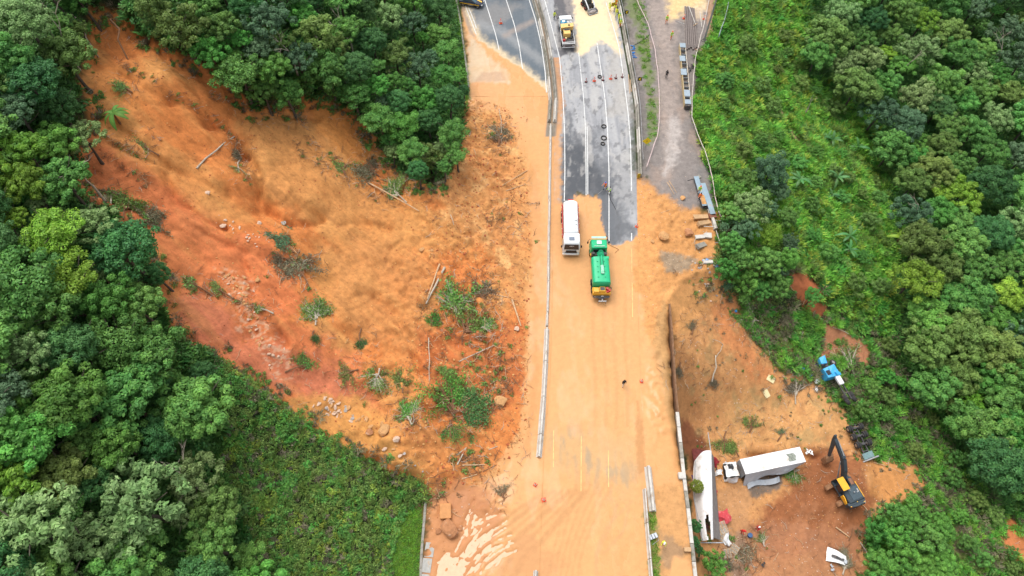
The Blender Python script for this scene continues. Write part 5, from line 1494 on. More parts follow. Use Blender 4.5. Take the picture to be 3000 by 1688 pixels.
# ------------------------------------------------------------------ excavator on the spoil below the wall
def excavator():
    g = G(2466, 1438)
    o = empty('excavator', 'dark grey and yellow crawler excavator digging on brown spoil', 'excavator', (g.x, g.y, g.z + .02), R(110 - 90))
    # undercarriage turned against the house
    tb = R(26 - 110)
    Xm = Matrix.Rotation(tb, 4, 'Z')
    for s in (-1, 1):
        b = MB(); b.X = Xm
        prof = []
        for k in range(24):
            a = 2 * math.pi * k / 24
            prof.append((math.copysign(1.75, math.cos(a)) + .44 * math.cos(a), .46 + .44 * math.sin(a)))
        b.prism([(y, z) for y, z in prof], s * 1.25 - .32, s * 1.25 + .32)
        # local frame: x across, y along the track
        tr = b.build('track', M_MUDDY, o)
        for k in range(19):
            q = MB(); q.X = Xm
            q.box((s * 1.25, -1.8 + k * .2, .915), (.66, .13, .05), .012)
            q.build('track_shoe', M_MUDDY, tr)
    b = MB(); b.X = Xm; b.box((0, 0, .6), (2.0, 1.3, .4), .08).cyl((0, 0, .7), (0, 0, 1.05), .75, n=22).build('undercarriage', M_MUDDY, o)
    body = MB().box((0, -.35, 1.2), (2.7, 3.9, .3), .06).box((.15, -1.0, 1.75), (2.4, 2.2, .85), .12).build('house', M_EXC, o)
    # counterweight with a rounded tail
    n = 14; pr = [(-1.36, -1.9)] + [(1.36 * math.cos(math.pi + math.pi * k / n), -2.05 - .62 * math.sin(math.pi * k / n)) for k in range(n + 1)] + [(1.36, -1.9)]
    cw = MB().prism(pr, 1.05, 2.0, 2).build('counterweight', M_EXC, o)
    MB().hexa([(-1.15, -2.72, 1.25), (1.25, -2.72, 1.25), (1.2, -2.2, 1.25), (-1.1, -2.2, 1.25), (-1.15, -2.66, 1.62), (1.25, -2.66, 1.62), (1.2, -2.3, 2.03), (-1.1, -2.3, 2.03)]).build('rear_cover', M_EXC, cw)
    text_part('lettering', 'HYUNDAI', .46, cw, M_LETTER, (.16, -2.5, 1.84), (math.pi / 2 - .7, 0, 0), .02, 1.05)
    MB().box((-.93, -2.5, 1.83), (.24, .06, .26), .03, (-.7, 0, 0)).build('badge', M_TAIL, cw)
    for s in (-1, 1): MB().box((s * 1.05, -2.45, 1.97), (.22, .1, .08), .02).build('tail_lamp', M_GOLD, cw)
    MB().box((.35, -1.0, 2.2), (1.5, 1.7, .08), .03).build('engine_hood', mat('hood_slate', (.05, .075, .09), .4), o)
    MB().box((0, -1.95, 2.03), (.9, .12, .05), .01).box((.1, -2.05, 2.05), (.12, .3, .05), .01).build('hood_handle', M_GOLD, o)
    MB().cyl((.25, -.9, 2.2), (.25, -.9, 2.5), .09, n=10).build('exhaust', M_STEEL, o)
    MB().cyl((.75, -1.0, 2.2), (.75, -1.0, 2.32), .08, n=10).cyl((-.1, -.45, 2.2), (-.1, -.45, 2.32), .07, n=10).box((.95, -.8, 2.26), (.2, .5, .06), .02).build('hood_fitting', M_STEEL, o)
    MB().prism([(-2.0, 1.3), (-.7, 1.3), (-.7, 2.15), (-1.2, 2.15), (-2.0, 1.75)], -1.36, -1.24).build('side_panel', M_EXY, o)
    MB().box((1.3, -.75, 2.18), (.1, 2.3, .06), .02).box((1.26, .6, 1.75), (.12, 1.0, .06), .02).build('handrail', M_EXY, o)
    MB().box((.95, .55, 1.65), (.7, 1.3, .5), .06).build('tool_box', M_EXC, o)
    MB().box((.95, .55, 1.93), (.45, .9, .04), .01).build('grip_plate', mat('grip_orange_brown', (.25, .12, .07), .8), o)
    # cab
    cb = MB()
    for (x, y) in ((-1.3, 1.55), (-.35, 1.6), (-1.3, -.2), (-.35, -.2)):
        cb.tube([(x, y, 1.3), (x, y * .93, 2.95)], .06, 6)
    cb.box((-.83, .65, 1.35), (1.0, 1.8, .12), .03).box((-.83, -.22, 1.9), (1.0, .06, 1.1), .02)
    cab = cb.build('cab_frame', M_EXC, o)
    MB().box((-.83, .55, 2.98), (1.06, 1.8, .1), .06).build('cab_roof', M_EXY, o)
    MB().hexa([(-1.28, 1.58, 1.4), (-.38, 1.58, 1.4), (-.4, 1.5, 2.9), (-1.26, 1.5, 2.9), (-1.28, 1.61, 1.4), (-.38, 1.61, 1.4), (-.4, 1.53, 2.9), (-1.26, 1.53, 2.9)]).build('windscreen', M_GLASS, cab)
    MB().box((-1.33, .3, 2.2), (.03, .9, 1.2), .01).build('door_glass', M_GLASS, cab)
    MB().box((-.83, .2, 1.75), (.5, .55, .6), .12).build('seat', M_BLACK, cab)
    # arm: boom, stick and bucket in the plane of the house
    boom = [(.05, 1.0, 1.7), (.05, 2.1, 3.6), (.05, 3.4, 5.0), (.05, 6.1, 5.9)]
    b = MB()
    def limb(b, pts, wd, hs_):
        for i in range(len(pts) - 1):
            a = Vector(pts[i]); c = Vector(pts[i + 1]); d = (c - a).normalized(); nrm = Vector((0, -d.z, d.y))
            q = []
            for p_, hh in ((a, hs_[i]), (c, hs_[i + 1])):
                q += [p_ + Vector((-wd, 0, 0)) - nrm * hh, p_ + Vector((wd, 0, 0)) - nrm * hh, p_ + Vector((wd, 0, 0)) + nrm * hh, p_ + Vector((-wd, 0, 0)) + nrm * hh]
            b.add([tuple(v) for v in q], [(3, 2, 1, 0), (4, 5, 6, 7), (0, 1, 5, 4), (1, 2, 6, 5), (2, 3, 7, 6), (3, 0, 4, 7)])
    limb(b, boom, .24, [.22, .36, .38, .2]); bo = b.build('boom', M_EXC, o, smooth=False)
    for t in (.25, .5, .75):
        q = Vector(boom[0]).lerp(Vector(boom[2]), t)
        MB().box((q.x, q.y - .24, q.z + .3), (.46, .06, .05), .01, (R(50), 0, 0)).build('hose_clip', M_LETTER, bo)
    for s in (-1, 1): MB().tube([(s * .38, 1.6, 1.5), (s * .36, 3.2, 4.6)], [.1, .06], 10).build('boom_cylinder', M_STEEL, o)
    MB().tube([(.05, 3.6, 5.55), (.05, 5.6, 6.4)], [.09, .06], 10).build('stick_cylinder', M_STEEL, o)
    b = MB(); limb(b, [(.05, 6.4, 6.5), (.05, 6.0, 5.6), (.05, 4.75, 2.0)], .17, [.1, .3, .14]); b.build('stick', M_EXC, o, smooth=False)
    MB().tube([(.05, 5.75, 5.9), (.05, 5.2, 3.0)], [.08, .05], 8).build('bucket_cylinder', M_STEEL, o)
    b = MB(); b.prism([(4.85, 2.1), (4.45, 1.9), (4.05, 1.4), (3.95, .85), (4.2, .45), (4.75, .35), (4.85, .42), (4.35, .6), (4.2, 1.0), (4.45, 1.6), (4.9, 1.95)], -.55, .65)
    b.box((-.55, 4.45, 1.1), (.05, .8, 1.1)).box((.65, 4.45, 1.1), (.05, .8, 1.1))
    bk = b.build('bucket', M_MUDDY, o, smooth=False)
    for k in range(5): MB().hexa([(-.5 + k * .25, 4.75, .34), (-.4 + k * .25, 4.75, .34), (-.42 + k * .25, 5.0, .36), (-.48 + k * .25, 5.0, .36), (-.5 + k * .25, 4.75, .42), (-.4 + k * .25, 4.75, .42), (-.42 + k * .25, 5.0, .39), (-.48 + k * .25, 5.0, .39)]).build('tooth', M_MUDDY, bk)
excavator()

def crumple(pts, amt, seed):
    r_ = random.Random(seed)
    return [(x + r_.uniform(-amt, amt), y + r_.uniform(-amt, amt), z + r_.uniform(-amt, amt)) for x, y, z in pts]

def sheet(nx, ny, fn, thick=.05):
    """a bent panel: fn(u,v) -> point; given thickness along z"""
    vs_ = []; fs = []
    for k in (0, 1):
        for j in range(ny):
            for i in range(nx):
                x, y, z = fn(i / (nx - 1), j / (ny - 1))
                vs_.append((x, y, z - k * thick))
    o = nx * ny
    for j in range(ny - 1):
        for i in range(nx - 1):
            a = j * nx + i
            fs.append((a, a + 1, a + 1 + nx, a + nx)); fs.append((o + a, o + a + nx, o + a + 1 + nx, o + a + 1))
    for i in range(nx - 1):
        a = i; b = (ny - 1) * nx + i
        fs.append((a, o + a, o + a + 1, a + 1)); fs.append((b, b + 1, o + b + 1, o + b))
    for j in range(ny - 1):
        a = j * nx; b = j * nx + nx - 1
        fs.append((a, a + nx, o + a + nx, o + a)); fs.append((b, o + b, o + b + nx, b + nx))
    return vs_, fs

# ------------------------------------------------------------------ lorry with the crushed silver box body
def silver_truck():
    zr = -11.6
    A, B_, C_, D_ = [P(x, y, zr) for x, y in ((2166, 1344), (2341, 1311), (2364, 1350), (2187, 1391))]
    ax = ((B_ - A) + (C_ - D_)); L_ = ax.length / 2; ax.normalize()
    c = (A + B_ + C_ + D_) / 4
    wd = ((D_ - A).length + (C_ - B_).length) / 2
    base = Vector((c.x, c.y, zr - 3.5))
    head = math.atan2(-(-ax).x, (-ax).y)          # the cab end is A-D
    o = empty('box_truck', 'wrecked lorry with crushed silver box body and torn white cab', 'truck', base, head)
    o.location.z = zr - 3.5
    h = 3.45; w2 = wd / 2; l2 = L_ / 2
    # +y is the cab end, x = -w2 .. w2; the side towards the camera is crushed
    side = 1 if (Matrix.Rotation(head, 3, 'Z') @ Vector((1, 0, 0))).y < 0 else -1
    vs_, fs = sheet(14, 8, lambda u, v: ((v - .5) * wd, (u - .5) * L_, h + .05 * math.sin(u * 9) * math.sin(v * 5)), .09)
    MB().add(vs_, fs).build('roof', M_WHITED, o)
    dark = MB(); dark.add(*sheet(4, 8, lambda u, v: ((v - .5) * wd * .5 - .1, l2 * -.62 + (u - .5) * 1.1 + .1 * math.sin(v * 8), h + .045 + .05 * math.sin(u * 2)), .02)); dark.build('leaf_litter', mat('litter_grey_green', (.22, .24, .2), .9, var=.5, scale=4), o)
    MB().add(*sheet(8, 8, lambda u, v: ((u - .5) * wd, l2 - .02 + .06 * math.sin(u * 6 + v * 3), h - .05 - v * 2.5), .05)).build('front_wall', M_SILVER, o)
    r_ = random.Random(4); jit = [[r_.uniform(-.5, .5) for _ in range(12)] for _ in range(20)]
    def crushed(u, v):
        d = .25 + .75 * math.sin(math.pi * min(1, u * 1.15)) * v
        return (side * (w2 + .02 + v * (.55 * u + .5 * math.sin(u * 5) ** 2)), (u - .5) * L_, h - .06 - v * (1.1 + 1.5 * u) + jit[int(u * 18)][int(v * 6)] * .35 * v)
    MB().add(*sheet(19, 7, crushed, .05)).build('crushed_side', M_SILVER, o, smooth=False)
    MB().add(*sheet(10, 4, lambda u, v: (side * (w2 + .75 + .7 * v + .2 * math.sin(u * 7)), (u - .2) * L_ * .55, 1.15 + .35 * math.sin(u * 9) - .35 * v), .05)).build('torn_panel', M_SILVER, o, smooth=False)
    MB().box((-side * (w2 - .02), 0, h - 1.35), (.06, L_ - .1, 2.5), .02).build('far_side', M_SILVER, o)
    MB().box((0, -.1, .95), (wd * .9, L_ * .96, .14), .02).box((0, .4, .7), (.9, L_ + 1.6, .25), .03).build('chassis', M_CHASSIS, o)
    for y in (-l2 * .25, -l2 * .5):
        for s in (-1, 1): wheel(o, (s * (w2 - .2), y, .5), .5, .45)
    wheel(o, (side * (w2 + .1), l2 + 1.0, .5), .52, .32, (1, .15, .1)); wheel(o, (-side * (w2 - .2), l2 + 1.2, .5), .52, .32)
    # cab torn open, pushed back and tilted
    cb = MB(); cb.X = Matrix.Translation((side * .35, l2 + 1.75, .35)) @ Matrix.Rotation(.25 * side, 4, 'Z') @ Matrix.Rotation(-.22 * side, 4, 'Y')
    pts = [(-1.3, -1.0, .3), (1.3, -1.0, .3), (1.25, 1.15, .2), (-1.3, 1.0, .2), (-1.25, -.95, 2.9), (1.2, -.9, 2.6), (1.0, .55, 2.4), (-1.15, .45, 2.85)]
    def dent(x, y, z, k):
        return .16 * math.sin(x * 3.1 + y * 2.3 + k) + .10 * math.sin(y * 5.3 - z * 4.1 + 2 * k) + .07 * math.sin(x * 9 + z * 7 + k)
    cb.add(*sheet(9, 9, lambda u, v: (-1.2 + 2.35 * u, -1.0 + 1.7 * v, 2.75 - .35 * u - .25 * v * v + dent(u * 2, v * 2, 0, 1)), .05))
    for x_, k in ((-1.25, 2), (1.2, 3)):
        cb.add(*sheet(7, 7, lambda u, v: (x_ + dent(u * 2, v * 2, 1, k) * .7, -1.0 + 1.9 * u * (1 - .25 * v), .4 + (2.2 if x_ < 0 else 1.85) * v), .05))
    cb.add(*sheet(7, 6, lambda u, v: (-1.2 + 2.4 * u, 1.0 + dent(u * 2, v, 2, 4) - .35 * v, .3 + 1.15 * v), .05))
    cab = cb.build('cab', M_WHITED, o, smooth=False)
    q = MB(); q.X = cb.X; q.box((0, -.1, 1.3), (2.1, 1.6, 1.7), .1).build('cab_interior', M_BLACK, cab)
    q = MB(); q.X = cb.X
    q.hexa([(0, -.45, 2.45), (.75, -.4, 2.4), (.7, .25, 2.3), (.0, .2, 2.4), (0, -.45, 2.86), (.75, -.4, 2.72), (.7, .25, 2.62), (.0, .2, 2.78)]); q.build('roof_hole', M_BLACK, cab)
    for k in range(9):
        q = MB(); q.X = cb.X
        rr = random.Random(30 + k); x, z = rr.uniform(-1, 1), rr.uniform(.6, 2.0)
        vs_, fs = sheet(5, 4, lambda u, v: (x + u * .8 - .3, 1.0 + v * 1.0 + .1 * math.sin(u * 5 + k), z + .3 * math.sin(v * 4 + k) - .5 * v), .04)
        q.add(vs_, fs).build('torn_sheet', (M_WHITED, M_SILVER, M_CHASSIS)[k % 3], cab, smooth=False)
    MB().box((-side * .4, l2 + .35, 1.6), (.12, .12, 1.6), .02, (.3, .2, 0)).box((side * .7, l2 + .3, 1.2), (.5, .5, .5), .06).build('air_stack', M_CHASSIS, o)
    MB().box((side * .75, l2 + .55, 1.3), (.5, .12, .18), .03).build('green_bracket', mat('bracket_teal', (.03, .3, .22), .5), cab)
silver_truck()

# ------------------------------------------------------------------ white curtain trailer on its side against the wall
def white_trailer():
    zt = -10.4
    tl, tr, br, bl = [P(x, y, zt) for x, y in ((2037, 1348), (2084, 1322), (2089, 1580), (2060, 1584))]
    c = (tl + tr + br + bl) / 4
    o = empty('box_trailer', 'long white box trailer torn open at its near end, lying along the wall', 'trailer', (c.x, c.y, zt - 3.0))
    loc = lambda p: Vector((p.x - c.x, p.y - c.y, 3.0))
    TL, TR, BR, BL = map(loc, (tl, tr, br, bl))
    def skin(u, v):
        a = TL.lerp(BL, v); b = TR.lerp(BR, v)
        bulge = .55 * math.sin(math.pi * v) ** .8
        p_ = a.lerp(b, u)
        x = p_.x - bulge * (1 - u) * .9
        z = 3.0 - 1.15 * max(0, .38 - u) / .38 * (0.5 + .5 * math.sin(math.pi * min(1, v * 1.1))) + .10 * math.sin(v * 7 + u * 3) * (1 - u)
        y = p_.y + (.55 * math.sin(u * 3.0) if v == 0 else 0)
        return (x, y, z)
    nx, ny = 12, 26
    vs_, fs = sheet(nx, ny, skin, .06)
    hole = {j * (nx - 1) + i for j in range(18, 25) for i in range(5, 9) if (j, i) not in ((18, 5), (18, 8), (19, 8), (24, 5))}
    keep = []
    cnt = 0
    for f in fs:
        if cnt < 2 * (nx - 1) * (ny - 1) and (cnt // 2) in hole: cnt += 1; continue
        cnt += 1; keep.append(f)
    MB().add(vs_, keep).build('roof_skin', mat('trailer_white', (.80, .78, .76), .5, var=.05, scale=1, dirt=(.48, .42, .36), dirt_amt=.3), o)
    mid = (TR + BR) / 2; ln = (TR - BR).length
    MB().add(*sheet(6, 18, lambda u, v: (TR.lerp(BR, v).x + .05 + 1.25 * u * (.55 + .6 * v), TR.lerp(BR, v * .96 + .02).y, 2.85 - 1.6 * u), .06)).build('floor_panel', mat('floor_grey_brown', (.20, .18, .165), .8, var=.2, scale=2), o)
    for s, q in ((0, TL), (1, TR)):
        q2 = BL if s == 0 else BR
        MB().tube([q + Vector((0, .0, .02)), q.lerp(q2, .5) + Vector(((-.5 if s == 0 else 0), 0, -.05 if s else -.6)), q2], .05, 6).build('edge_rail', M_SILVER, o)
    MB().tube([TR + Vector((-.05, -.3, -.1)), TR + Vector((-.2, 2.6, .4))], .06, 6).build('broken_post', M_SILVER, o)
    MB().box(((BL.x + BR.x) / 2 + .6, BR.y - .2, 1.6), (3.4, .12, .14), .02).build('rear_sill', M_SILVER, o)
    b = MB()
    for k in range(8):
        rr = random.Random(k); b.box(((BL.x + BR.x) / 2 + rr.uniform(-.6, .4), BR.y + rr.uniform(.1, 2.3), 2.1 + rr.uniform(-.4, .3)), (rr.uniform(.1, .5), rr.uniform(.4, 1), .12), .02, (rr.uniform(-.4, .4), rr.uniform(-.4, .4), rr.uniform(0, 3)))
    b.build('inner_wreckage', mat('wreck_dark_red', (.07, .02, .02), .7, var=.4, scale=4), o)
    MB().add(*sheet(7, 6, lambda u, v: (TL.x + u * 2.4, TL.y + .1 + v * 1.9 - .4 * u, 2.2 + .5 * math.sin(u * 4) * v - .6 * v), .05)).build('crumpled_front', mat('wreck_red_soil', (.16, .035, .03), .8, var=.4, scale=3), o, smooth=False)
    return c, zt - 3.0
wt_c, wt_z = white_trailer()

def on_ground(px, py, h=0.0):
    g = G(px, py); return Vector((g.x, g.y, g.z + h))

# torn red tarpaulins
def tarp(px, py, sx, sy, rz, label, m, h=.9, seed=1):
    g = on_ground(px, py, 0)
    r_ = random.Random(seed); ph = [r_.uniform(0, 6) for _ in range(4)]
    vs_, fs = sheet(13, 11, lambda u, v: ((u - .5) * sx + .12 * math.sin(v * 9 + ph[0]), (v - .5) * sy + .12 * math.sin(u * 8 + ph[1]), h * (.35 + .65 * math.exp(-6 * ((u - .5) ** 2 + (v - .5) ** 2))) + .14 * math.sin(u * 11 + ph[2]) * math.sin(v * 9 + ph[3])), .03)
    o = MB().add(vs_, fs).build('tarpaulin', m, None, loc=g, rot=(0, 0, rz))
    return tag(o, label, 'tarpaulin')
M_TARP = mat('tarp_red', (.55, .06, .07), .5, var=.15, scale=2, dirt=(.6, .3, .28), dirt_amt=.2)
tarp(2114, 1518, 2.2, 1.7, .3, 'crumpled red tarpaulin beside the white trailer', M_TARP, 1.0, 2)
tarp(2088, 1352, 1.1, 1.5, 1.0, 'torn dark red sheet at the far end of the white trailer', mat('tarp_dark_red', (.25, .015, .02), .6, var=.2, scale=3), .7, 5)
tarp(2124, 1575, .9, 2.2, .15, 'crumpled silvery sheet metal at the near end of the white trailer', M_WHITED, .8, 7)
tarp(2093, 1442, .5, .9, .1, 'small pink-red scrap between white trailer and torn cab', M_TARP, .5, 9)

def pallet(px, py, rz, label, tilt=(0, 0), h=0.0, sx=1.3, sy=1.1, n=9):
    g = on_ground(px, py, h + .05)
    o = empty('pallet', label, 'pallet', g, 0, rot=(tilt[0], tilt[1], rz))
    for k in range(n): MB().box(((k - (n - 1) / 2) * sx / n, 0, .13), (sx / n * .6, sy, .03), .004).build('slat', M_PALEBARK if k % 3 else M_DEAD, o)
    for y in (-.45, 0, .45): MB().box((0, y * sy, .06), (sx, .1, .09), .005).build('bearer', M_DEAD, o)
pallet(2109, 1550, .35, 'grey-brown timber pallet between white trailer and red tarpaulin', (.2, .1), .5, 1.7, 1.6, 11)
pallet(2107, 1571, 1.1, 'tan timber pallet at the near end of the white trailer', (.1, -.2), .3)
pallet(2128, 1622, .2, 'grey timber pallet leaning in the brush below the trailer', (.4, .2), .2, 1.2, 1.2, 8)
pallet(2150, 1610, .9, 'broken brown pallet right of the grey one in the brush', (.1, .1), .05)

# ------------------------------------------------------------------ blue tractor unit thrown down the bank
def blue_wreck():
    g = on_ground(2428, 1112, .1)
    o = empty('tractor_unit', 'sky-blue lorry tractor unit lying wrecked among the brush', 'truck', g, R(18))
    # lies on its side; long axis y, cab towards +y
    c = MB().hexa(crumple([(-1.1, -.2, .1), (.9, -.3, .1), (1.0, 1.5, .1), (-1.0, 1.5, .1), (-1.0, -.1, 1.7), (.9, -.2, 1.8), (.9, 1.4, 1.9), (-.9, 1.3, 1.7)], .1, 5)).build('cab', M_BLUEP, o, smooth=False)
    MB().box((-.55, .55, 1.78), (.6, .75, .1), .05).build('window', M_BLACK, c)
    MB().box((-.95, .6, 1.72), (.1, 1.2, .12), .03).box((-.2, .62, 1.86), (.08, 1.2, .1), .02).build('door_frame', M_BLUEP, c)
    MB().add(*sheet(6, 6, lambda u, v: (.3 + u * .95, -.3 + v * 1.0, 1.95 - .5 * u + .15 * math.sin(v * 6)), .05)).build('wing', M_BLUEP, o, smooth=False)
    MB().hexa(crumple([(-.7, 2.2, .5), (.3, 2.1, .5), (.4, 3.2, .6), (-.6, 3.2, .6), (-.7, 2.2, 1.5), (.3, 2.1, 1.6), (.5, 3.2, 1.6), (-.5, 3.2, 1.4)], .1, 9)).build('bonnet', M_BLUEP, o, smooth=False)
    MB().box((-1.0, 2.3, .6), (.7, .9, .6), .1, (.2, .1, .3)).build('bumper', M_NAVY, o)
    b = MB()
    for k in range(9):
        rr = random.Random(60 + k); b.box((rr.uniform(-.6, .9), rr.uniform(1.4, 2.3), .9 + rr.uniform(-.3, .4)), (rr.uniform(.2, .6), rr.uniform(.2, .5), rr.uniform(.2, .5)), .04, (rr.uniform(0, 1), 0, rr.uniform(0, 3)))
    b.build('engine', M_CHASSIS, o)
    MB().box((.55, -.95, 1.4), (.75, 1.4, .5), .06).build('side_tank', M_WHITED, o)
    MB().box((.35, -2.2, .95), (.14, 3.6, .26), .02).box((.95, -2.2, .95), (.14, 3.6, .26), .02).box((.65, -1.5, .95), (.7, .14, .2)).box((.65, -2.9, .95), (.7, .14, .2)).build('chassis', M_CHASSIS, o)
    wheel(o, (1.25, 1.9, 1.25), .52, .34, (.35, .1, 1))
    for y in (-3.5, -4.15):
        wheel(o, (.25, y, .75), .5, .5, (1, .3, .5)); wheel(o, (1.45, y + .15, .75), .5, .5, (1, .3, .5))
blue_wreck()

def bogie():
    g = on_ground(2510, 1292, 0.1)
    o = empty('trailer_bogie', 'overturned trailer bogie with its wheels in the air', 'trailer', g, R(14))
    MB().box((-.3, 0, .55), (.16, 4.6, .3), .02).box((.5, 0, .55), (.16, 4.6, .3), .02).box((.1, -1.8, .55), (1.0, .14, .2)).box((.1, 1.2, .55), (1.0, .14, .2)).build('frame', M_CHASSIS, o)
    for y in (1.7, .45, -.8):
        MB().cyl((-1.0, y, .95), (1.2, y, .95), .12, n=10).box((.1, y, .95), (.5, .4, .34), .06).build('axle', M_CHASSIS, o)
        for x in (-.95, -.6, .8, 1.15): wheel(o, (x, y, .98), .5, .3)
    MB().box((.1, -2.5, .75), (1.7, .9, .1), .04, (.2, 0, .1)).build('deck_plate', mat('plate_green_grey', (.16, .25, .25), .6, var=.2), o)
    MB().box((.3, -3.05, .55), (2.7, .2, .2), .03, (0, 0, .1)).build('rear_bumper', M_STEEL, o)
bogie()

def scrap(px, py, label, m, pieces, seed, sz=.7, name='wreckage'):
    g = on_ground(px, py, 0)
    r_ = random.Random(seed)
    b = MB()
    for k in range(pieces):
        b.X = Matrix.Translation((r_.uniform(-.6, .6) * sz * 1.5, r_.uniform(-.5, .5) * sz * 1.5, r_.uniform(.1, .3))) @ Euler((r_.uniform(-.4, .4), r_.uniform(-.4, .4), r_.uniform(0, 6))).to_matrix().to_4x4()
        a, c = sz * r_.uniform(.4, 1), sz * r_.uniform(.3, .8)
        ph = r_.uniform(0, 6)
        b.add(*sheet(5, 4, lambda u, v: ((u - .5) * a, (v - .5) * c, .12 * sz * math.sin(u * 5 + v * 4 + ph)), .03))
    o = b.build(name, m, None, smooth=False, loc=g)
    return tag(o, label, 'wreckage')
M_BLUESCRAP = mat('scrap_blue', (.05, .25, .6), .4)
scrap(2360, 1090, 'blue plastic body scraps left of the blue wreck', M_BLUESCRAP, 3, 1, .8)
scrap(2392, 1115, 'white and red scraps strewn left of the blue wreck', M_WHITED, 4, 2, .7)
scrap(2402, 1122, 'red and yellow scrap beside the blue cab', M_REDP, 2, 3, .6)
scrap(2395, 1138, 'white foam scrap just below the blue wreck scraps', M_LETTER, 2, 4, .5)
scrap(2370, 1325, 'broken white sheet pieces beside the excavator bucket', M_LETTER, 9, 5, .55)
scrap(2430, 1665, 'two grey sheet strips left of the white body panel at the bottom', M_SILVER, 3, 6, .6)
scrap(2235, 1648, 'dark crumpled scrap near the bottom of the spoil', M_CHASSIS, 3, 7, .6)
scrap(2033, 1408, 'dark purple scrap between wall and white trailer', mat('scrap_purple', (.08, .03, .15), .6), 3, 8, .6)
def body_panel():
    g = on_ground(2447, 1634, .1)
    o = empty('lorry_panel', 'torn white lorry body panel lying on the spoil at the bottom', 'wreckage', g, -.35)
    MB().add(*sheet(10, 8, lambda u, v: ((u - .5) * 2.6, (v - .5) * 1.9 * (1 - .35 * u), .25 + .3 * math.sin(u * 3.1) + .12 * math.sin(v * 7 + u * 4)), .05)).build('panel', M_LETTER, o, smooth=False)
    MB().add(*sheet(6, 3, lambda u, v: ((u - .45) * 1.7, (v - .5) * .35 - .1, .62 + .12 * math.sin(u * 6)), .04)).build('dark_trim', M_CHASSIS, o, smooth=False)
    MB().box((1.25, -.2, .3), (.4, .5, .3), .06).build('hinge_box', M_SILVER, o)
body_panel()
g = on_ground(2195, 1570, 0)
tag(MB().cyl((0, 0, 0), (0, 0, .55), .3, .3, 16).torus((0, 0, .55), (0, 0, 1), .3, .025).torus((0, 0, .28), (0, 0, 1), .3, .02).build('drum', mat('drum_blue', (.04, .10, .22), .5), None, loc=g), 'small blue drum between the two rescuers in red', 'drum')
for px, py, rz, lab in ((2258, 1111, .75, 'pale yellow board on the bank, the upper of two'), (2245, 1154, .12, 'pale yellow board on the bank, the lower of two')):
    g = on_ground(px, py, .06)
    nrm = Vector((float(hz(g.x - .5, g.y) - hz(g.x + .5, g.y)), float(hz(g.x, g.y - .5) - hz(g.x, g.y + .5)), 1)).normalized()
    tag(MB().box((0, 0, .03), (.85, 1.25, .05), .006).build('board', mat('board_pale_yellow', (.78, .66, .36), .7, var=.06), None, loc=g, rot=(nrm.to_track_quat('Z', 'Y') @ Euler((0, 0, rz)).to_quaternion()).to_euler()), lab, 'board')
# ------------------------------------------------------------------ concrete, lines, rails
M_CONC = mat('concrete_pale', (0.50, 0.47, 0.42), 0.85, var=0.2, scale=1.5, dirt=(0.34, 0.24, 0.15), dirt_amt=0.22, bump=.2)
M_CONCM = mat('concrete_mossy', (0.27, 0.25, 0.21), 0.9, var=0.3, scale=1.2, dirt=(0.13, 0.13, 0.08), dirt_amt=0.3, bump=.2)
M_CONCO = mat('concrete_mud_stained', (0.46, 0.29, 0.15), 0.9, var=0.25, scale=1.5, dirt=(0.5, 0.45, 0.4), dirt_amt=0.1, bump=.2)
M_LINE = mat('road_paint_white', (0.62, 0.62, 0.60), 0.7, var=0.12, scale=3, dirt=(0.34, 0.32, 0.30), dirt_amt=0.3)
M_LINEM = mat('road_paint_muddied', (0.72, 0.47, 0.18), 0.7, var=0.15, scale=3, dirt=MUD, dirt_amt=0.4)

JERSEY = [(-.3, 0), (-.3, .08), (-.14, .3), (-.09, .8), (.09, .8), (.14, .3), (.3, .08), (.3, 0)]

def sweep(prof, pts, cap=True):
    pts = [Vector(p) for p in pts]; n = len(prof); vs_ = []; fs = []
    for i, p in enumerate(pts):
        d = pts[min(i + 1, len(pts) - 1)] - pts[max(i - 1, 0)]; d.z = 0; d.normalize()
        r_ = Vector((d.y, -d.x, 0))
        vs_ += [tuple(p + r_ * a + Vector((0, 0, b))) for a, b in prof]
    for i in range(len(pts) - 1):
        for k in range(n):
            a = i * n + k; b = i * n + (k + 1) % n
            fs.append((a, b, b + n, a + n))
    fs.append(tuple(range(n - 1, -1, -1))); fs.append(tuple(range((len(pts) - 1) * n, len(pts) * n)))
    return vs_, fs

def resample(pts, step):
    pts = [Vector(p) for p in pts]; out = [pts[0]]; acc = 0
    for a, b in zip(pts, pts[1:]):
        L_ = (b - a).length; t = step - acc
        while t <= L_:
            out.append(a.lerp(b, t / L_)); t += step
        acc = (acc + L_) % step if L_ else acc
        acc = L_ - (t - step)
    if (out[-1] - pts[-1]).length > step * .2: out.append(pts[-1])
    return out

def barrier(name, label, pts, m, seg=4.0, prof=JERSEY, partname='segment', gap=.04, mats=None, wob=0.0):
    pts = resample(pts, seg)
    o = empty(name, label, 'barrier', pts[0])
    r_ = random.Random(len(pts))
    for i, (a, b) in enumerate(zip(pts, pts[1:])):
        d = (b - a).normalized()
        off = Vector((r_.uniform(-wob, wob), 0, 0))
        vs_, fs = sweep(prof, [a + d * gap + off - pts[0], (a + b) / 2 - pts[0] + off, b - d * gap + off - pts[0]])
        MB().add(vs_, fs).build(partname, mats[i % len(mats)] if mats else m, o, smooth=False)
    return o

def pl(pix, z=0.0):
    return [P(x, y, z) for x, y in pix]

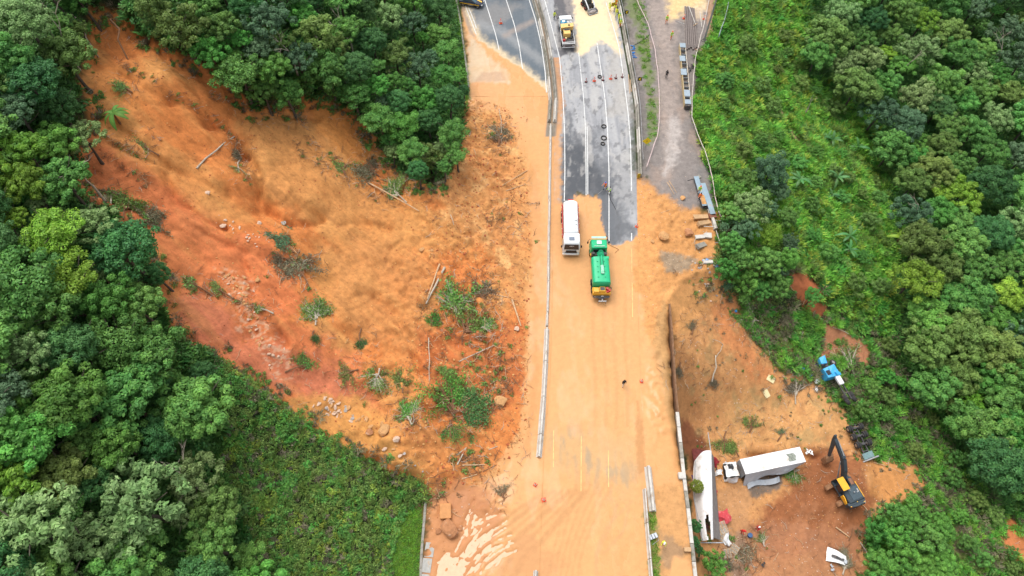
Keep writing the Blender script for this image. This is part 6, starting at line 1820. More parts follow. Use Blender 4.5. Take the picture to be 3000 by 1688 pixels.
barrier('median_barrier', 'long low concrete barrier dividing the muddy carriageways', pl([(1613, 370), (1611, 500), (1608, 700), (1606, 850), (1602, 960)], -.12), M_CONC, 5.0, [(a * .8, b * .85) for a, b in JERSEY], wob=.02)
barrier('median_barrier', 'wider pale concrete barrier, lower end of the median line', pl([(1602, 965), (1598, 1060), (1594, 1140), (1585, 1260), (1578, 1342)], -.12), M_CONC, 5.0, [(a * 1.35, b * .9) for a, b in JERSEY], wob=.03)
barrier('median_barrier', 'short stub of concrete barrier at the bottom edge of the mud', pl([(1570, 1672), (1566, 1720)], -.1), M_CONC, 2.5)
mids = [Vector((float(MEDIAN(y)), y, 0)) for y in np.arange(80, 136, 3.0)]
barrier('median_barrier', 'mossy double median barrier on the far curve, side by the wet asphalt', [p + Vector((-.45, 0, 0)) for p in mids], M_CONCM, 5.0, mats=[M_CONCM, M_CONC, M_CONCM])
barrier('median_barrier', 'mossy double median barrier on the far curve, side by the works lorry', [p + Vector((.45, 0, 0)) for p in mids], M_CONCM, 5.0, mats=[M_CONC, M_CONCM, M_CONCM])
rr_ = [Vector((float(ROAD_R(y)) + .95, y, 0)) for y in np.arange(68.5, 136, 3.0)]
barrier('edge_barrier', 'weathered concrete edge barrier along the right of the far carriageway', rr_, M_CONCM, 5.0, mats=[M_CONCM, M_CONC])
rail = [(-.05, .55), (-.02, .62), (-.05, .70), (-.05, .80), (.0, .80), (.0, .55)]
barrier('guard_rail', 'thin pale guard rail outside the concrete edge barrier', [p + Vector((.45, 0, 0)) for p in rr_[1:]], M_STEEL, 4.0, rail, 'rail')
barrier('edge_barrier', 'pale concrete barrier block knocked askew on the verge', pl([(1897, 1368), (1903, 1430), (1912, 1500)], 0), M_CONC, 6.5, [(a * 1.45, b) for a, b in JERSEY])
barrier('edge_barrier', 'dark-sided concrete edge barrier running off the bottom of the picture', pl([(1887, 1434), (1896, 1560), (1908, 1700), (1915, 1780)], 0), M_CONC, 4.0, [(a * .8, b) for a, b in JERSEY])
M_WALLD = mat('concrete_soil_dark', (.20, .11, .06), .95, var=.3, scale=1.5)
# retaining wall along the drop
wl = [Vector((float(RIGHT_EDGE(y)), y, 0)) for y in np.arange(6, 47, 2.0)]
w_o = empty('retaining_wall', 'concrete retaining wall with pale coping above the crash site', 'wall', wl[0])
for i, (a, b) in enumerate(zip(wl, wl[1:])):
    dp = 2.0 + min(8.0, max(0, (46 - a.y) * .35))
    d = (b - a).normalized()
    up_ = a.y > 29.5
    MB().add(*sweep([(.1 if up_ else -.05, -dp), (.1 if up_ else -.05, -.06 if up_ else .02), (.32, -.06 if up_ else .02), (.32, -dp)], [a - wl[0], b - wl[0]])).build('panel', M_WALLD if up_ else M_CONCM, w_o, smooth=False)
    if a.y < 29.5:
        MB().add(*sweep([(-.18, .02), (-.18, .34), (.22, .34), (.22, .02)], [a + d * .03 - wl[0], b - d * .03 - wl[0]])).build('coping', M_CONC if i % 3 else M_CONCM, w_o, smooth=False)
    else:
        MB().add(*sweep([(.2, -.06), (.2, .04), (.33, .04), (.33, -.06)], [a + d * .03 - wl[0], b - d * .03 - wl[0]])).build('coping', M_WALLD, w_o, smooth=False)
MB().box((0, 0, .3), (.9, .8, .5), .04).build('pier', M_CONC, w_o, loc=P(1996, 1396) - wl[0])
MB().box((0, 0, .3), (.8, .5, .5), .04).build('pier', M_CONCO, w_o, loc=P(2012, 1612) - wl[0])
# kerbs
def kerb(label, pts, m):
    pts = resample(pts, 1.5)
    o = empty('kerb', None, None, pts[0]); o['kind'] = 'structure'; o['label'] = label
    for a, b in zip(pts, pts[1:]):
        d = (b - a).normalized()
        MB().add(*sweep([(-.16, -.2), (-.16, .13), (.14, .13), (.14, -.2)], [a + d * .015 - pts[0], b - d * .015 - pts[0]])).build('kerbstone', m, o, smooth=False)
kerb('grey kerb between the lawn and the muddy road', pl([(1247, 1470), (1243, 1520), (1236, 1600), (1230, 1720)]), M_CONCM)
kerb('kerb along the grass beside the far carriageway', [Vector((float(LEFT_EDGE(y)) - .1, y, 0)) for y in np.arange(88, 128, 2.0)], M_CONCM)
o = empty('drain_slab', None, None, P(1254, 1640)); o['kind'] = 'structure'; o['label'] = 'pale concrete gutter slab beside the lower lawn'
for k in range(3):
    a, b = P(1262 - k * 8, 1590 + k * 46), P(1256 - k * 8, 1632 + k * 46)
    MB().add(*sweep([(-.5, -.1), (-.5, .05), (.55, .05), (.55, -.1)], [a - o.location, b - o.location])).build('slab', mat('gutter_grey', (.36, .35, .32), .85, var=.2, scale=2, dirt=(.4, .25, .13), dirt_amt=.25), o, smooth=False)
# lane lines: each a thin sheet on its carriageway
ROADS = [q for q in COL.objects if q.name.startswith('road')]
def lane(pix, w_, road, m=M_LINE, z=.062):
    vs_, fs = sweep([(-w_ / 2, 0), (-w_ / 2, .006), (w_ / 2, .006), (w_ / 2, 0)], [p + Vector((0, 0, z)) for p in resample(pl(pix), 2.0)])
    MB().add(vs_, fs).build('lane_line', m, road, smooth=False)
r0, r1 = ROADS[0], ROADS[1]
lane([(1590, -20), (1601, 21), (1625, 115), (1639, 168), (1649, 280), (1654, 384), (1655, 500), (1653, 590)], .14, r0)
lane([(1695, 155), (1709, 280), (1715, 370), (1717, 500), (1717, 573)], .12, r0)
lane([(1720, 372), (1722, 500), (1722, 573)], .12, r0)
lane([(1749, 127), (1761, 210), (1772, 287), (1780, 384), (1784, 500), (1784, 712)], .14, r0)
lane([(1775, 7), (1796, 77), (1814, 140), (1828, 238), (1840, 332), (1847, 419), (1849, 500), (1850, 560)], .14, r0)
lane([(1850, 684), (1850, 706)], .16, r0, M_LINE, .09); lane([(1852, 830), (1853, 930)], .12, r0, M_LINEM, .09); lane([(1850, 730), (1851, 800)], .08, r0, M_LINEM, .09)
for pix in ([(1622, 1262), (1621, 1370)], [(1703, 1278), (1702, 1440)], [(1782, 1320), (1783, 1428)]): lane(pix, .11, r0, M_LINEM, .085)
lane([(1358, 0), (1363, 17), (1382, 66), (1397, 106)], .13, r1); lane([(1367, 4), (1372, 21), (1388, 60), (1396, 84)], .13, r1)
lane([(1412, -25), (1420, 0), (1440, 63), (1454, 108), (1462, 147)], .14, r1)
lane([(1474, -25), (1485, 7), (1506, 70), (1522, 140), (1531, 203)], .14, r1)
lane([(1543, -25), (1550, 0), (1569, 59), (1586, 133), (1597, 210), (1601, 272)], .16, r1)

# ------------------------------------------------------------------ cones, drums, tyres, signs
M_CONE = mat('cone_orange', (0.75, 0.10, 0.035), 0.5, var=.08)
M_CONEW = mat('cone_band_white', (0.8, 0.78, 0.75), 0.5, var=.05)
M_CONER = mat('cone_dull_red', (0.30, 0.06, 0.05), 0.6, var=.2)
def cone(px, py, label, dull=False, s=1.0, mud=False):
    o = empty('traffic_cone', label, 'traffic cone', P(px, py, .07 if not mud else .02), random.uniform(0, 6), 'traffic cones on the road', scale=s)
    MB().box((0, 0, .03), (.46, .46, .06), .02).build('base', M_BLACK if dull else M_CONE, o)
    MB().cyl((0, 0, .06), (0, 0, .78), .19, .05, 14).build('body', M_CONER if dull else M_CONE, o)
    for a, b in ((.28, .4), (.52, .62)):
        r_ = lambda z: .19 - .14 * (z - .06) / .72 + .006
        MB().cyl((0, 0, a), (0, 0, b), r_(a), r_(b), 14).build('band', M_CONEW, o)
cone(1467, 68, 'lone orange cone on the far wet carriageway', s=1.25)
cone(1717, 240, 'dull red cone, leftmost in the row across the road', True)
cone(1741, 237, 'bright orange cone, second from left in the row across the road', s=1.1)
cone(1766, 235, 'dull red cone in the middle of the row across the road', True)
cone(1789, 231, 'bright orange cone right of the middle in the row across the road', s=1.1)
cone(1804, 229, 'dull red cone, second from right in the row across the road', True)
cone(1823, 226, 'dull red cone, rightmost in the row across the road', True)
cone(1568, 1421, 'muddied red and white cone, upper of two on the lower mud', s=1.0, mud=True)
cone(1593, 1465, 'muddied red and white cone, lower of two on the lower mud', s=1.2, mud=True)
cone(2063, 56, 'orange cone on the gravel beside the steel pipes', s=1.1)
cone(2004, 54, 'orange and white cone at the end of the pipe stack', s=1.1)
cone(1865, 664, 'red and white cone at the asphalt edge beside the green lorry', s=1.0, mud=True)
cone(1879, 1118, 'red and white cone right of the lone walker', s=1.0, mud=True)
def tyre(px, py, label, r=.36, squeeze=1.0):
    o = MB().torus((0, 0, 0), (0, 0, 1), r, .085, 22, 8).build('tyre', M_RUBBER, None, loc=P(px, py, .13), scale=(1, squeeze, 1), rot=(0, 0, .4))
    tag(o, label, 'tyre', 'tyres lying on the road')
tyre(1757, 225, 'black tyre lying left of the row of cones', .32)
tyre(1769, 370, 'black tyre on the grey lane, topmost of three')
tyre(1769, 404, 'black tyre on the grey lane, middle of three', .42)
tyre(1766, 421, 'black tyre on the grey lane, lowest of three', .3)

M_SIGNY = mat('sign_yellow', (0.85, 0.60, 0.01), 0.4, var=.05)
M_POST = mat('post_grey', (0.22, 0.22, 0.22), 0.6, var=.1)
def sign(px, py, kind, label, h=2.1, s=.6, tilt=.35):
    o = empty('road_sign', label, 'sign', P(px, py, 0), 0)
    MB().cyl((0, .04, -.1), (0, .04, h + s), .04, n=8).build('post', M_POST, o)
    if kind == 'diamond':
        MB().box((0, 0, h + .5), (s, .03, s), .004, (0, R(45), 0)).build('plate', M_SIGNY, o, rot=(0, 0, 0))
        MB().box((0, -.025, h + .5), (.06, .015, .3), .003).box((0, -.025, h + .3), (.06, .015, .05), .003).build('symbol', M_BLACK, o)
    else:
        MB().box((0, 0, h + .1), (s, .03, s * 1.15), .004).build('plate', M_BLACK, o)
        b = MB()
        for q in (1, -1):
            b.hexa([(-.2 * s / .6, -.02, h + .1), (.02 * s / .6, -.02, h + .1 + q * .28), (.22 * s / .6, -.02, h + .1 + q * .28), (.02 * s / .6, -.02, h + .1), (-.2 * s / .6, -.032, h + .1), (.02 * s / .6, -.032, h + .1 + q * .28), (.22 * s / .6, -.032, h + .1 + q * .28), (.02 * s / .6, -.032, h + .1)])
        b.build('symbol', M_SIGNY, o, smooth=False)
    for ch in o.children:
        pass
    o.rotation_euler = (-tilt * 0, 0, 0)
    return o
sign(1890, 436, 'diamond', 'yellow diamond warning sign on the grass verge', 1.3, 1.05)
sign(1833, 55, 'chevron', 'black chevron board with yellow arrow, the upper one by the workers', 1.3, .65)
sign(1871, 250, 'chevron', 'black chevron board with yellow arrow, the lower one by the gravel', 1.3, .7)
o = empty('hazard_marker', 'yellow and black striped marker on the end of the edge barrier', 'sign', P(1870, 522, 0), .1)
MB().box((0, 0, .55), (.42, .04, 1.0), .005).build('plate', M_SIGNY, o)
for k in range(4): MB().box((0, -.03, .2 + k * .25), (.46, .02, .09), .003, (0, R(-30), 0)).build('stripe', M_BLACK, o)
o = empty('hazard_board', 'yellow and black striped board held among the workers', 'sign', P(1796, 20, .6), .1)
MB().box((0, 0, .5), (.75, .04, .8), .005).build('plate', M_SIGNY, o)
for k in range(4): MB().box((0, -.03, .2 + k * .2), (.7, .02, .08), .003, (0, R(-30), 0)).build('stripe', M_BLACK, o)

# ------------------------------------------------------------------ pipes, beams, hoses, poles
def rod(px0, py0, px1, py1, r_, name, label, cat, m, h=None, group=None, n=8, mid=0.0, taper=1.0):
    a, b = G(px0, py0), G(px1, py1)
    h = r_ * .8 if h is None else h
    a = a + Vector((0, 0, h)); b = b + Vector((0, 0, h))
    c = (a + b) / 2
    k = [a - c, (a - c) * .33 + (b - c) * .67 * 0 + Vector((0, 0, mid)), Vector((0, 0, mid)), (b - c) * .5 + Vector((0, 0, mid * .6)), b - c]
    o = MB().tube([a - c, (a - c) * .5 + Vector((0, 0, mid)), Vector((mid * .5, 0, mid)), (b - c) * .5 + Vector((0, 0, mid)), b - c], [r_, r_ * (1 + taper) / 2 * 1.02, r_ * (1 + taper) / 2, r_ * (taper * .75 + .25), r_ * taper], n).build(name, m, None, loc=c)
    return tag(o, label, cat, group)
M_PIPE = mat('pipe_brown_grey', (0.17, 0.14, 0.125), 0.7, var=.2, scale=1.5)
xs0 = [2007, 2013, 2018, 2022, 2027, 2032]
for i, x in enumerate(xs0):
    rod(x, 22 + i * 1.2, 2012 + i * 6, 148 - (i % 3) * 3, .17, 'steel_pipe', f'long brown-grey steel pipe in the gravel yard stack, {ORD[i]} from left', 'pipe', M_PIPE, group='stacked steel pipes', h=.18)
rod(2016, 24, 2036, 78, .07, 'pole', 'thin pale pole lying across the pipe stack', 'pole', M_CONC, h=.45)
rod(2050, 35, 2056, 80, .07, 'pole', 'thin pale pole right of the pipe stack', 'pole', M_CONC)
rod(2030, 82, 2042, 75, .06, 'timber', 'short pale timber across the top of the pipe stack', 'timber', M_DEAD, h=.5)
rod(1982, 63, 2006, 72, .05, 'pole', 'thin grey pole left of the pipe stack', 'pole', M_STEEL)
for k in range(6):
    rod(2033 + k * 4, 144 + (k % 3) * 5, 2046 + k * 2, 150 - (k % 2) * 8 + k, .06, 'timber', f'short pinkish timber offcut at the foot of the pipe stack, {ORD[k]} from left', 'timber', mat('timber_pinkish', (.5, .30, .24), .8, var=.2), h=.1 + .05 * k, group='timber offcuts')
# lattice box girder on the gravel
a, b = P(1996, 140, 0), P(2012, 318, 0)
o = empty('box_girder', 'long rusty-edged steel box girder with open bays on the gravel', 'girder', (a + b) / 2, 0)
d = b - a; L_ = d.length; o.rotation_euler = (0, 0, math.atan2(-d.x, d.y))
M_GIRD = mat('girder_grey', (0.20, 0.215, 0.22), 0.6, var=.2, scale=1.5, dirt=(.35, .27, .18), dirt_amt=.2)
for s, m in ((-1, mat('girder_edge_cream', (.55, .48, .38), .7, var=.15)), (1, mat('girder_edge_tan', (.50, .38, .20), .7, var=.15))):
    MB().box((s * .48, 0, .5), (.1, L_, 1.0), .02).build('web', m, o)
nb = 13
for k in range(nb):
    MB().box((0, -L_ / 2 + (k + .5) * L_ / nb, .75), (.9, .08, .5), .01).build('cross_brace', M_GIRD, o)
for f0, f1, x in ((0, .075, 0), (.78, .88, 0), (.93, 1.0, 0), (.22, .31, .25), (.44, .54, .25), (.88, .93, 0)):
    if f0 == .88: continue
    MB().box((x, -L_ / 2 + (f0 + f1) / 2 * L_, 1.03), (1.0, (f1 - f0) * L_, .06), .01).build('cover_plate', mat('plate_blue_grey', (.26, .32, .36), .5, var=.15), o)
MB().box((0, L_ / 2 + .1, .5), (.95, .5, .9), .05).build('end_plate', M_CHASSIS, o)
scrap(2022, 200, 'tangle of dark steel beside the box girder', M_CHASSIS, 10, 21, .9)
def ibeam(px0, py0, px1, py1, wd, label, m, m2):
    a, b = P(px0, py0, 0), P(px1, py1, 0); d = b - a; L_ = d.length
    o = empty('steel_beam', label, 'beam', (a + b) / 2, math.atan2(-d.x, d.y), 'steel beams on the verge')
    MB().box((0, 0, .6), (wd, L_, .06), .01).build('top_flange', m, o)
    MB().box((0, 0, .32), (.08, L_, .5), .01).build('web', m2, o)
    MB().box((0, 0, .04), (wd, L_, .06), .01).build('bottom_flange', m2, o)
    return o, L_
M_BEAM = mat('beam_blue_grey', (0.23, 0.31, 0.36), 0.5, var=.15, scale=1, dirt=(.42, .25, .12), dirt_amt=.1)
ib, L_ = ibeam(2037, 524, 2062, 610, .75, 'blue-grey steel beam with a rusty lower half under the two workers', M_BEAM, M_CHASSIS)
MB().box((0, L_ * .3, .645), (.7, L_ * .3, .02), .004).build('rust_patch', mat('mud_patch', (.52, .27, .10), .9, var=.2), ib)
ibeam(2056, 544, 2086, 634, .8, 'clean blue-grey steel beam right of the two workers', M_BEAM, M_CHASSIS)
rod(2014, 530, 2034, 524, .05, 'crowbar', 'dark bar beside the end of the steel beam', 'bar', M_CHASSIS)
# blue hoses on the verge
M_HOSE = mat('hose_blue', (0.02, 0.22, 0.62), 0.4, var=.1)
r_ = random.Random(3)
for k in range(7):
    x, y = 1848 + r_.uniform(-3, 8), 137 + k * 5
    pts = [G(x + r_.uniform(-4, 14), y + r_.uniform(-3, 3)) + Vector((0, 0, .08 + .04 * (k % 3))) for _ in range(4)]
    pts.sort(key=lambda p: p.x)
    o = MB().tube([p - pts[0] for p in pts], .07, 6).build('hose', M_HOSE, None, loc=pts[0])
    tag(o, f'blue plastic hose length heaped beside the guard rail, {ORD[k]} from top', 'hose', 'blue hoses on the verge')
def line_obj(name, label, cat, pix, r_, m, h=.06, wob=.04, stakes=0):
    pts = [G(x, y) for x, y in pix]
    pts = resample(pts, 1.2)
    rr = random.Random(len(pts))
    pts = [p + Vector((rr.uniform(-wob, wob), rr.uniform(-wob, wob), h)) for p in pts]
    o = empty(name, label, cat, pts[0])
    MB().tube([p - pts[0] for p in pts], r_, 6).build('line', m, o)
    if stakes:
        for p in pts[::stakes]:
            MB().cyl((p.x - pts[0].x, p.y - pts[0].y, -h - .2), (p.x - pts[0].x, p.y - pts[0].y, .15), .03, n=6).build('stake', M_PALEBARK, o)
    return o
M_TAPE = mat('tape_pinkish_white', (0.55, 0.42, 0.40), 0.7, var=.15)
line_obj('tape_fence', 'pinkish barrier tape fence along the left side of the gravel track', 'fence', [(1856, -10), (1870, 25), (1893, 70), (1905, 110), (1918, 160), (1925, 220), (1929, 300), (1930, 360), (1923, 410), (1905, 460), (1892, 498)], .07, M_TAPE, .75, .05, 3)
line_obj('tape_fence', 'pale tape fence along the right edge of the gravel track', 'fence', [(2078, -10), (2068, 40), (2060, 80), (2047, 130), (2035, 180), (2028, 240), (2024, 300), (2025, 355), (2040, 400), (2062, 450), (2075, 495)], .07, mat('tape_pale', (.52, .46, .40), .7), .75, .05, 3)
line_obj('tape_fence', 'pale tape fence above the steel beams dropping to the rubble', 'fence', [(2075, 495), (2085, 540), (2092, 590), (2100, 628), (2110, 645)], .07, M_TAPE, .75, .05, 3)
line_obj('cable', 'dark cable looping down from the tape to the grass verge', 'cable', [(1902, 102), (1890, 115), (1872, 126), (1850, 138)], .04, M_BLACK, .1)
line_obj('fire_hose', 'thin dark hose trailing from the hose crew over wet asphalt', 'hose', [(1784, 568), (1790, 590), (1800, 605), (1803, 615)], .035, M_BLACK, .1)
line_obj('fire_hose', 'brown hose loop right of the green lorry cab', 'hose', [(1775, 712), (1790, 722), (1812, 726), (1815, 740), (1800, 742)], .035, mat('hose_brown', (.3, .16, .07), .8), .1)
# utility pole and silt fence
a = P(2063, 118, 0)
o = empty('utility_pole', 'tall grey utility pole rising beside the pipe stack', 'pole', a, 0)
MB().cyl((0, 0, -.2), (0, 0, 9.0), .2, .13, 12).build('shaft', M_STEEL, o)
MB().torus((0, 0, .1), (0, 0, 1), .42, .09).build('collar', M_CONCM, o)
pts = [P(2138, -30, .5), P(2132, 20, .5), P(2122, 60, .5), P(2112, 85, .5), P(2106, 105, .5)]
pts = resample(pts, .8)
M_SILT = mat('geotextile_grey', (0.36, 0.42, 0.44), 0.7, var=.15, scale=2)
o = empty('silt_fence', 'sagging grey geotextile fence at the edge of the bright green bank', 'fence', pts[0])
MB().add(*sweep([(-.25, -.9), (-.03, .3), (.03, .3), (.05, -.2), (.2, -.9)], [p - pts[0] for p in pts])).build('fabric', M_SILT, o)
for p in pts[::3]: MB().cyl((p.x - pts[0].x, p.y - pts[0].y, -1), (p.x - pts[0].x, p.y - pts[0].y, .5), .04, n=6).build('stake', M_PALEBARK, o)
# water jet is left as the lance only
# battery of canisters beside the worker in yellow
g = P(1915, 1580, .0)
o = empty('canister_rack', 'rack of three grey canisters beside the worker in yellow trousers', 'rack', g, .35)
for k in range(3): MB().cyl((-.35 + k * .36, 0, .35), (-.35 + k * .36, .55, .35), .16, n=12).build('canister', mat('canister_grey', (.5, .53, .58), .4, var=.1), o)
MB().box((0, .2, .12), (1.15, .12, .08), .01).box((0, .5, .12), (1.15, .12, .08), .01).tube([(-.4, -.5, .05), (.5, -.3, .05), (.5, .2, .15)], .03, 6).build('frame', M_STEEL, o)

# ------------------------------------------------------------------ rocks and rubble
def rock_mesh(seed, n=2, rough=.28, flat=.7):
    rng = np.random.default_rng(seed)
    b = MB(); b.ball((0, 0, 0), 1.0, 12, 8)
    V = np.array(b.v)
    for _ in range(7):
        d = rng.normal(size=3); d /= np.linalg.norm(d); c = rng.uniform(.45, .8)
        k = V @ d - c
        V = V - np.outer(np.clip(k, 0, None), d)
    V += rng.normal(size=V.shape) * .03 * rough / .28
    V[:, 2] *= flat * .8
    me = bpy.data.meshes.new('rock'); me.from_pydata(V.tolist(), [], b.f); me.update()
    return me
ROCKS = [rock_mesh(s, flat=random.uniform(.5, .85)) for s in range(8)]
M_RK = {'pale': mat('rock_pale_pink', (.56, .40, .29), .85, var=.25, scale=2, dirt=(.42, .18, .07), dirt_amt=.25, bump=.3), 'tan': mat('rock_tan', (.50, .27, .11), .9, var=.2, scale=2, dirt=(.33, .13, .05), dirt_amt=.25, bump=.3),
        'brown': mat('rock_mud_brown', (.38, .17, .075), .9, var=.25, scale=2, dirt=(.55, .42, .32), dirt_amt=.15, bump=.3), 'grey': mat('rock_grey', (.34, .31, .28), .85, var=.25, scale=2, dirt=(.4, .25, .14), dirt_amt=.2, bump=.3),
        'red': mat('rock_brick_red', (.50, .14, .06), .9, var=.15, scale=2)}
def rock(px, py, r_, kind, label, group=None, sink=.25, name='rock', sx=1.0):
    g = G(px, py)
    o = link_mesh(name, random.choice(ROCKS), M_RK[kind], None, loc=g + Vector((0, 0, r_ * (.55 - sink))), rot=(random.uniform(-.3, .3), random.uniform(-.3, .3), random.uniform(0, 6.3)), scale=(r_ * sx, r_, r_ * random.uniform(.8, 1.1)))
    return tag(o, label, 'rock', group)
for px, py, r_, k, lab in [
    (1127, 1262, .85, 'tan', 'tall tan boulder standing above the lower scree'), (1162, 1290, .5, 'pale', 'pale boulder right below the tall tan boulder'), (1085, 1268, .6, 'brown', 'reddish boulder left of the tall tan boulder'),
    (1468, 1180, 1.05, 'tan', 'big tan boulder left of the median barrier'), (1425, 1172, .8, 'tan', 'tan boulder touching the left of the big tan boulder'), (1395, 1225, .9, 'brown', 'long brown boulder below the tan boulders'),
    (1338, 1080, .38, 'red', 'brick-red stone alone on the red soil'), (1512, 965, .45, 'pale', 'pinkish boulder beside the log at the slide toe'), (1318, 1552, 1.25, 'brown', 'large wet brown boulder in the lower left mud'),
    (1283, 1556, .5, 'brown', 'smaller wet boulder left of the large one in the mud'), (1350, 1548, .4, 'brown', 'small wet stone right of the large boulder in the mud'),
    (1946, 695, .95, 'tan', 'round tan boulder left of the grey puddle'), (2016, 686, .95, 'brown', 'squarish brown boulder right of the grey puddle'), (1912, 708, .4, 'tan', 'small tan stone left of the round tan boulder'),
    (1998, 582, .5, 'tan', 'small cream stone on the grey soot patch'), (1236, 732, .4, 'tan', 'round tan clod in the middle of the slide'), (1265, 735, .25, 'tan', 'small tan clod right of the round one mid-slide'),
    (655, 662, .45, 'pale', 'flat white rock high in the red soil of the slide'), (830, 655, .42, 'grey', 'flat grey rock right of the white rocks up the slide'), (610, 568, .42, 'pale', 'white rock nearest the leaning bare trunk'),
    (760, 655, .33, 'pale', 'small pale rock between the white and the grey flat rocks'), (757, 822, .42, 'tan', 'rounded tan rock above the pale rock band'), (470, 410, .3, 'brown', 'small brown stone high on the scar')]:
    rock(px, py, r_, k, lab, name='boulder')
rng = random.Random(5)
def scatter_rocks(n, line, wd, rlo, rhi, kinds, label, group):
    made = []
    for k in range(n):
        i = rng.randrange(len(line) - 1); t = rng.random()
        x = line[i][0] + (line[i + 1][0] - line[i][0]) * t + rng.gauss(0, wd); y = line[i][1] + (line[i + 1][1] - line[i][1]) * t + rng.gauss(0, wd * .7)
        made.append((y, rock(x, y, rng.uniform(rlo, rhi) ** 1.0, rng.choice(kinds), label, group, sink=.45, sx=rng.uniform(.8, 2.0))))
    for k, (y, o) in enumerate(sorted(made, key=lambda q: q[0])): o['label'] = f'{label}, {ORD[k]} from top'
scatter_rocks(34, [(930, 1180), (1000, 1200), (1040, 1230), (1090, 1240), (1130, 1290), (1190, 1330), (1240, 1370)], 16, .10, .34, ['pale', 'tan', 'tan', 'grey'], 'broken rock in the scree along the lower scar edge', 'scree along the lower scar edge')
scatter_rocks(26, [(915, 1175), (960, 1165), (1000, 1190), (985, 1215), (945, 1205)], 14, .09, .27, ['pale'], 'pale rock in the white cluster at the top of the scree', 'white cluster at the top of the scree')
scatter_rocks(64, [(655, 800), (700, 830), (715, 880), (735, 930), (760, 980), (800, 1020), (830, 1080)], 15, .07, .24, ['pale', 'tan', 'tan'], 'pale rock exposed in the white band down the slide', 'pale rocks of the white band')
scatter_rocks(22, [(640, 640), (720, 680), (760, 700), (745, 690)], 14, .08, .2, ['pale'], 'small white stone on the red soil above the white band', 'white stones above the band')
scatter_rocks(24, [(2015, 770), (2060, 790), (2085, 760), (2075, 840), (2090, 880)], 14, .1, .24, ['pale', 'grey'], 'small pale rubble stone at the slope edge by the slabs', 'rubble stones by the slabs')
# broken slabs
def slab(px, py, sx, sy, rz, m, label, tilt=(0, 0), h=.35, z=0.0):
    g = G(px, py)
    b = MB(); b.hexa(crumple([(-sx / 2, -sy / 2, 0), (sx / 2, -sy / 2, 0), (sx / 2, sy / 2, 0), (-sx / 2, sy / 2, 0), (-sx / 2, -sy / 2, h), (sx / 2, -sy / 2, h), (sx / 2, sy / 2, h), (-sx / 2, sy / 2, h)], .08, int(px + py)))
    o = b.build('concrete_slab', m, None, smooth=False, loc=g + Vector((0, 0, .05 + z)), rot=(tilt[0], tilt[1], rz))
    return tag(o, label, 'slab', 'broken slabs at the slope edge')
slab(2050, 641, 2.1, .75, .05, M_CONCO, 'tan muddy slab, topmost below the steel beams', z=.2)
slab(2060, 658, 2.0, .7, .3, M_CONCO, 'tan muddy slab, second below the steel beams', (.05, .15), z=.2)
slab(2048, 698, 1.3, .55, .15, M_CONC, 'pale narrow slab right of the brown boulder', z=.1)
slab(2072, 694, 1.0, .8, -.1, M_CONC, 'pale lumpy slab at the right of the rubble', z=.1)
slab(2052, 722, 1.7, .75, .55, M_CONCM, 'grey-brown tilted slab in the lower rubble', (.1, .25), z=.1)
slab(2072, 770, 1.35, .6, 0.0, M_CONC, 'clean pale slab lowest in the rubble', (-.25, 0), .3)
slab(2063, 762, 1.0, .35, .1, mat('slab_blue', (.12, .3, .6), .5), 'blue plastic sheet behind the lowest slab', (-.2, 0), .1)
slab(2090, 660, .45, 2.0, .1, M_CONC, 'pale upright post slab beside the tape end', (0, 0), .5)
slab(2086, 636, 1.1, .8, .2, mat('slab_rusty', (.24, .10, .06), .8, var=.2), 'dark rusty end block below the clean steel beam', (.1, .1), .4)
slab(2046, 520, .7, .5, .6, M_CONCM, 'grey slab piece above the steel beams', h=.2)
for q, (x0, y0, x1, y1, lab) in enumerate(((2060, 668, 2090, 669, 'thin pale bar under the second slab'), (2093, 716, 2128, 712, 'grey metal pole jutting from the bushes below the rubble'), (2092, 650, 2128, 652, 'pale pole jutting into the bushes at the tape end'), (2072, 618, 2078, 636, 'pale ladder-like bar beside the steel beam'), (2096, 680, 2106, 712, 'pale leaning stake at the bush edge'))):
    rod(x0, y0, x1, y1, .06, 'pole', lab, 'pole', M_CONC if q != 1 else M_STEEL, h=.4)
tag(MB().box((0, 0, .12), (.5, .6, .25), .05).build('crate', M_BLUESCRAP, None, loc=G(2098, 780)), 'blue crate in the grass below the lowest slab', 'crate')
tag(MB().box((0, 0, .12), (.35, .35, .25), .05).build('crate', M_BLUESCRAP, None, loc=G(2155, 913)), 'small blue crate in the brush further down the bank', 'crate')
o = MB().box((0, 0, .35), (1.35, 1.75, .8), .06).build('mud_box', mat('mud_orange', (.52, .235, .082), .7, var=.14, scale=1.5), None, loc=P(1306, 1500, -.1), rot=(.05, .02, .06))
tag(o, 'mud-coated flat box above the wet boulder', 'box')
# squarish pipe lengths on the right shoulder
for k, (x0, y0, x1, y1) in enumerate(((1841, 220, 1845, 275), (1846, 235, 1849, 270))):
    rod(x0, y0, x1, y1, .06, 'pole', ('tan pole lying inside the edge barrier, the longer', 'tan pole lying inside the edge barrier, the shorter')[k], 'pole', M_DEAD, h=.1)
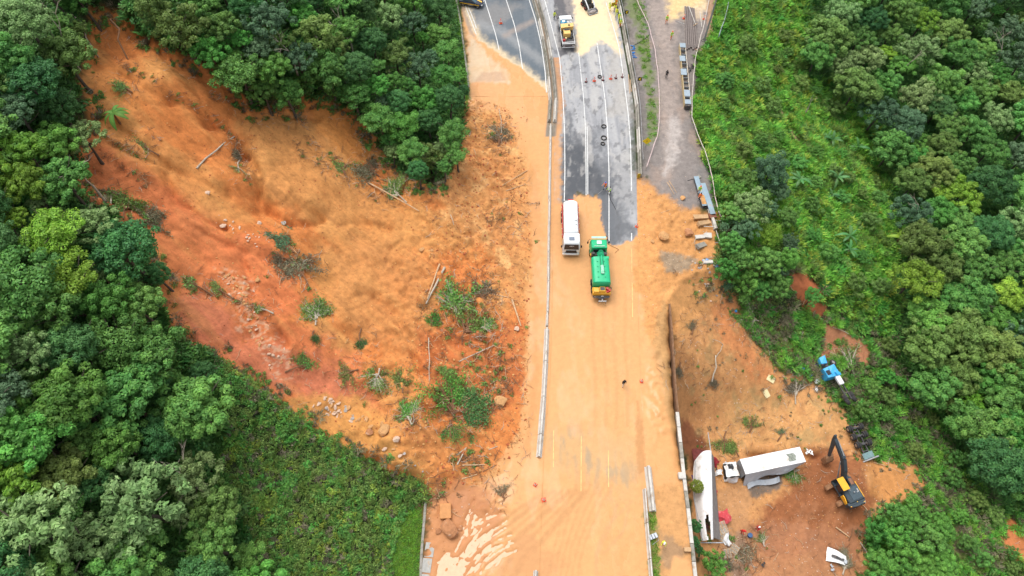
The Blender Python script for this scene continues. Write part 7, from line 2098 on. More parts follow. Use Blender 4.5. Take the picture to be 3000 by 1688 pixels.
# ------------------------------------------------------------------ logs, snags, uprooted trees
def log(px0, py0, px1, py1, r_, label, m=None, group=None, mid=0.0, taper=.6, h=None):
    return rod(px0, py0, px1, py1, r_, 'log', label, 'log', m or M_DEAD, h, group, 8, mid, taper)
L = [
    (577, 495, 687, 402, .13, 'long grey bare trunk leaning across the upper slide', M_PALEBARK, .3), (1078, 536, 1228, 620, .13, 'long pale log below the upper forest edge', M_DEAD, .1),
    (1303, 785, 1248, 892, .17, 'right one of two parallel pale logs mid-slide', M_PALEBARK, .1), (1288, 775, 1252, 878, .13, 'left one of two parallel logs mid-slide', M_DEAD, .1),
    (1307, 822, 1332, 885, .2, 'grey stump log above the green fallen crown', M_PALEBARK, .2), (1500, 880, 1526, 956, .15, 'tan log lying at the slide toe beside the pinkish boulder', M_DEAD, 0),
    (1440, 862, 1488, 872, .09, 'thin tan log above the toe log', M_DEAD, 0), (1376, 1162, 1458, 1114, .12, 'pale log above the tan boulders', M_DEAD, .05),
    (1345, 1060, 1450, 1012, .08, 'thin bent pole across the red soil', M_PALEBARK, .1), (1256, 990, 1258, 1118, .07, 'thin white upright sapling trunk lying down the slope', M_PALEBARK, .2),
    (1340, 1362, 1366, 1312, .11, 'grey split log at the bottom of the slide', M_PALEBARK, 0), (1355, 1364, 1420, 1362, .10, 'pale level log at the bottom of the slide', M_DEAD, 0), (1338, 1334, 1366, 1313, .09, 'short pale log above the grey split log', M_PALEBARK, 0),
    (1352, 1350, 1392, 1328, .08, 'brown log crossing the bottom logs', M_ROOT, 0), (1353, 1404, 1398, 1390, .1, 'tan log in the churned mud below the slide', M_DEAD, 0), (1432, 1318, 1458, 1308, .07, 'thin stick pair member below the barrier end', M_PALEBARK, 0),
    (1415, 1382, 1455, 1362, .06, 'thin brown stick right of the bottom logs', M_ROOT, 0), (1545, 500, 1470, 545, .07, 'thin log on the toe above the lane barrier', M_DEAD, 0), (1482, 560, 1540, 540, .07, 'second thin log on the upper toe', M_DEAD, 0),
    (1462, 320, 1470, 395, .06, 'slim upright pole in the root tangle at the upper toe', M_PALEBARK, .3), (1388, 438, 1394, 455, .07, 'short pale stick near the forest corner', M_DEAD, .1), (1320, 630, 1330, 660, .06, 'short grey stick in the mid toe', M_PALEBARK, .1),
    (2085, 1120, 2096, 1042, .13, 'pale snapped trunk standing on the bank, left of the boards', M_PALEBARK, .5), (2096, 1050, 2118, 1010, .06, 'thin bent branch above the snapped trunk', M_PALEBARK, .3), (2118, 1010, 2088, 995, .05, 'thin twig end over the snapped trunk', M_PALEBARK, .2),
    (2448, 1545, 2488, 1575, .11, 'tan log at the lower right of the spoil', M_DEAD, .05), (2486, 1585, 2498, 1548, .08, 'brown branch crossing the tan log', M_ROOT, .1), (2312, 1362, 2328, 1402, .06, 'pale stick under the silver box body', M_DEAD, .4), (2318, 1370, 2348, 1398, .06, 'second pale stick under the silver box body', M_DEAD, .3),
    (2515, 1470, 2545, 1500, .07, 'pale branch right of the excavator', M_DEAD, .1), (2470, 1375, 2515, 1400, .06, 'brown root right of the excavator boom', M_ROOT, 0), (2520, 1590, 2545, 1640, .08, 'pale branch at the edge of the lower right trees', M_PALEBARK, .2),
    (2665, 830, 2700, 1050, .07, 'long thin bleached trunk hanging in the right scrub', M_PALEBARK, .5), (2560, 690, 2562, 900, .05, 'thin bare stem upright in the right scrub', M_PALEBARK, .4), (2440, 960, 2500, 990, .06, 'pale bare branch on the second red patch', M_PALEBARK, .3),
    (2520, 1150, 2555, 1130, .08, 'pale broken log in the brush right of the blue wreck', M_DEAD, .3), (2560, 1355, 2640, 1385, .06, 'thin stick right of the overturned bogie', M_DEAD, .2), (2280, 1620, 2265, 1645, .05, 'thin stick near the dark scrap', M_DEAD, .1),
    (1955, 535, 1975, 570, .06, 'pale stick on the orange verge', M_DEAD, 0), (1960, 530, 1982, 565, .05, 'pale stick beside its twin on the orange verge', M_DEAD, 0), (1935, 625, 1990, 605, .05, 'thin stick on the orange verge below the twins', M_DEAD, 0),
    (1375, 400, 1392, 360, .06, 'pale bare branch beside the forest corner', M_PALEBARK, .2), (330, 60, 375, 175, .16, 'dark bare trunk standing at the very top of the scar', M_ROOT, 1.5), (210, 40, 290, 170, .12, 'leaning pale trunk left of the scar head', M_PALEBARK, 1.5),
]
for a in L: log(*a[:6], m=a[6], mid=a[7])

def brush(seed, nb=9):
    """broken crown fanning out along +y: leaf mesh and branch mesh"""
    rng = np.random.default_rng(seed); b = MB(); V = []; F = []; C = []; off = 0
    for k in range(nb):
        a = rng.normal() * .55; ln = rng.uniform(.6, 1.25); st = rng.uniform(0, .35)
        p0 = np.array([rng.normal() * .05, st, .08]); d = np.array([math.sin(a), math.cos(a), rng.uniform(.0, .35)])
        bend = np.array([rng.normal() * .15, 0, -.12])
        pts = [p0 + d * ln * t + bend * t * t for t in (0, .35, .7, 1)]
        b.tube([Vector(q) for q in pts], [.030, .022, .014, .006], 5)
        for m_ in range(3):
            q = pts[1 + m_ // 2]; a2 = a + rng.choice([-1, 1]) * rng.uniform(.4, 1); b.tube([Vector(q), Vector(q + np.array([math.sin(a2), math.cos(a2), .15]) * ln * .35)], [.009, .003], 4)
        if rng.uniform() < .3: continue
        n = int(rng.uniform(70, 170)); t = rng.uniform(.3, 1.08, n)
        pos = p0 + d * (ln * t)[:, None] + bend * (t * t)[:, None] + rng.normal(size=(n, 3)) * np.array([.12, .12, .06]) * (.6 + .6 * t)[:, None]
        pos[:, 2] = np.abs(pos[:, 2])
        v, f, cc = cards(pos, rng.normal(size=(n, 3)) * .7 + np.array([0, 0, .8]), .055 * rng.uniform(.6, 1.4, n), .45, rng, rng.uniform(.55, 1.25, n), rng.uniform(0, 1, n) ** 1.4)
        V.append(v); F.append(f + off); C.append(cc); off += len(v)
    return np_mesh('crown', np.vstack(V), np.vstack(F), False, {'Col': np.vstack(C)}), b.mesh('branch', True)
BRUSH = [brush(900 + k) for k in range(7)]

def fallen_tree(px, py, ang, ln, leaf, label, crown=1.3, sq=.45, seed=0, bark=None):
    """uprooted tree: trunk along the picture angle ang (degrees, 0 right, 90 up), leafy end first"""
    r_ = random.Random(seed)
    g = G(px, py)
    dx, dy = math.cos(R(ang)), -math.sin(R(ang))
    q = G(px - dx * ln * 18, py - dy * ln * 18)
    o = empty('fallen_tree', label, 'fallen tree', g, 0)
    d = (g - q).normalized()
    nrm = Vector((float(hz(g.x - .8, g.y) - hz(g.x + .8, g.y)), float(hz(g.x, g.y - .8) - hz(g.x, g.y + .8)), 1.6)).normalized()
    v = q - g
    MB().tube([d * -crown * .2 + Vector((0, 0, .3)), v * .5 + Vector((r_.uniform(-.2, .2), 0, .3)), v + Vector((0, 0, .12))], [.05, .08, .11], 7).build('trunk', bark or M_PALEBARK, o)
    me, br = r_.choice(BRUSH)
    for k in range(3 if crown > 1.9 else 2 if crown > 1.2 else 1):
        xa = d.cross(nrm).normalized(); za = xa.cross(d).normalized()
        M3 = Matrix((xa, d, za)).transposed() @ Matrix.Rotation((0, r_.uniform(.5, 1.1), -r_.uniform(.5, 1.3))[k], 3, 'Z')
        off = d * -crown * (.65 if k == 0 else .3)
        s = crown * (1.25 if k == 0 else 1.0)
        link_mesh('crown', me, LEAF[leaf], o, loc=off + Vector((0, 0, .1)), rot=M3.to_euler(), scale=(s, s, s * sq * 2.2))
        link_mesh('branch', br, bark or M_PALEBARK, o, loc=off + Vector((0, 0, .1)), rot=M3.to_euler(), scale=(s, s, s * sq * 2.2))
        me, br = r_.choice(BRUSH)
    return o
FT = [
    (1330, 890, 100, 2.0, 'mid', 'green fallen crown, upper one of the big heap left of the barrier', 1.7, .6), (1375, 950, 60, 2.5, 'scrub', 'leafy fallen tree at the right of the big heap', 1.6, .55), (1275, 935, 150, 1.5, 'fresh', 'small fresh green crown at the left of the big heap', 1.0, .7),
    (1415, 860, 30, 2.5, 'dry', 'brown twiggy fallen tree above the big heap', 1.4, .35), (1425, 960, 10, 1.2, 'mid', 'small green bush at the right edge of the big heap', .8, .6),
    (1310, 1175, 120, 2.5, 'fresh', 'green fallen crown in the lower heap left of the boulders', 1.7, .5), (1375, 1195, 20, 2.5, 'deep', 'dark fallen tree between lower heap and tan boulders', 1.6, .45), (1320, 1260, 270, 1.5, 'mid', 'small dark green bush below the lower heap', 1.0, .5),
    (1195, 1215, 110, 1.8, 'fresh', 'yellowish green uprooted bush left of the lower heap', 1.2, .5), (1185, 1120, 80, 1.8, 'olive', 'sparse uprooted bush above the yellowish green one', 1.1, .45), (1300, 1085, 250, 1.8, 'scrub', 'leafy sapling lying below the white sapling trunk', 1.0, .5),
    (1055, 1010, 265, 2.6, 'deep', 'dark narrow sapling lying upright on the red soil', .8, .5), (1100, 1115, 250, 2.0, 'scrub', 'dull leafy bush below the dark narrow sapling', 1.0, .45), (1020, 1095, 200, 1.8, 'olive', 'olive bush left of the dull leafy bush', 1.0, .4),
    (895, 1070, 20, 3.5, 'mid', 'low green bush at the end of three bare branches', .9, .35), (920, 992, 270, 1.2, 'deep', 'small dark tuft alone on the red soil', .55, .6), (925, 918, 90, 2.0, 'scrub', 'rounded scrub clump below the white forked trunks', 1.2, .45),
    (870, 780, 120, 4.5, 'dry', 'grey twiggy fallen tree with white forked trunks mid-slide', 1.7, .3), (830, 710, 135, 2.5, 'blue', 'grey-green leafy end above the white forked trunks', 1.3, .35), (820, 755, 160, 1.5, 'dry', 'dead grey tuft left of the white forked trunks', .7, .4),
    (760, 905, 160, 2.5, 'scrub', 'small bush trailing below the pale rock band', .8, .35), (560, 830, 150, 4.0, 'scrub', 'thin leafy branch reaching from the left forest onto the slide', 1.1, .3), (640, 850, 150, 3.0, 'olive', 'sparse sprig at the end of the thin leafy branch', .7, .3),
    (1080, 500, 150, 2.0, 'dry', 'dark brushy tangle below the small bare slip', 1.6, .3), (1150, 560, 140, 3.0, 'scrub', 'scrubby fallen branches beside the long pale log', 1.3, .3), (1000, 490, 120, 2.0, 'scrub', 'scattered scrub left of the dark brushy tangle', 1.2, .25),
    (365, 260, 150, 1.5, 'mid', 'small green tuft on the upper scar', .8, .3), (690, 450, 260, 2.0, 'dry', 'root tangle at the top of the leaning bare trunk', .8, .5), (700, 500, 260, 2.0, 'scrub', 'trailing roots and leaves in the slide ravine', .6, .4),
    (420, 430, 150, 3.0, 'scrub', 'fallen fern stems at the left of the upper slide', .9, .25), (370, 600, 80, 2.5, 'scrub', 'broken tree with bent top at the left scar edge', 1.3, .7), (440, 645, 10, 2.0, 'dry', 'pale bent crown hanging over the left scar edge', 1.1, .6), (330, 575, 85, 2.5, 'olive', 'slim leaning sapling beside the broken tree', .6, .8),
    (1462, 400, 90, 1.5, 'dry', 'brown root tangle on the upper toe', 1.2, .3), (1240, 1440, 20, .8, 'scrub', 'spiky agave-like clump at the lawn corner', .8, .6), (1470, 1445, 110, .8, 'dry', 'dark root ball on the flat mud below the slide', .6, .4),
    (2330, 1140, 90, 2.5, 'dry', 'dead grey-green palm crown lying on the bank', 1.2, .5), (2090, 1118, 270, .6, 'dry', 'root plate at the foot of the snapped trunk', .8, .4), (2150, 800, 30, 2.5, 'deep', 'flattened dark brush at the top of the bank', 2.0, .45), (2200, 850, 20, 3.0, 'scrub', 'flattened brush with pale stems beside the red soil', 2.2, .4),
    (2190, 930, 160, 2.5, 'scrub', 'flattened brush below the pale-stemmed brush', 1.8, .4), (2245, 985, 150, 2.0, 'dry', 'grey-green uprooted bush at the edge of the red soil', 1.6, .4), (2310, 1020, 160, 2.5, 'olive', 'twiggy uprooted bush above the boards', 1.6, .35), (2390, 1060, 150, 2.0, 'dry', 'brown brushwood left of the blue wreck', 1.4, .3),
    (2480, 1060, 120, 2.5, 'scrub', 'flattened grey-green brush right of the blue wreck', 1.9, .4), (2540, 1190, 120, 2.5, 'scrub', 'flattened brush above the overturned bogie', 1.8, .35), (2120, 1300, 260, 2.0, 'scrub', 'dull bush between wall soil and silver lorry', 1.2, .4), (2150, 1315, 120, 1.5, 'olive', 'dull green bush just above the torn cab', 1.0, .45),
    (2320, 1385, 200, 1.2, 'mid', 'green bush crushed under the silver box body', 1.1, .5), (2200, 1240, 80, 1.5, 'olive', 'sparse bush on the orange bank above the silver lorry', 1.0, .35), (2290, 1270, 60, 1.5, 'blue', 'tiny grey-green tuft above the silver box body', .6, .4), (2190, 1640, 70, 1.5, 'dry', 'burnt-looking brush at the bottom below the rescuers', 1.3, .3), (2235, 1580, 100, 1.2, 'olive', 'small bush right below the rescuer with white helmet', .8, .35),
    (2130, 1660, 70, 1.0, 'dry', 'grey twig heap beside the pallets', .9, .3), (1990, 1085, 260, 1.2, 'dry', 'bare twigs hanging just outside the wall', .8, .3), (2030, 960, 80, 1.2, 'dry', 'dry tuft at the top of the red bank', .8, .3), (2480, 1650, 70, 2.0, 'dry', 'grey brushwood along the lower right trees', 1.2, .3),
]
for k, a in enumerate(FT):
    fallen_tree(*a[:6], crown=a[6] * (1.6 if a[0] < 1500 else 1.35), sq=a[7] * .6, seed=k + 3, bark=M_PALEBARK if k % 4 == 0 else M_ROOT)

# ------------------------------------------------------------------ banana plants and tree ferns
def leaf_blade(ln, wd, droop, n=7):
    vs_ = []; fs = []
    for i in range(n):
        t = i / (n - 1); w_ = wd * math.sin(math.pi * (.08 + .9 * t)) ** .7
        y = ln * t; z = ln * (.75 * t - droop * t * t)
        vs_ += [(-w_, y, z - .04 * 0), (0, y, z + .05), (w_, y, z)]
    for i in range(n - 1):
        a = i * 3
        fs += [(a, a + 1, a + 4, a + 3), (a + 1, a + 2, a + 5, a + 4)]
    V = np.array(vs_)
    C = np.stack([np.full(len(V), 1.0), np.tile([.2, .9, .2], n), np.zeros(len(V))], 1)
    return np_mesh('leaf', V, [tuple(f) for f in fs], True, {'Col': C})
BL = [leaf_blade(1.9, .26, .75), leaf_blade(1.6, .24, .5), leaf_blade(2.1, .22, 1.0)]
FERN = [leaf_blade(1.8, .30, .85, 8), leaf_blade(2.2, .34, .95, 8)]
def star_plant(px, py, label, meshes, leaf, n, s=1.0, trunk=1.4, name='banana_plant', cat='banana plant', group='banana plants on the right bank'):
    g = G(px, py, trunk * s)
    o = empty(name, label, cat, g, random.uniform(0, 6), group, scale=s)
    MB().tube([(0, 0, -.2), (.03, 0, trunk * .5), (0, 0, trunk)], [.15, .12, .08], 8).build('stem', M_ROOT if 'fern' in name else M_PALEBARK, o)
    for k in range(n):
        link_mesh('leaf', random.choice(meshes), LEAF[leaf], o, loc=(0, 0, trunk - .05), rot=(random.uniform(-.45, .5), random.uniform(-.3, .3), k * 2 * math.pi / n + random.uniform(-.5, .5)), scale=random.uniform(.5, 1.1))
for px, py, s, lab in ((2345, 525, 1.35, 'banana plant, leftmost of the upper group on the right bank'), (2455, 520, 1.3, 'banana plant in the middle of the right bank'), (2440, 410, 1.1, 'small banana plant above the others on the right bank'), (2515, 430, 1.2, 'banana plant beside the dark bluish round tree'),
                       (2490, 690, 1.3, 'banana plant with pale star of leaves lower on the right bank'), (2490, 730, 1.1, 'banana plant just below the pale star'), (2440, 570, 1.0, 'banana plant between the middle and lower ones'), (2425, 400, .9, 'tiny banana plant at the top of the bank')):
    star_plant(px, py, lab, BL, 'banana', random.choice((6, 7, 8)), s * .95)
for px, py, s, leaf, lab in ((525, 90, 1.3, 'fresh', 'tree fern with bright star fronds at the head of the slide'), (330, 330, 1.0, 'mid', 'bent tree fern at the left edge of the upper slide'), (205, 1010, 1.3, 'deep', 'big dark tree fern inside the left forest'), (660, 215, .9, 'mid', 'small tree fern at the upper scar edge'), (2640, 695, 1.1, 'lime', 'yellow-green tree fern in the right scrub'), (2760, 1000, 1.1, 'lime', 'yellow-green tree fern near the right billowy tree')):
    star_plant(px, py, lab, FERN, leaf, 11, s, 1.8, 'tree_fern', 'tree fern', 'tree ferns')

# ------------------------------------------------------------------ loose clods, stones and twigs: too many to count
CL = []
for k in range(4):
    b = MB(); b.ball((0, 0, 0), 1, 7, 4)
    rg = np.random.default_rng(700 + k); V = np.array(b.v); V *= (1 + rg.normal(size=(len(V), 1)) * .16); V[:, 2] *= .65
    me = bpy.data.meshes.new('clod'); me.from_pydata(V.tolist(), [], b.f); me.update(); CL.append(me)
MC = {k: mat('clod_' + k, c, .95, var=.2, scale=2) for k, c in (('orange', (.50, .20, .062)), ('brown', (.36, .15, .056)), ('tan', (.56, .30, .11)), ('red', (.36, .10, .04)), ('pale', (.55, .42, .32)), ('grey', (.30, .27, .25)))}
X, Y, Z, px, py, nz, rv = spots(0.30, 511)
scd = sdp(px, py, SCAR)
toe = fv([(1060, 470), (1190, 250), (1280, 270), (1330, 420), (1340, 1150), (1230, 1220), (1080, 1230), (1000, 1100), (1020, 880), (1080, 620)])
td = sdp(px, py, toe)
q = np.where(td < 0, 0.45, 0.17) + .35 * nz
k = (scd < -12) & (rv < q)
sc = (0.045 + 0.11 * np.random.default_rng(3).uniform(0, 1, len(X)) ** 3) * np.where(td < 0, 1.25, .8)
stuff('soil_clods', 'loose clods of orange and brown earth over the slide', X[k], Y[k], Z[k] + .01, sc[k], [(CL[0], MC['orange']), (CL[1], MC['tan']), (CL[2], MC['tan']), (CL[3], MC['orange']), (CL[1], MC['red']), (CL[2], MC['brown'])], 6)
bank = fv([(1690, 830), (1790, 690), (1850, 760), (1960, 930), (2060, 970), (2140, 1060), (2180, 1150), (2310, 1170), (2320, 1225), (2190, 1300), (2160, 1500), (1790, 1500), (1760, 1180)])
verge = [(1868, 530), (1930, 560), (2050, 620), (2095, 700), (2090, 780), (1960, 860), (1930, 1000), (1880, 900), (1868, 700)]
low = fv([(1070, 1230), (1250, 1200), (1300, 1270), (1200, 1330), (1120, 1400), (1080, 1380)])
k = ((sdp(px, py, bank) < 0) | (sdp(px, py, verge) < 0) | (sdp(px, py, low) < 0)) & (rv < .28 + .3 * nz)
stuff('soil_clods', 'loose clods and stones over the bank, verge and churned mud', X[k], Y[k], Z[k] + .01, sc[k] * .8, [(CL[0], MC['orange']), (CL[1], MC['brown']), (CL[2], MC['tan']), (CL[3], MC['pale'])], 7)
yard = [(1860, -40), (2060, -40), (2050, 300), (2090, 560), (1990, 600), (1900, 530), (1875, 400)]
k = (sdp(px, py, yard) < 0) & (rv < .10) | (sdp(px, py, [(1935, 730), (2040, 750), (2030, 800), (1945, 800)]) < 0) & (rv < .8)
stuff('gravel', 'loose gravel and stones on the yard and track', X[k], Y[k], Z[k] + .01, sc[k] * .55, [(CL[0], MC['grey']), (CL[1], MC['pale']), (CL[2], MC['grey'])], 8)
# twigs and roots
TW = []
for kk in range(4):
    r_ = random.Random(800 + kk); b = MB()
    p = Vector((-.5, 0, .04)); pts = [p]
    for i in range(4): p = p + Vector((.25, r_.uniform(-.09, .09), r_.uniform(-.01, .05))); pts.append(p)
    b.tube(pts, [.022, .02, .018, .014, .008], 4)
    for i in range(2):
        s = pts[1 + i]; b.tube([s, s + Vector((.18, r_.choice((-1, 1)) * .2, .06))], [.012, .005], 4)
    TW.append(b.mesh('twig'))
X, Y, Z, px, py, nz, rv = spots(0.55, 512)
td = sdp(px, py, toe); scd = sdp(px, py, SCAR)
dz = np.minimum.reduce([np.hypot(px - a[0], py - a[1]) for a in FT])
k = ((td < 0) & (rv < .22 + .25 * nz)) | ((scd < 10) & (scd > -60) & (px < 1300) & (rv < .35)) | ((dz < 60) & (rv < .6)) | ((sdp(px, py, bank) < 0) & (rv < .10)) | ((sdp(px, py, Z_GRASSR) < 0) & (rv < .12))
stuff('twigs', 'broken twigs and roots strewn over slide and bank', X[k], Y[k], Z[k] + .03, 0.5 + 1.1 * np.random.default_rng(4).uniform(0, 1, k.sum()) ** 2, [(TW[0], M_ROOT), (TW[1], M_DEAD), (TW[2], M_ROOT), (TW[3], M_PALEBARK)], 9, .15)
# ragged fringe of plants along the scar rim
X, Y, Z, px, py, nz, rv = spots(0.5, 513)
scd = sdp(px, py, SCAR)
k = (np.abs(scd + 4 + 30 * nz) < 28) & (X < LEFT_EDGE(Y) - 2) & (rv < .7)
k |= (np.abs(sdp(px, py, bank) + 6 + 24 * nz) < 16) & (px > 2060) & (rv < .45)
k |= (sdp(px, py, bank) < 0) & (nz > .35) & (rv < .14) & (py < 1330)
stuff('fringe_scrub', 'ragged scrub and roots fringing the bare soil', X[k], Y[k], Z[k], .35 + .75 * rv[k] * 1.4, [(T_FINE[0], LEAF['scrub']), (T_FINE[1], LEAF['dry']), (T_BLADE[0], LEAF['dry']), (T_FINE[2], LEAF['olive']), (T_BUSH[0], LEAF['mid'])], 10)
# trailing roots, vines and brush caught along the gullies and heaped at the toe
rq = np.random.default_rng(77); LX = []; LY = []; LS = []
def strew(pts, n, jit, slo, shi):
    pts = np.array(pts, float); i = rq.integers(0, max(1, len(pts) - 1), n); t_ = rq.uniform(0, 1, n)
    q = pts[i] * (1 - t_[:, None]) + pts[np.minimum(i + 1, len(pts) - 1)] * t_[:, None] + rq.normal(size=(n, 2)) * jit
    LX.extend(q[:, 0]); LY.extend(q[:, 1]); LS.extend(rq.uniform(slo, shi, n))
for pts, n in (([(300, 395), (345, 420), (379, 437), (431, 462)], 46), ([(300, 450), (360, 490), (415, 520), (440, 540)], 46), ([(500, 800), (560, 835), (640, 862), (720, 890), (800, 915)], 80), ([(483, 278), (542, 291), (594, 326), (646, 360), (690, 420)], 70), ([(690, 410), (705, 470), (735, 540)], 60),
               ([(340, 175), (400, 215), (460, 245)], 50), ([(870, 420), (900, 470), (960, 480), (1010, 520), (1060, 560), (1110, 590)], 90), ([(600, 270), (680, 300), (780, 310), (880, 320)], 110), ([(880, 330), (900, 400), (930, 440), (1000, 470)], 60), ([(1040, 390), (1080, 460), (1150, 500), (1230, 530)], 90)):
    strew(pts, n, 7, .5, 1.5)
for cx, cy, n, j in ((1340, 900, 110, 46), (1385, 965, 90, 36), (1420, 850, 70, 36), (1320, 1185, 90, 42), (1390, 1200, 80, 34), (1190, 1210, 50, 26), (1110, 1120, 40, 24), (860, 770, 110, 34), (1130, 530, 80, 36), (1465, 405, 80, 26), (1450, 1060, 90, 40), (1490, 640, 60, 40), (1470, 1140, 60, 30), (1390, 1340, 50, 34), (1290, 1450, 40, 26), (2230, 900, 110, 60), (2330, 1030, 90, 50), (2420, 1060, 60, 40), (2170, 1640, 70, 40), (2060, 820, 50, 40)):
    strew([(cx, cy), (cx, cy)], n, j, .6, 2.2)
LXY = [G(a_, b_) for a_, b_ in zip(LX, LY)]
stuff('brushwood', 'tangled roots, vines and brushwood in the gullies and heaps of the slide', np.array([v.x for v in LXY]), np.array([v.y for v in LXY]), np.array([v.z for v in LXY]) + .06, np.array(LS), [(TW[0], M_ROOT), (TW[1], M_ROOT), (TW[2], M_DEAD), (TW[3], M_ROOT), (tuft_mesh('bush', 352, 34, 0.32, 0.10, 0.055), leaf_mat('leaf_dead_brown', (.24, .15, .075), (.36, .25, .13))), (TW[1], M_PALEBARK), (TW[2], M_ROOT), (TW[3], M_DEAD), (tuft_mesh('bush', 351, 40, 0.3, 0.12, 0.07), LEAF['scrub'])], 11, .3)
# milky water standing in the wheel ruts
M_MILK = mat('milky_water', (0.56, 0.385, 0.235), 0.3, var=.08, scale=2, spec=.25)
# one still level: the ruts that dip below it fill up
b = MB(); wp = [P(x, y, 0) for x, y in ((1262, 1800), (1262, 1600), (1330, 1485), (1420, 1470), (1520, 1500), (1520, 1600), (1440, 1800))]
cw_ = sum(wp, Vector()) / len(wp)
b.add([(cw_.x, cw_.y, -.105)] + [(q.x, q.y, -.105) for q in wp], [(0, 1 + k, 1 + (k + 1) % len(wp)) for k in range(len(wp))])
o = b.build('puddle', M_MILK, None, smooth=False)
tag(o, 'milky water standing in the wheel ruts of the lower left mud', None, None, 'structure')
# ------------------------------------------------------------------ people
M_SKIN = mat('skin', (.42, .25, .17), .6, var=.08)
CLOTH = {k: mat('cloth_' + k, c, .85, var=.12, scale=6) for k, c in (
    ('hiviz', (.62, .72, .06)), ('lime', (.35, .62, .08)), ('orange', (.75, .17, .03)), ('red', (.55, .02, .02)), ('navy', (.02, .022, .04)), ('black', (.014, .014, .018)), ('white', (.62, .60, .56)), ('grey', (.2, .2, .22)), ('yellow', (.72, .72, .04)), ('brown', (.18, .1, .06)), ('boot', (.03, .027, .025)))}
M_HELM = {k: mat('helmet_' + k, c, .35, var=.04) for k, c in (('white', (.78, .78, .76)), ('orange', (.75, .16, .03)), ('yellow', (.8, .58, .03)), ('red', (.6, .04, .03)), ('blue', (.05, .12, .5)), ('green', (.1, .4, .1)))}
M_HAIR = mat('hair_dark', (.02, .015, .012), .7, var=.2)
M_BAND = mat('reflective_band', (.7, .7, .68), .4, var=.05)

def hand_mesh():
    b = MB()
    b.box((0, 0, -.045), (.08, .032, .09), .012)
    for k, (x, l) in enumerate(((-.03, .062), (-.01, .075), (.011, .07), (.031, .055))):
        b.tube([(x, 0, -.085), (x * 1.05, .008, -.085 - l * .5), (x * 1.05, .026, -.085 - l * .9)], [.0095, .009, .007], 5)
    b.tube([(.038, .005, -.03), (.062, .018, -.06), (.06, .03, -.09)], [.011, .010, .008], 5)
    return b.mesh('hand', True)
HAND = hand_mesh()

def helmet_mesh():
    b = MB(); b.ball((0, 0, 0), (.125, .15, .13), 14, 6, -.12); b.box((0, .14, -.01), (.2, .09, .018), .006); b.box((0, 0, .12), (.03, .2, .02), .008)
    return b.mesh('helmet', True)
HELMET = helmet_mesh()
def hair_mesh():
    b = MB(); b.ball((0, -.012, 0), (.093, .113, .115), 14, 7, -.2)
    return b.mesh('hair', True)
HAIR = hair_mesh()

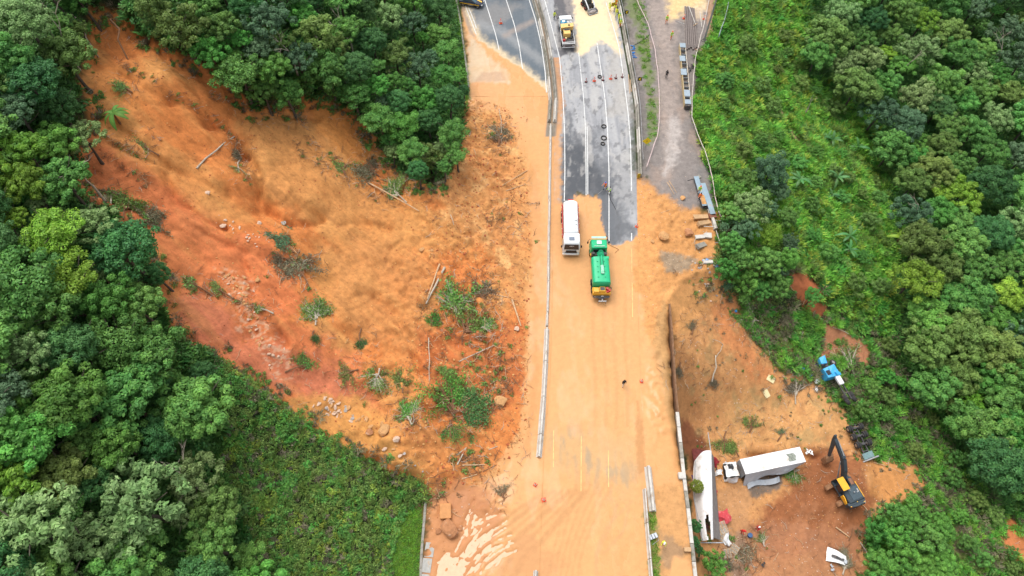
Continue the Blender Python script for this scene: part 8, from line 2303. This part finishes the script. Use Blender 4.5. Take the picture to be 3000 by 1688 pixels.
def person(px, py, head_deg, label, top, legs, hat=None, vest=None, arms=((0, .1), (0, .1)), stride=.12, lean=0.0, ground=None, hgt=1.74, crouch=0.0, hc=.85):
    """standing figure; arms = (forward raise, elbow bend) in radians per side; facing local +y"""
    g = ground if ground is not None else G(px, py, hc)
    o = empty('person', label, 'person', g, R(head_deg) - math.pi / 2, scale=hgt / 1.74)
    hip = Vector((0, 0, .92 - crouch)); ch = hip + Vector((0, math.sin(lean) * .5, math.cos(lean) * .5)); nk = hip + Vector((0, math.sin(lean) * .60, math.cos(lean) * .60)); hd = nk + Vector((0, .03 + math.sin(lean) * .12, .155))
    b = MB(); seg = []
    def limb(kind, pts, rs, n=8):
        b.tube(pts, rs, n)
        for p, r_ in zip(pts, rs): b.ball(tuple(p), r_ * .98, 8, 5)
        for i in range(len(pts) - 1): seg.append((kind, Vector(pts[i]), Vector(pts[i + 1])))
    # trunk
    b.tube([hip + Vector((0, 0, -.06)), hip + Vector((0, .01, .12)), hip.lerp(ch, .75), ch, nk], [.15, .145, .165, .165, .07], 12)
    b.ball(tuple(hip), (.165, .125, .12), 12, 7); b.ball(tuple(hip.lerp(ch, .8)), (.19, .125, .17), 12, 7)
    seg.append(('top', hip + Vector((0, 0, .06)), ch))
    limb('skin', [nk, hd + Vector((0, -.01, -.08))], [.06, .058])
    b.ball(tuple(hd), (.078, .098, .118), 12, 9); b.ball(tuple(hd + Vector((0, .1, -.01))), (.014, .02, .022), 6, 4); b.ball(tuple(hd + Vector((0, .045, -.085))), (.045, .045, .035), 8, 5)
    for s in (-1, 1): b.ball(tuple(hd + Vector((s * .08, 0, 0))), (.012, .022, .032), 6, 4)
    seg.append(('skin', hd + Vector((0, 0, -.08)), hd + Vector((0, 0, .1))))
    hands = []
    for i, s in enumerate((-1, 1)):
        st = stride * s
        kn = hip + Vector((s * .10, st * .55 + crouch * .55, -.46 + crouch * .35)); an = Vector((s * .11, st * 1.0, .09))
        limb('legs', [hip + Vector((s * .09, 0, -.03)), kn, an], [.092, .066, .046])
        b.tube([an + Vector((0, -.05, -.05)), an + Vector((0, .08, -.055)), an + Vector((0, .17, -.06))], [.05, .045, .035], 8); b.ball(tuple(an + Vector((0, .15, -.055))), (.045, .05, .035), 8, 5)
        seg.append(('boot', an + Vector((0, -.04, -.06)), an + Vector((0, .18, -.06))))
        sh = ch + Vector((s * .2, 0, -.005)); fw, el = arms[i]
        ud = Vector((s * .16, math.sin(fw), -math.cos(fw))).normalized(); e = sh + ud * .29
        fd = Vector((-s * .12 * min(el, 1), math.sin(fw + el), -math.cos(fw + el))).normalized(); wr = e + fd * .25
        limb('top', [ch + Vector((s * .14, 0, 0)), sh, e, wr], [.08, .066, .05, .036])
        hands.append((wr, fd))
    me = b.mesh('body')
    tmp = bpy.data.objects.new('body', me); COL.objects.link(tmp)
    md = tmp.modifiers.new('r', 'REMESH'); md.mode = 'VOXEL'; md.voxel_size = .028; md.use_smooth_shade = True
    ms = tmp.modifiers.new('s', 'SMOOTH'); ms.iterations = 2
    bpy.context.view_layer.update()
    me2 = bpy.data.meshes.new_from_object(tmp.evaluated_get(bpy.context.evaluated_depsgraph_get()))
    bpy.data.objects.remove(tmp); bpy.data.meshes.remove(me)
    me2.name = 'body'
    ms_ = [CLOTH[top], CLOTH[legs], M_SKIN, CLOTH['boot'], CLOTH[vest or top], M_BAND]
    me2.materials.clear()
    for m in ms_: me2.materials.append(m)
    kin = {'top': 0, 'legs': 1, 'skin': 2, 'boot': 3}
    nP = len(me2.polygons); C = np.empty(nP * 3); me2.polygons.foreach_get('center', C); C = C.reshape(-1, 3)
    best = np.full(nP, 9e9); idx = np.zeros(nP, np.int32)
    for kind, p, q in seg:
        p = np.array(p); d = np.array(q) - p; t = np.clip((C - p) @ d / (d @ d + 1e-9), 0, 1)
        dd = np.linalg.norm(C - p - t[:, None] * d, axis=1) - (.09 if kind == 'top' else .02)
        k = dd < best; best[k] = dd[k]; idx[k] = kin[kind]
    tz = C @ np.array([0, math.sin(lean), math.cos(lean)])
    if vest:
        torso = (idx == 0) & (np.abs(C[:, 0]) < .185); idx[torso] = 4
        zz = C[:, 2] - hip.z
        idx[torso & (np.abs(zz - .16) < .028)] = 5
        idx[(idx == 1) & (np.abs(C[:, 2] - .33) < .03)] = 5
    me2.polygons.foreach_set('material_index', idx)
    body = link_mesh('body', me2, None, o)
    for wr, fd in hands:
        rot = Vector((0, 0, -1)).rotation_difference(fd).to_euler()
        link_mesh('hand', HAND, M_SKIN, o, loc=wr, rot=rot)
    if hat: link_mesh('helmet', HELMET, M_HELM[hat], o, loc=hd + Vector((0, 0, .035)))
    else: link_mesh('hair', HAIR, M_HAIR, o, loc=hd + Vector((0, 0, .025)))
    e = MB()
    for s in (-1, 1): e.ball(tuple(hd + Vector((s * .03, .088, .012))), .011, 6, 4)
    e.build('eyes', M_BLACK, o)
    return o, hd, hands

wk = 'hiviz'
person(1624, 46, 300, 'worker in hi-viz jacket and dark trousers left of the works lorry', 'hiviz', 'navy', None, 'hiviz', ((.4, .9), (.2, .3)))
person(1788, 20, 200, 'worker in hi-viz with green helmet, leftmost of the group at the barrier', 'hiviz', 'yellow', 'green', 'hiviz', ((.5, .6), (.3, .8)), lean=.2)
person(1806, 9, 230, 'hi-viz worker with orange vest, topmost of the group at the barrier', 'hiviz', 'orange', 'green', 'orange', ((.3, .6), (.5, .9)))
person(1803, 22, 250, 'yellow-clad worker bending beside the striped board', 'yellow', 'brown', None, 'hiviz', ((.8, .5), (.8, .4)), lean=.5)
person(1807, 34, 260, 'yellow-clad worker stepping over the barrier, middle of the group', 'yellow', 'hiviz', None, None, ((.3, .5), (.6, .7)), .35, .25)
person(1814, 49, 280, 'yellow-clad worker with green helmet, second lowest of the group', 'yellow', 'hiviz', 'green', 'hiviz', ((.6, .7), (.5, .6)), .2, .3)
person(1818, 68, 270, 'hi-viz worker in orange trousers, lowest of the group at the barrier', 'hiviz', 'orange', 'green', 'hiviz', ((.3, .8), (.4, .9)))
person(1954, 57, 250, 'worker in lime vest and orange trousers, the upper on the track', 'hiviz', 'orange', 'orange', 'lime', ((.3, .9), (.2, .9)), .18)
person(1968, 104, 280, 'worker in lime vest and orange trousers, the lower on the track', 'hiviz', 'orange', 'orange', 'lime', ((.15, .6), (.15, .6)), .15)
pp, hd, hn = person(1954, 217, 250, 'person in dark clothes behind a camera tripod on the track', 'black', 'navy', None, None, ((.7, 1.1), (.9, .9)), .08, .12)
g = G(1951, 228); o = empty('tripod', 'camera on a tripod in front of the person on the track', 'tripod', g, 0)
for k in range(3):
    a = k * 2.09 + .5; MB().tube([(0, 0, 1.3), (.42 * math.cos(a), .42 * math.sin(a), 0)], [.022, .016], 6).build('leg', M_BLACK, o)
MB().box((0, 0, 1.42), (.16, .26, .18), .03).cyl((0, -.12, 1.42), (0, -.28, 1.42), .06, n=10).build('camera', M_BLACK, o)
person(1774, 544, 225, 'worker in orange vest holding a water lance on the wet asphalt', 'orange', 'navy', 'blue', 'orange', ((.8, .5), (.9, .3)), .25, .12)
person(1787, 558, 220, 'worker in green-white jacket behind the lance holder', 'lime', 'black', None, 'white', ((.7, .6), (.8, .5)), .2, .1)
a = P(1766, 557, 1.0); bq = P(1752, 568, .35)
tag(MB().tube([(0, 0, 0), tuple((bq - a) * .5), tuple(bq - a)], [.03, .025, .02], 6).build('water_lance', M_STEEL, None, loc=a), 'thin water lance pointing down at the mud', 'lance')
zb = .64
a = P(2050, 556, zb + .85); person(0, 0, 250, 'worker in lime vest and orange helmet, the upper on the steel beam', 'hiviz', 'grey', 'orange', 'lime', ((.4, .9), (.3, .6)), ground=Vector((a.x, a.y, zb)))
a = P(2051, 576, zb + .85); person(0, 0, 260, 'worker in orange vest and dark trousers, the lower on the steel beam', 'orange', 'navy', None, 'orange', ((.3, .8), (.4, .8)), .2, ground=Vector((a.x, a.y, zb)))
person(1828, 1122, 275, 'lone walker in black top and white trousers on the mud', 'black', 'white', None, None, ((.1, .3), (-.1, .4)), .2)
person(1945, 1588, 250, 'worker in white helmet and yellow work clothes on the verge', 'yellow', 'yellow', 'white', None, ((.5, .4), (.7, .5)), .15, .35)
person(2175, 1555, 300, 'rescuer in red overalls with red helmet, the left of two', 'red', 'red', 'red', None, ((.3, .5), (.6, .7)), .2, .3)
person(2222, 1547, 200, 'rescuer in red overalls with white helmet, the right of two', 'red', 'red', 'white', None, ((.9, .3), (.3, .4)), .12, .1)
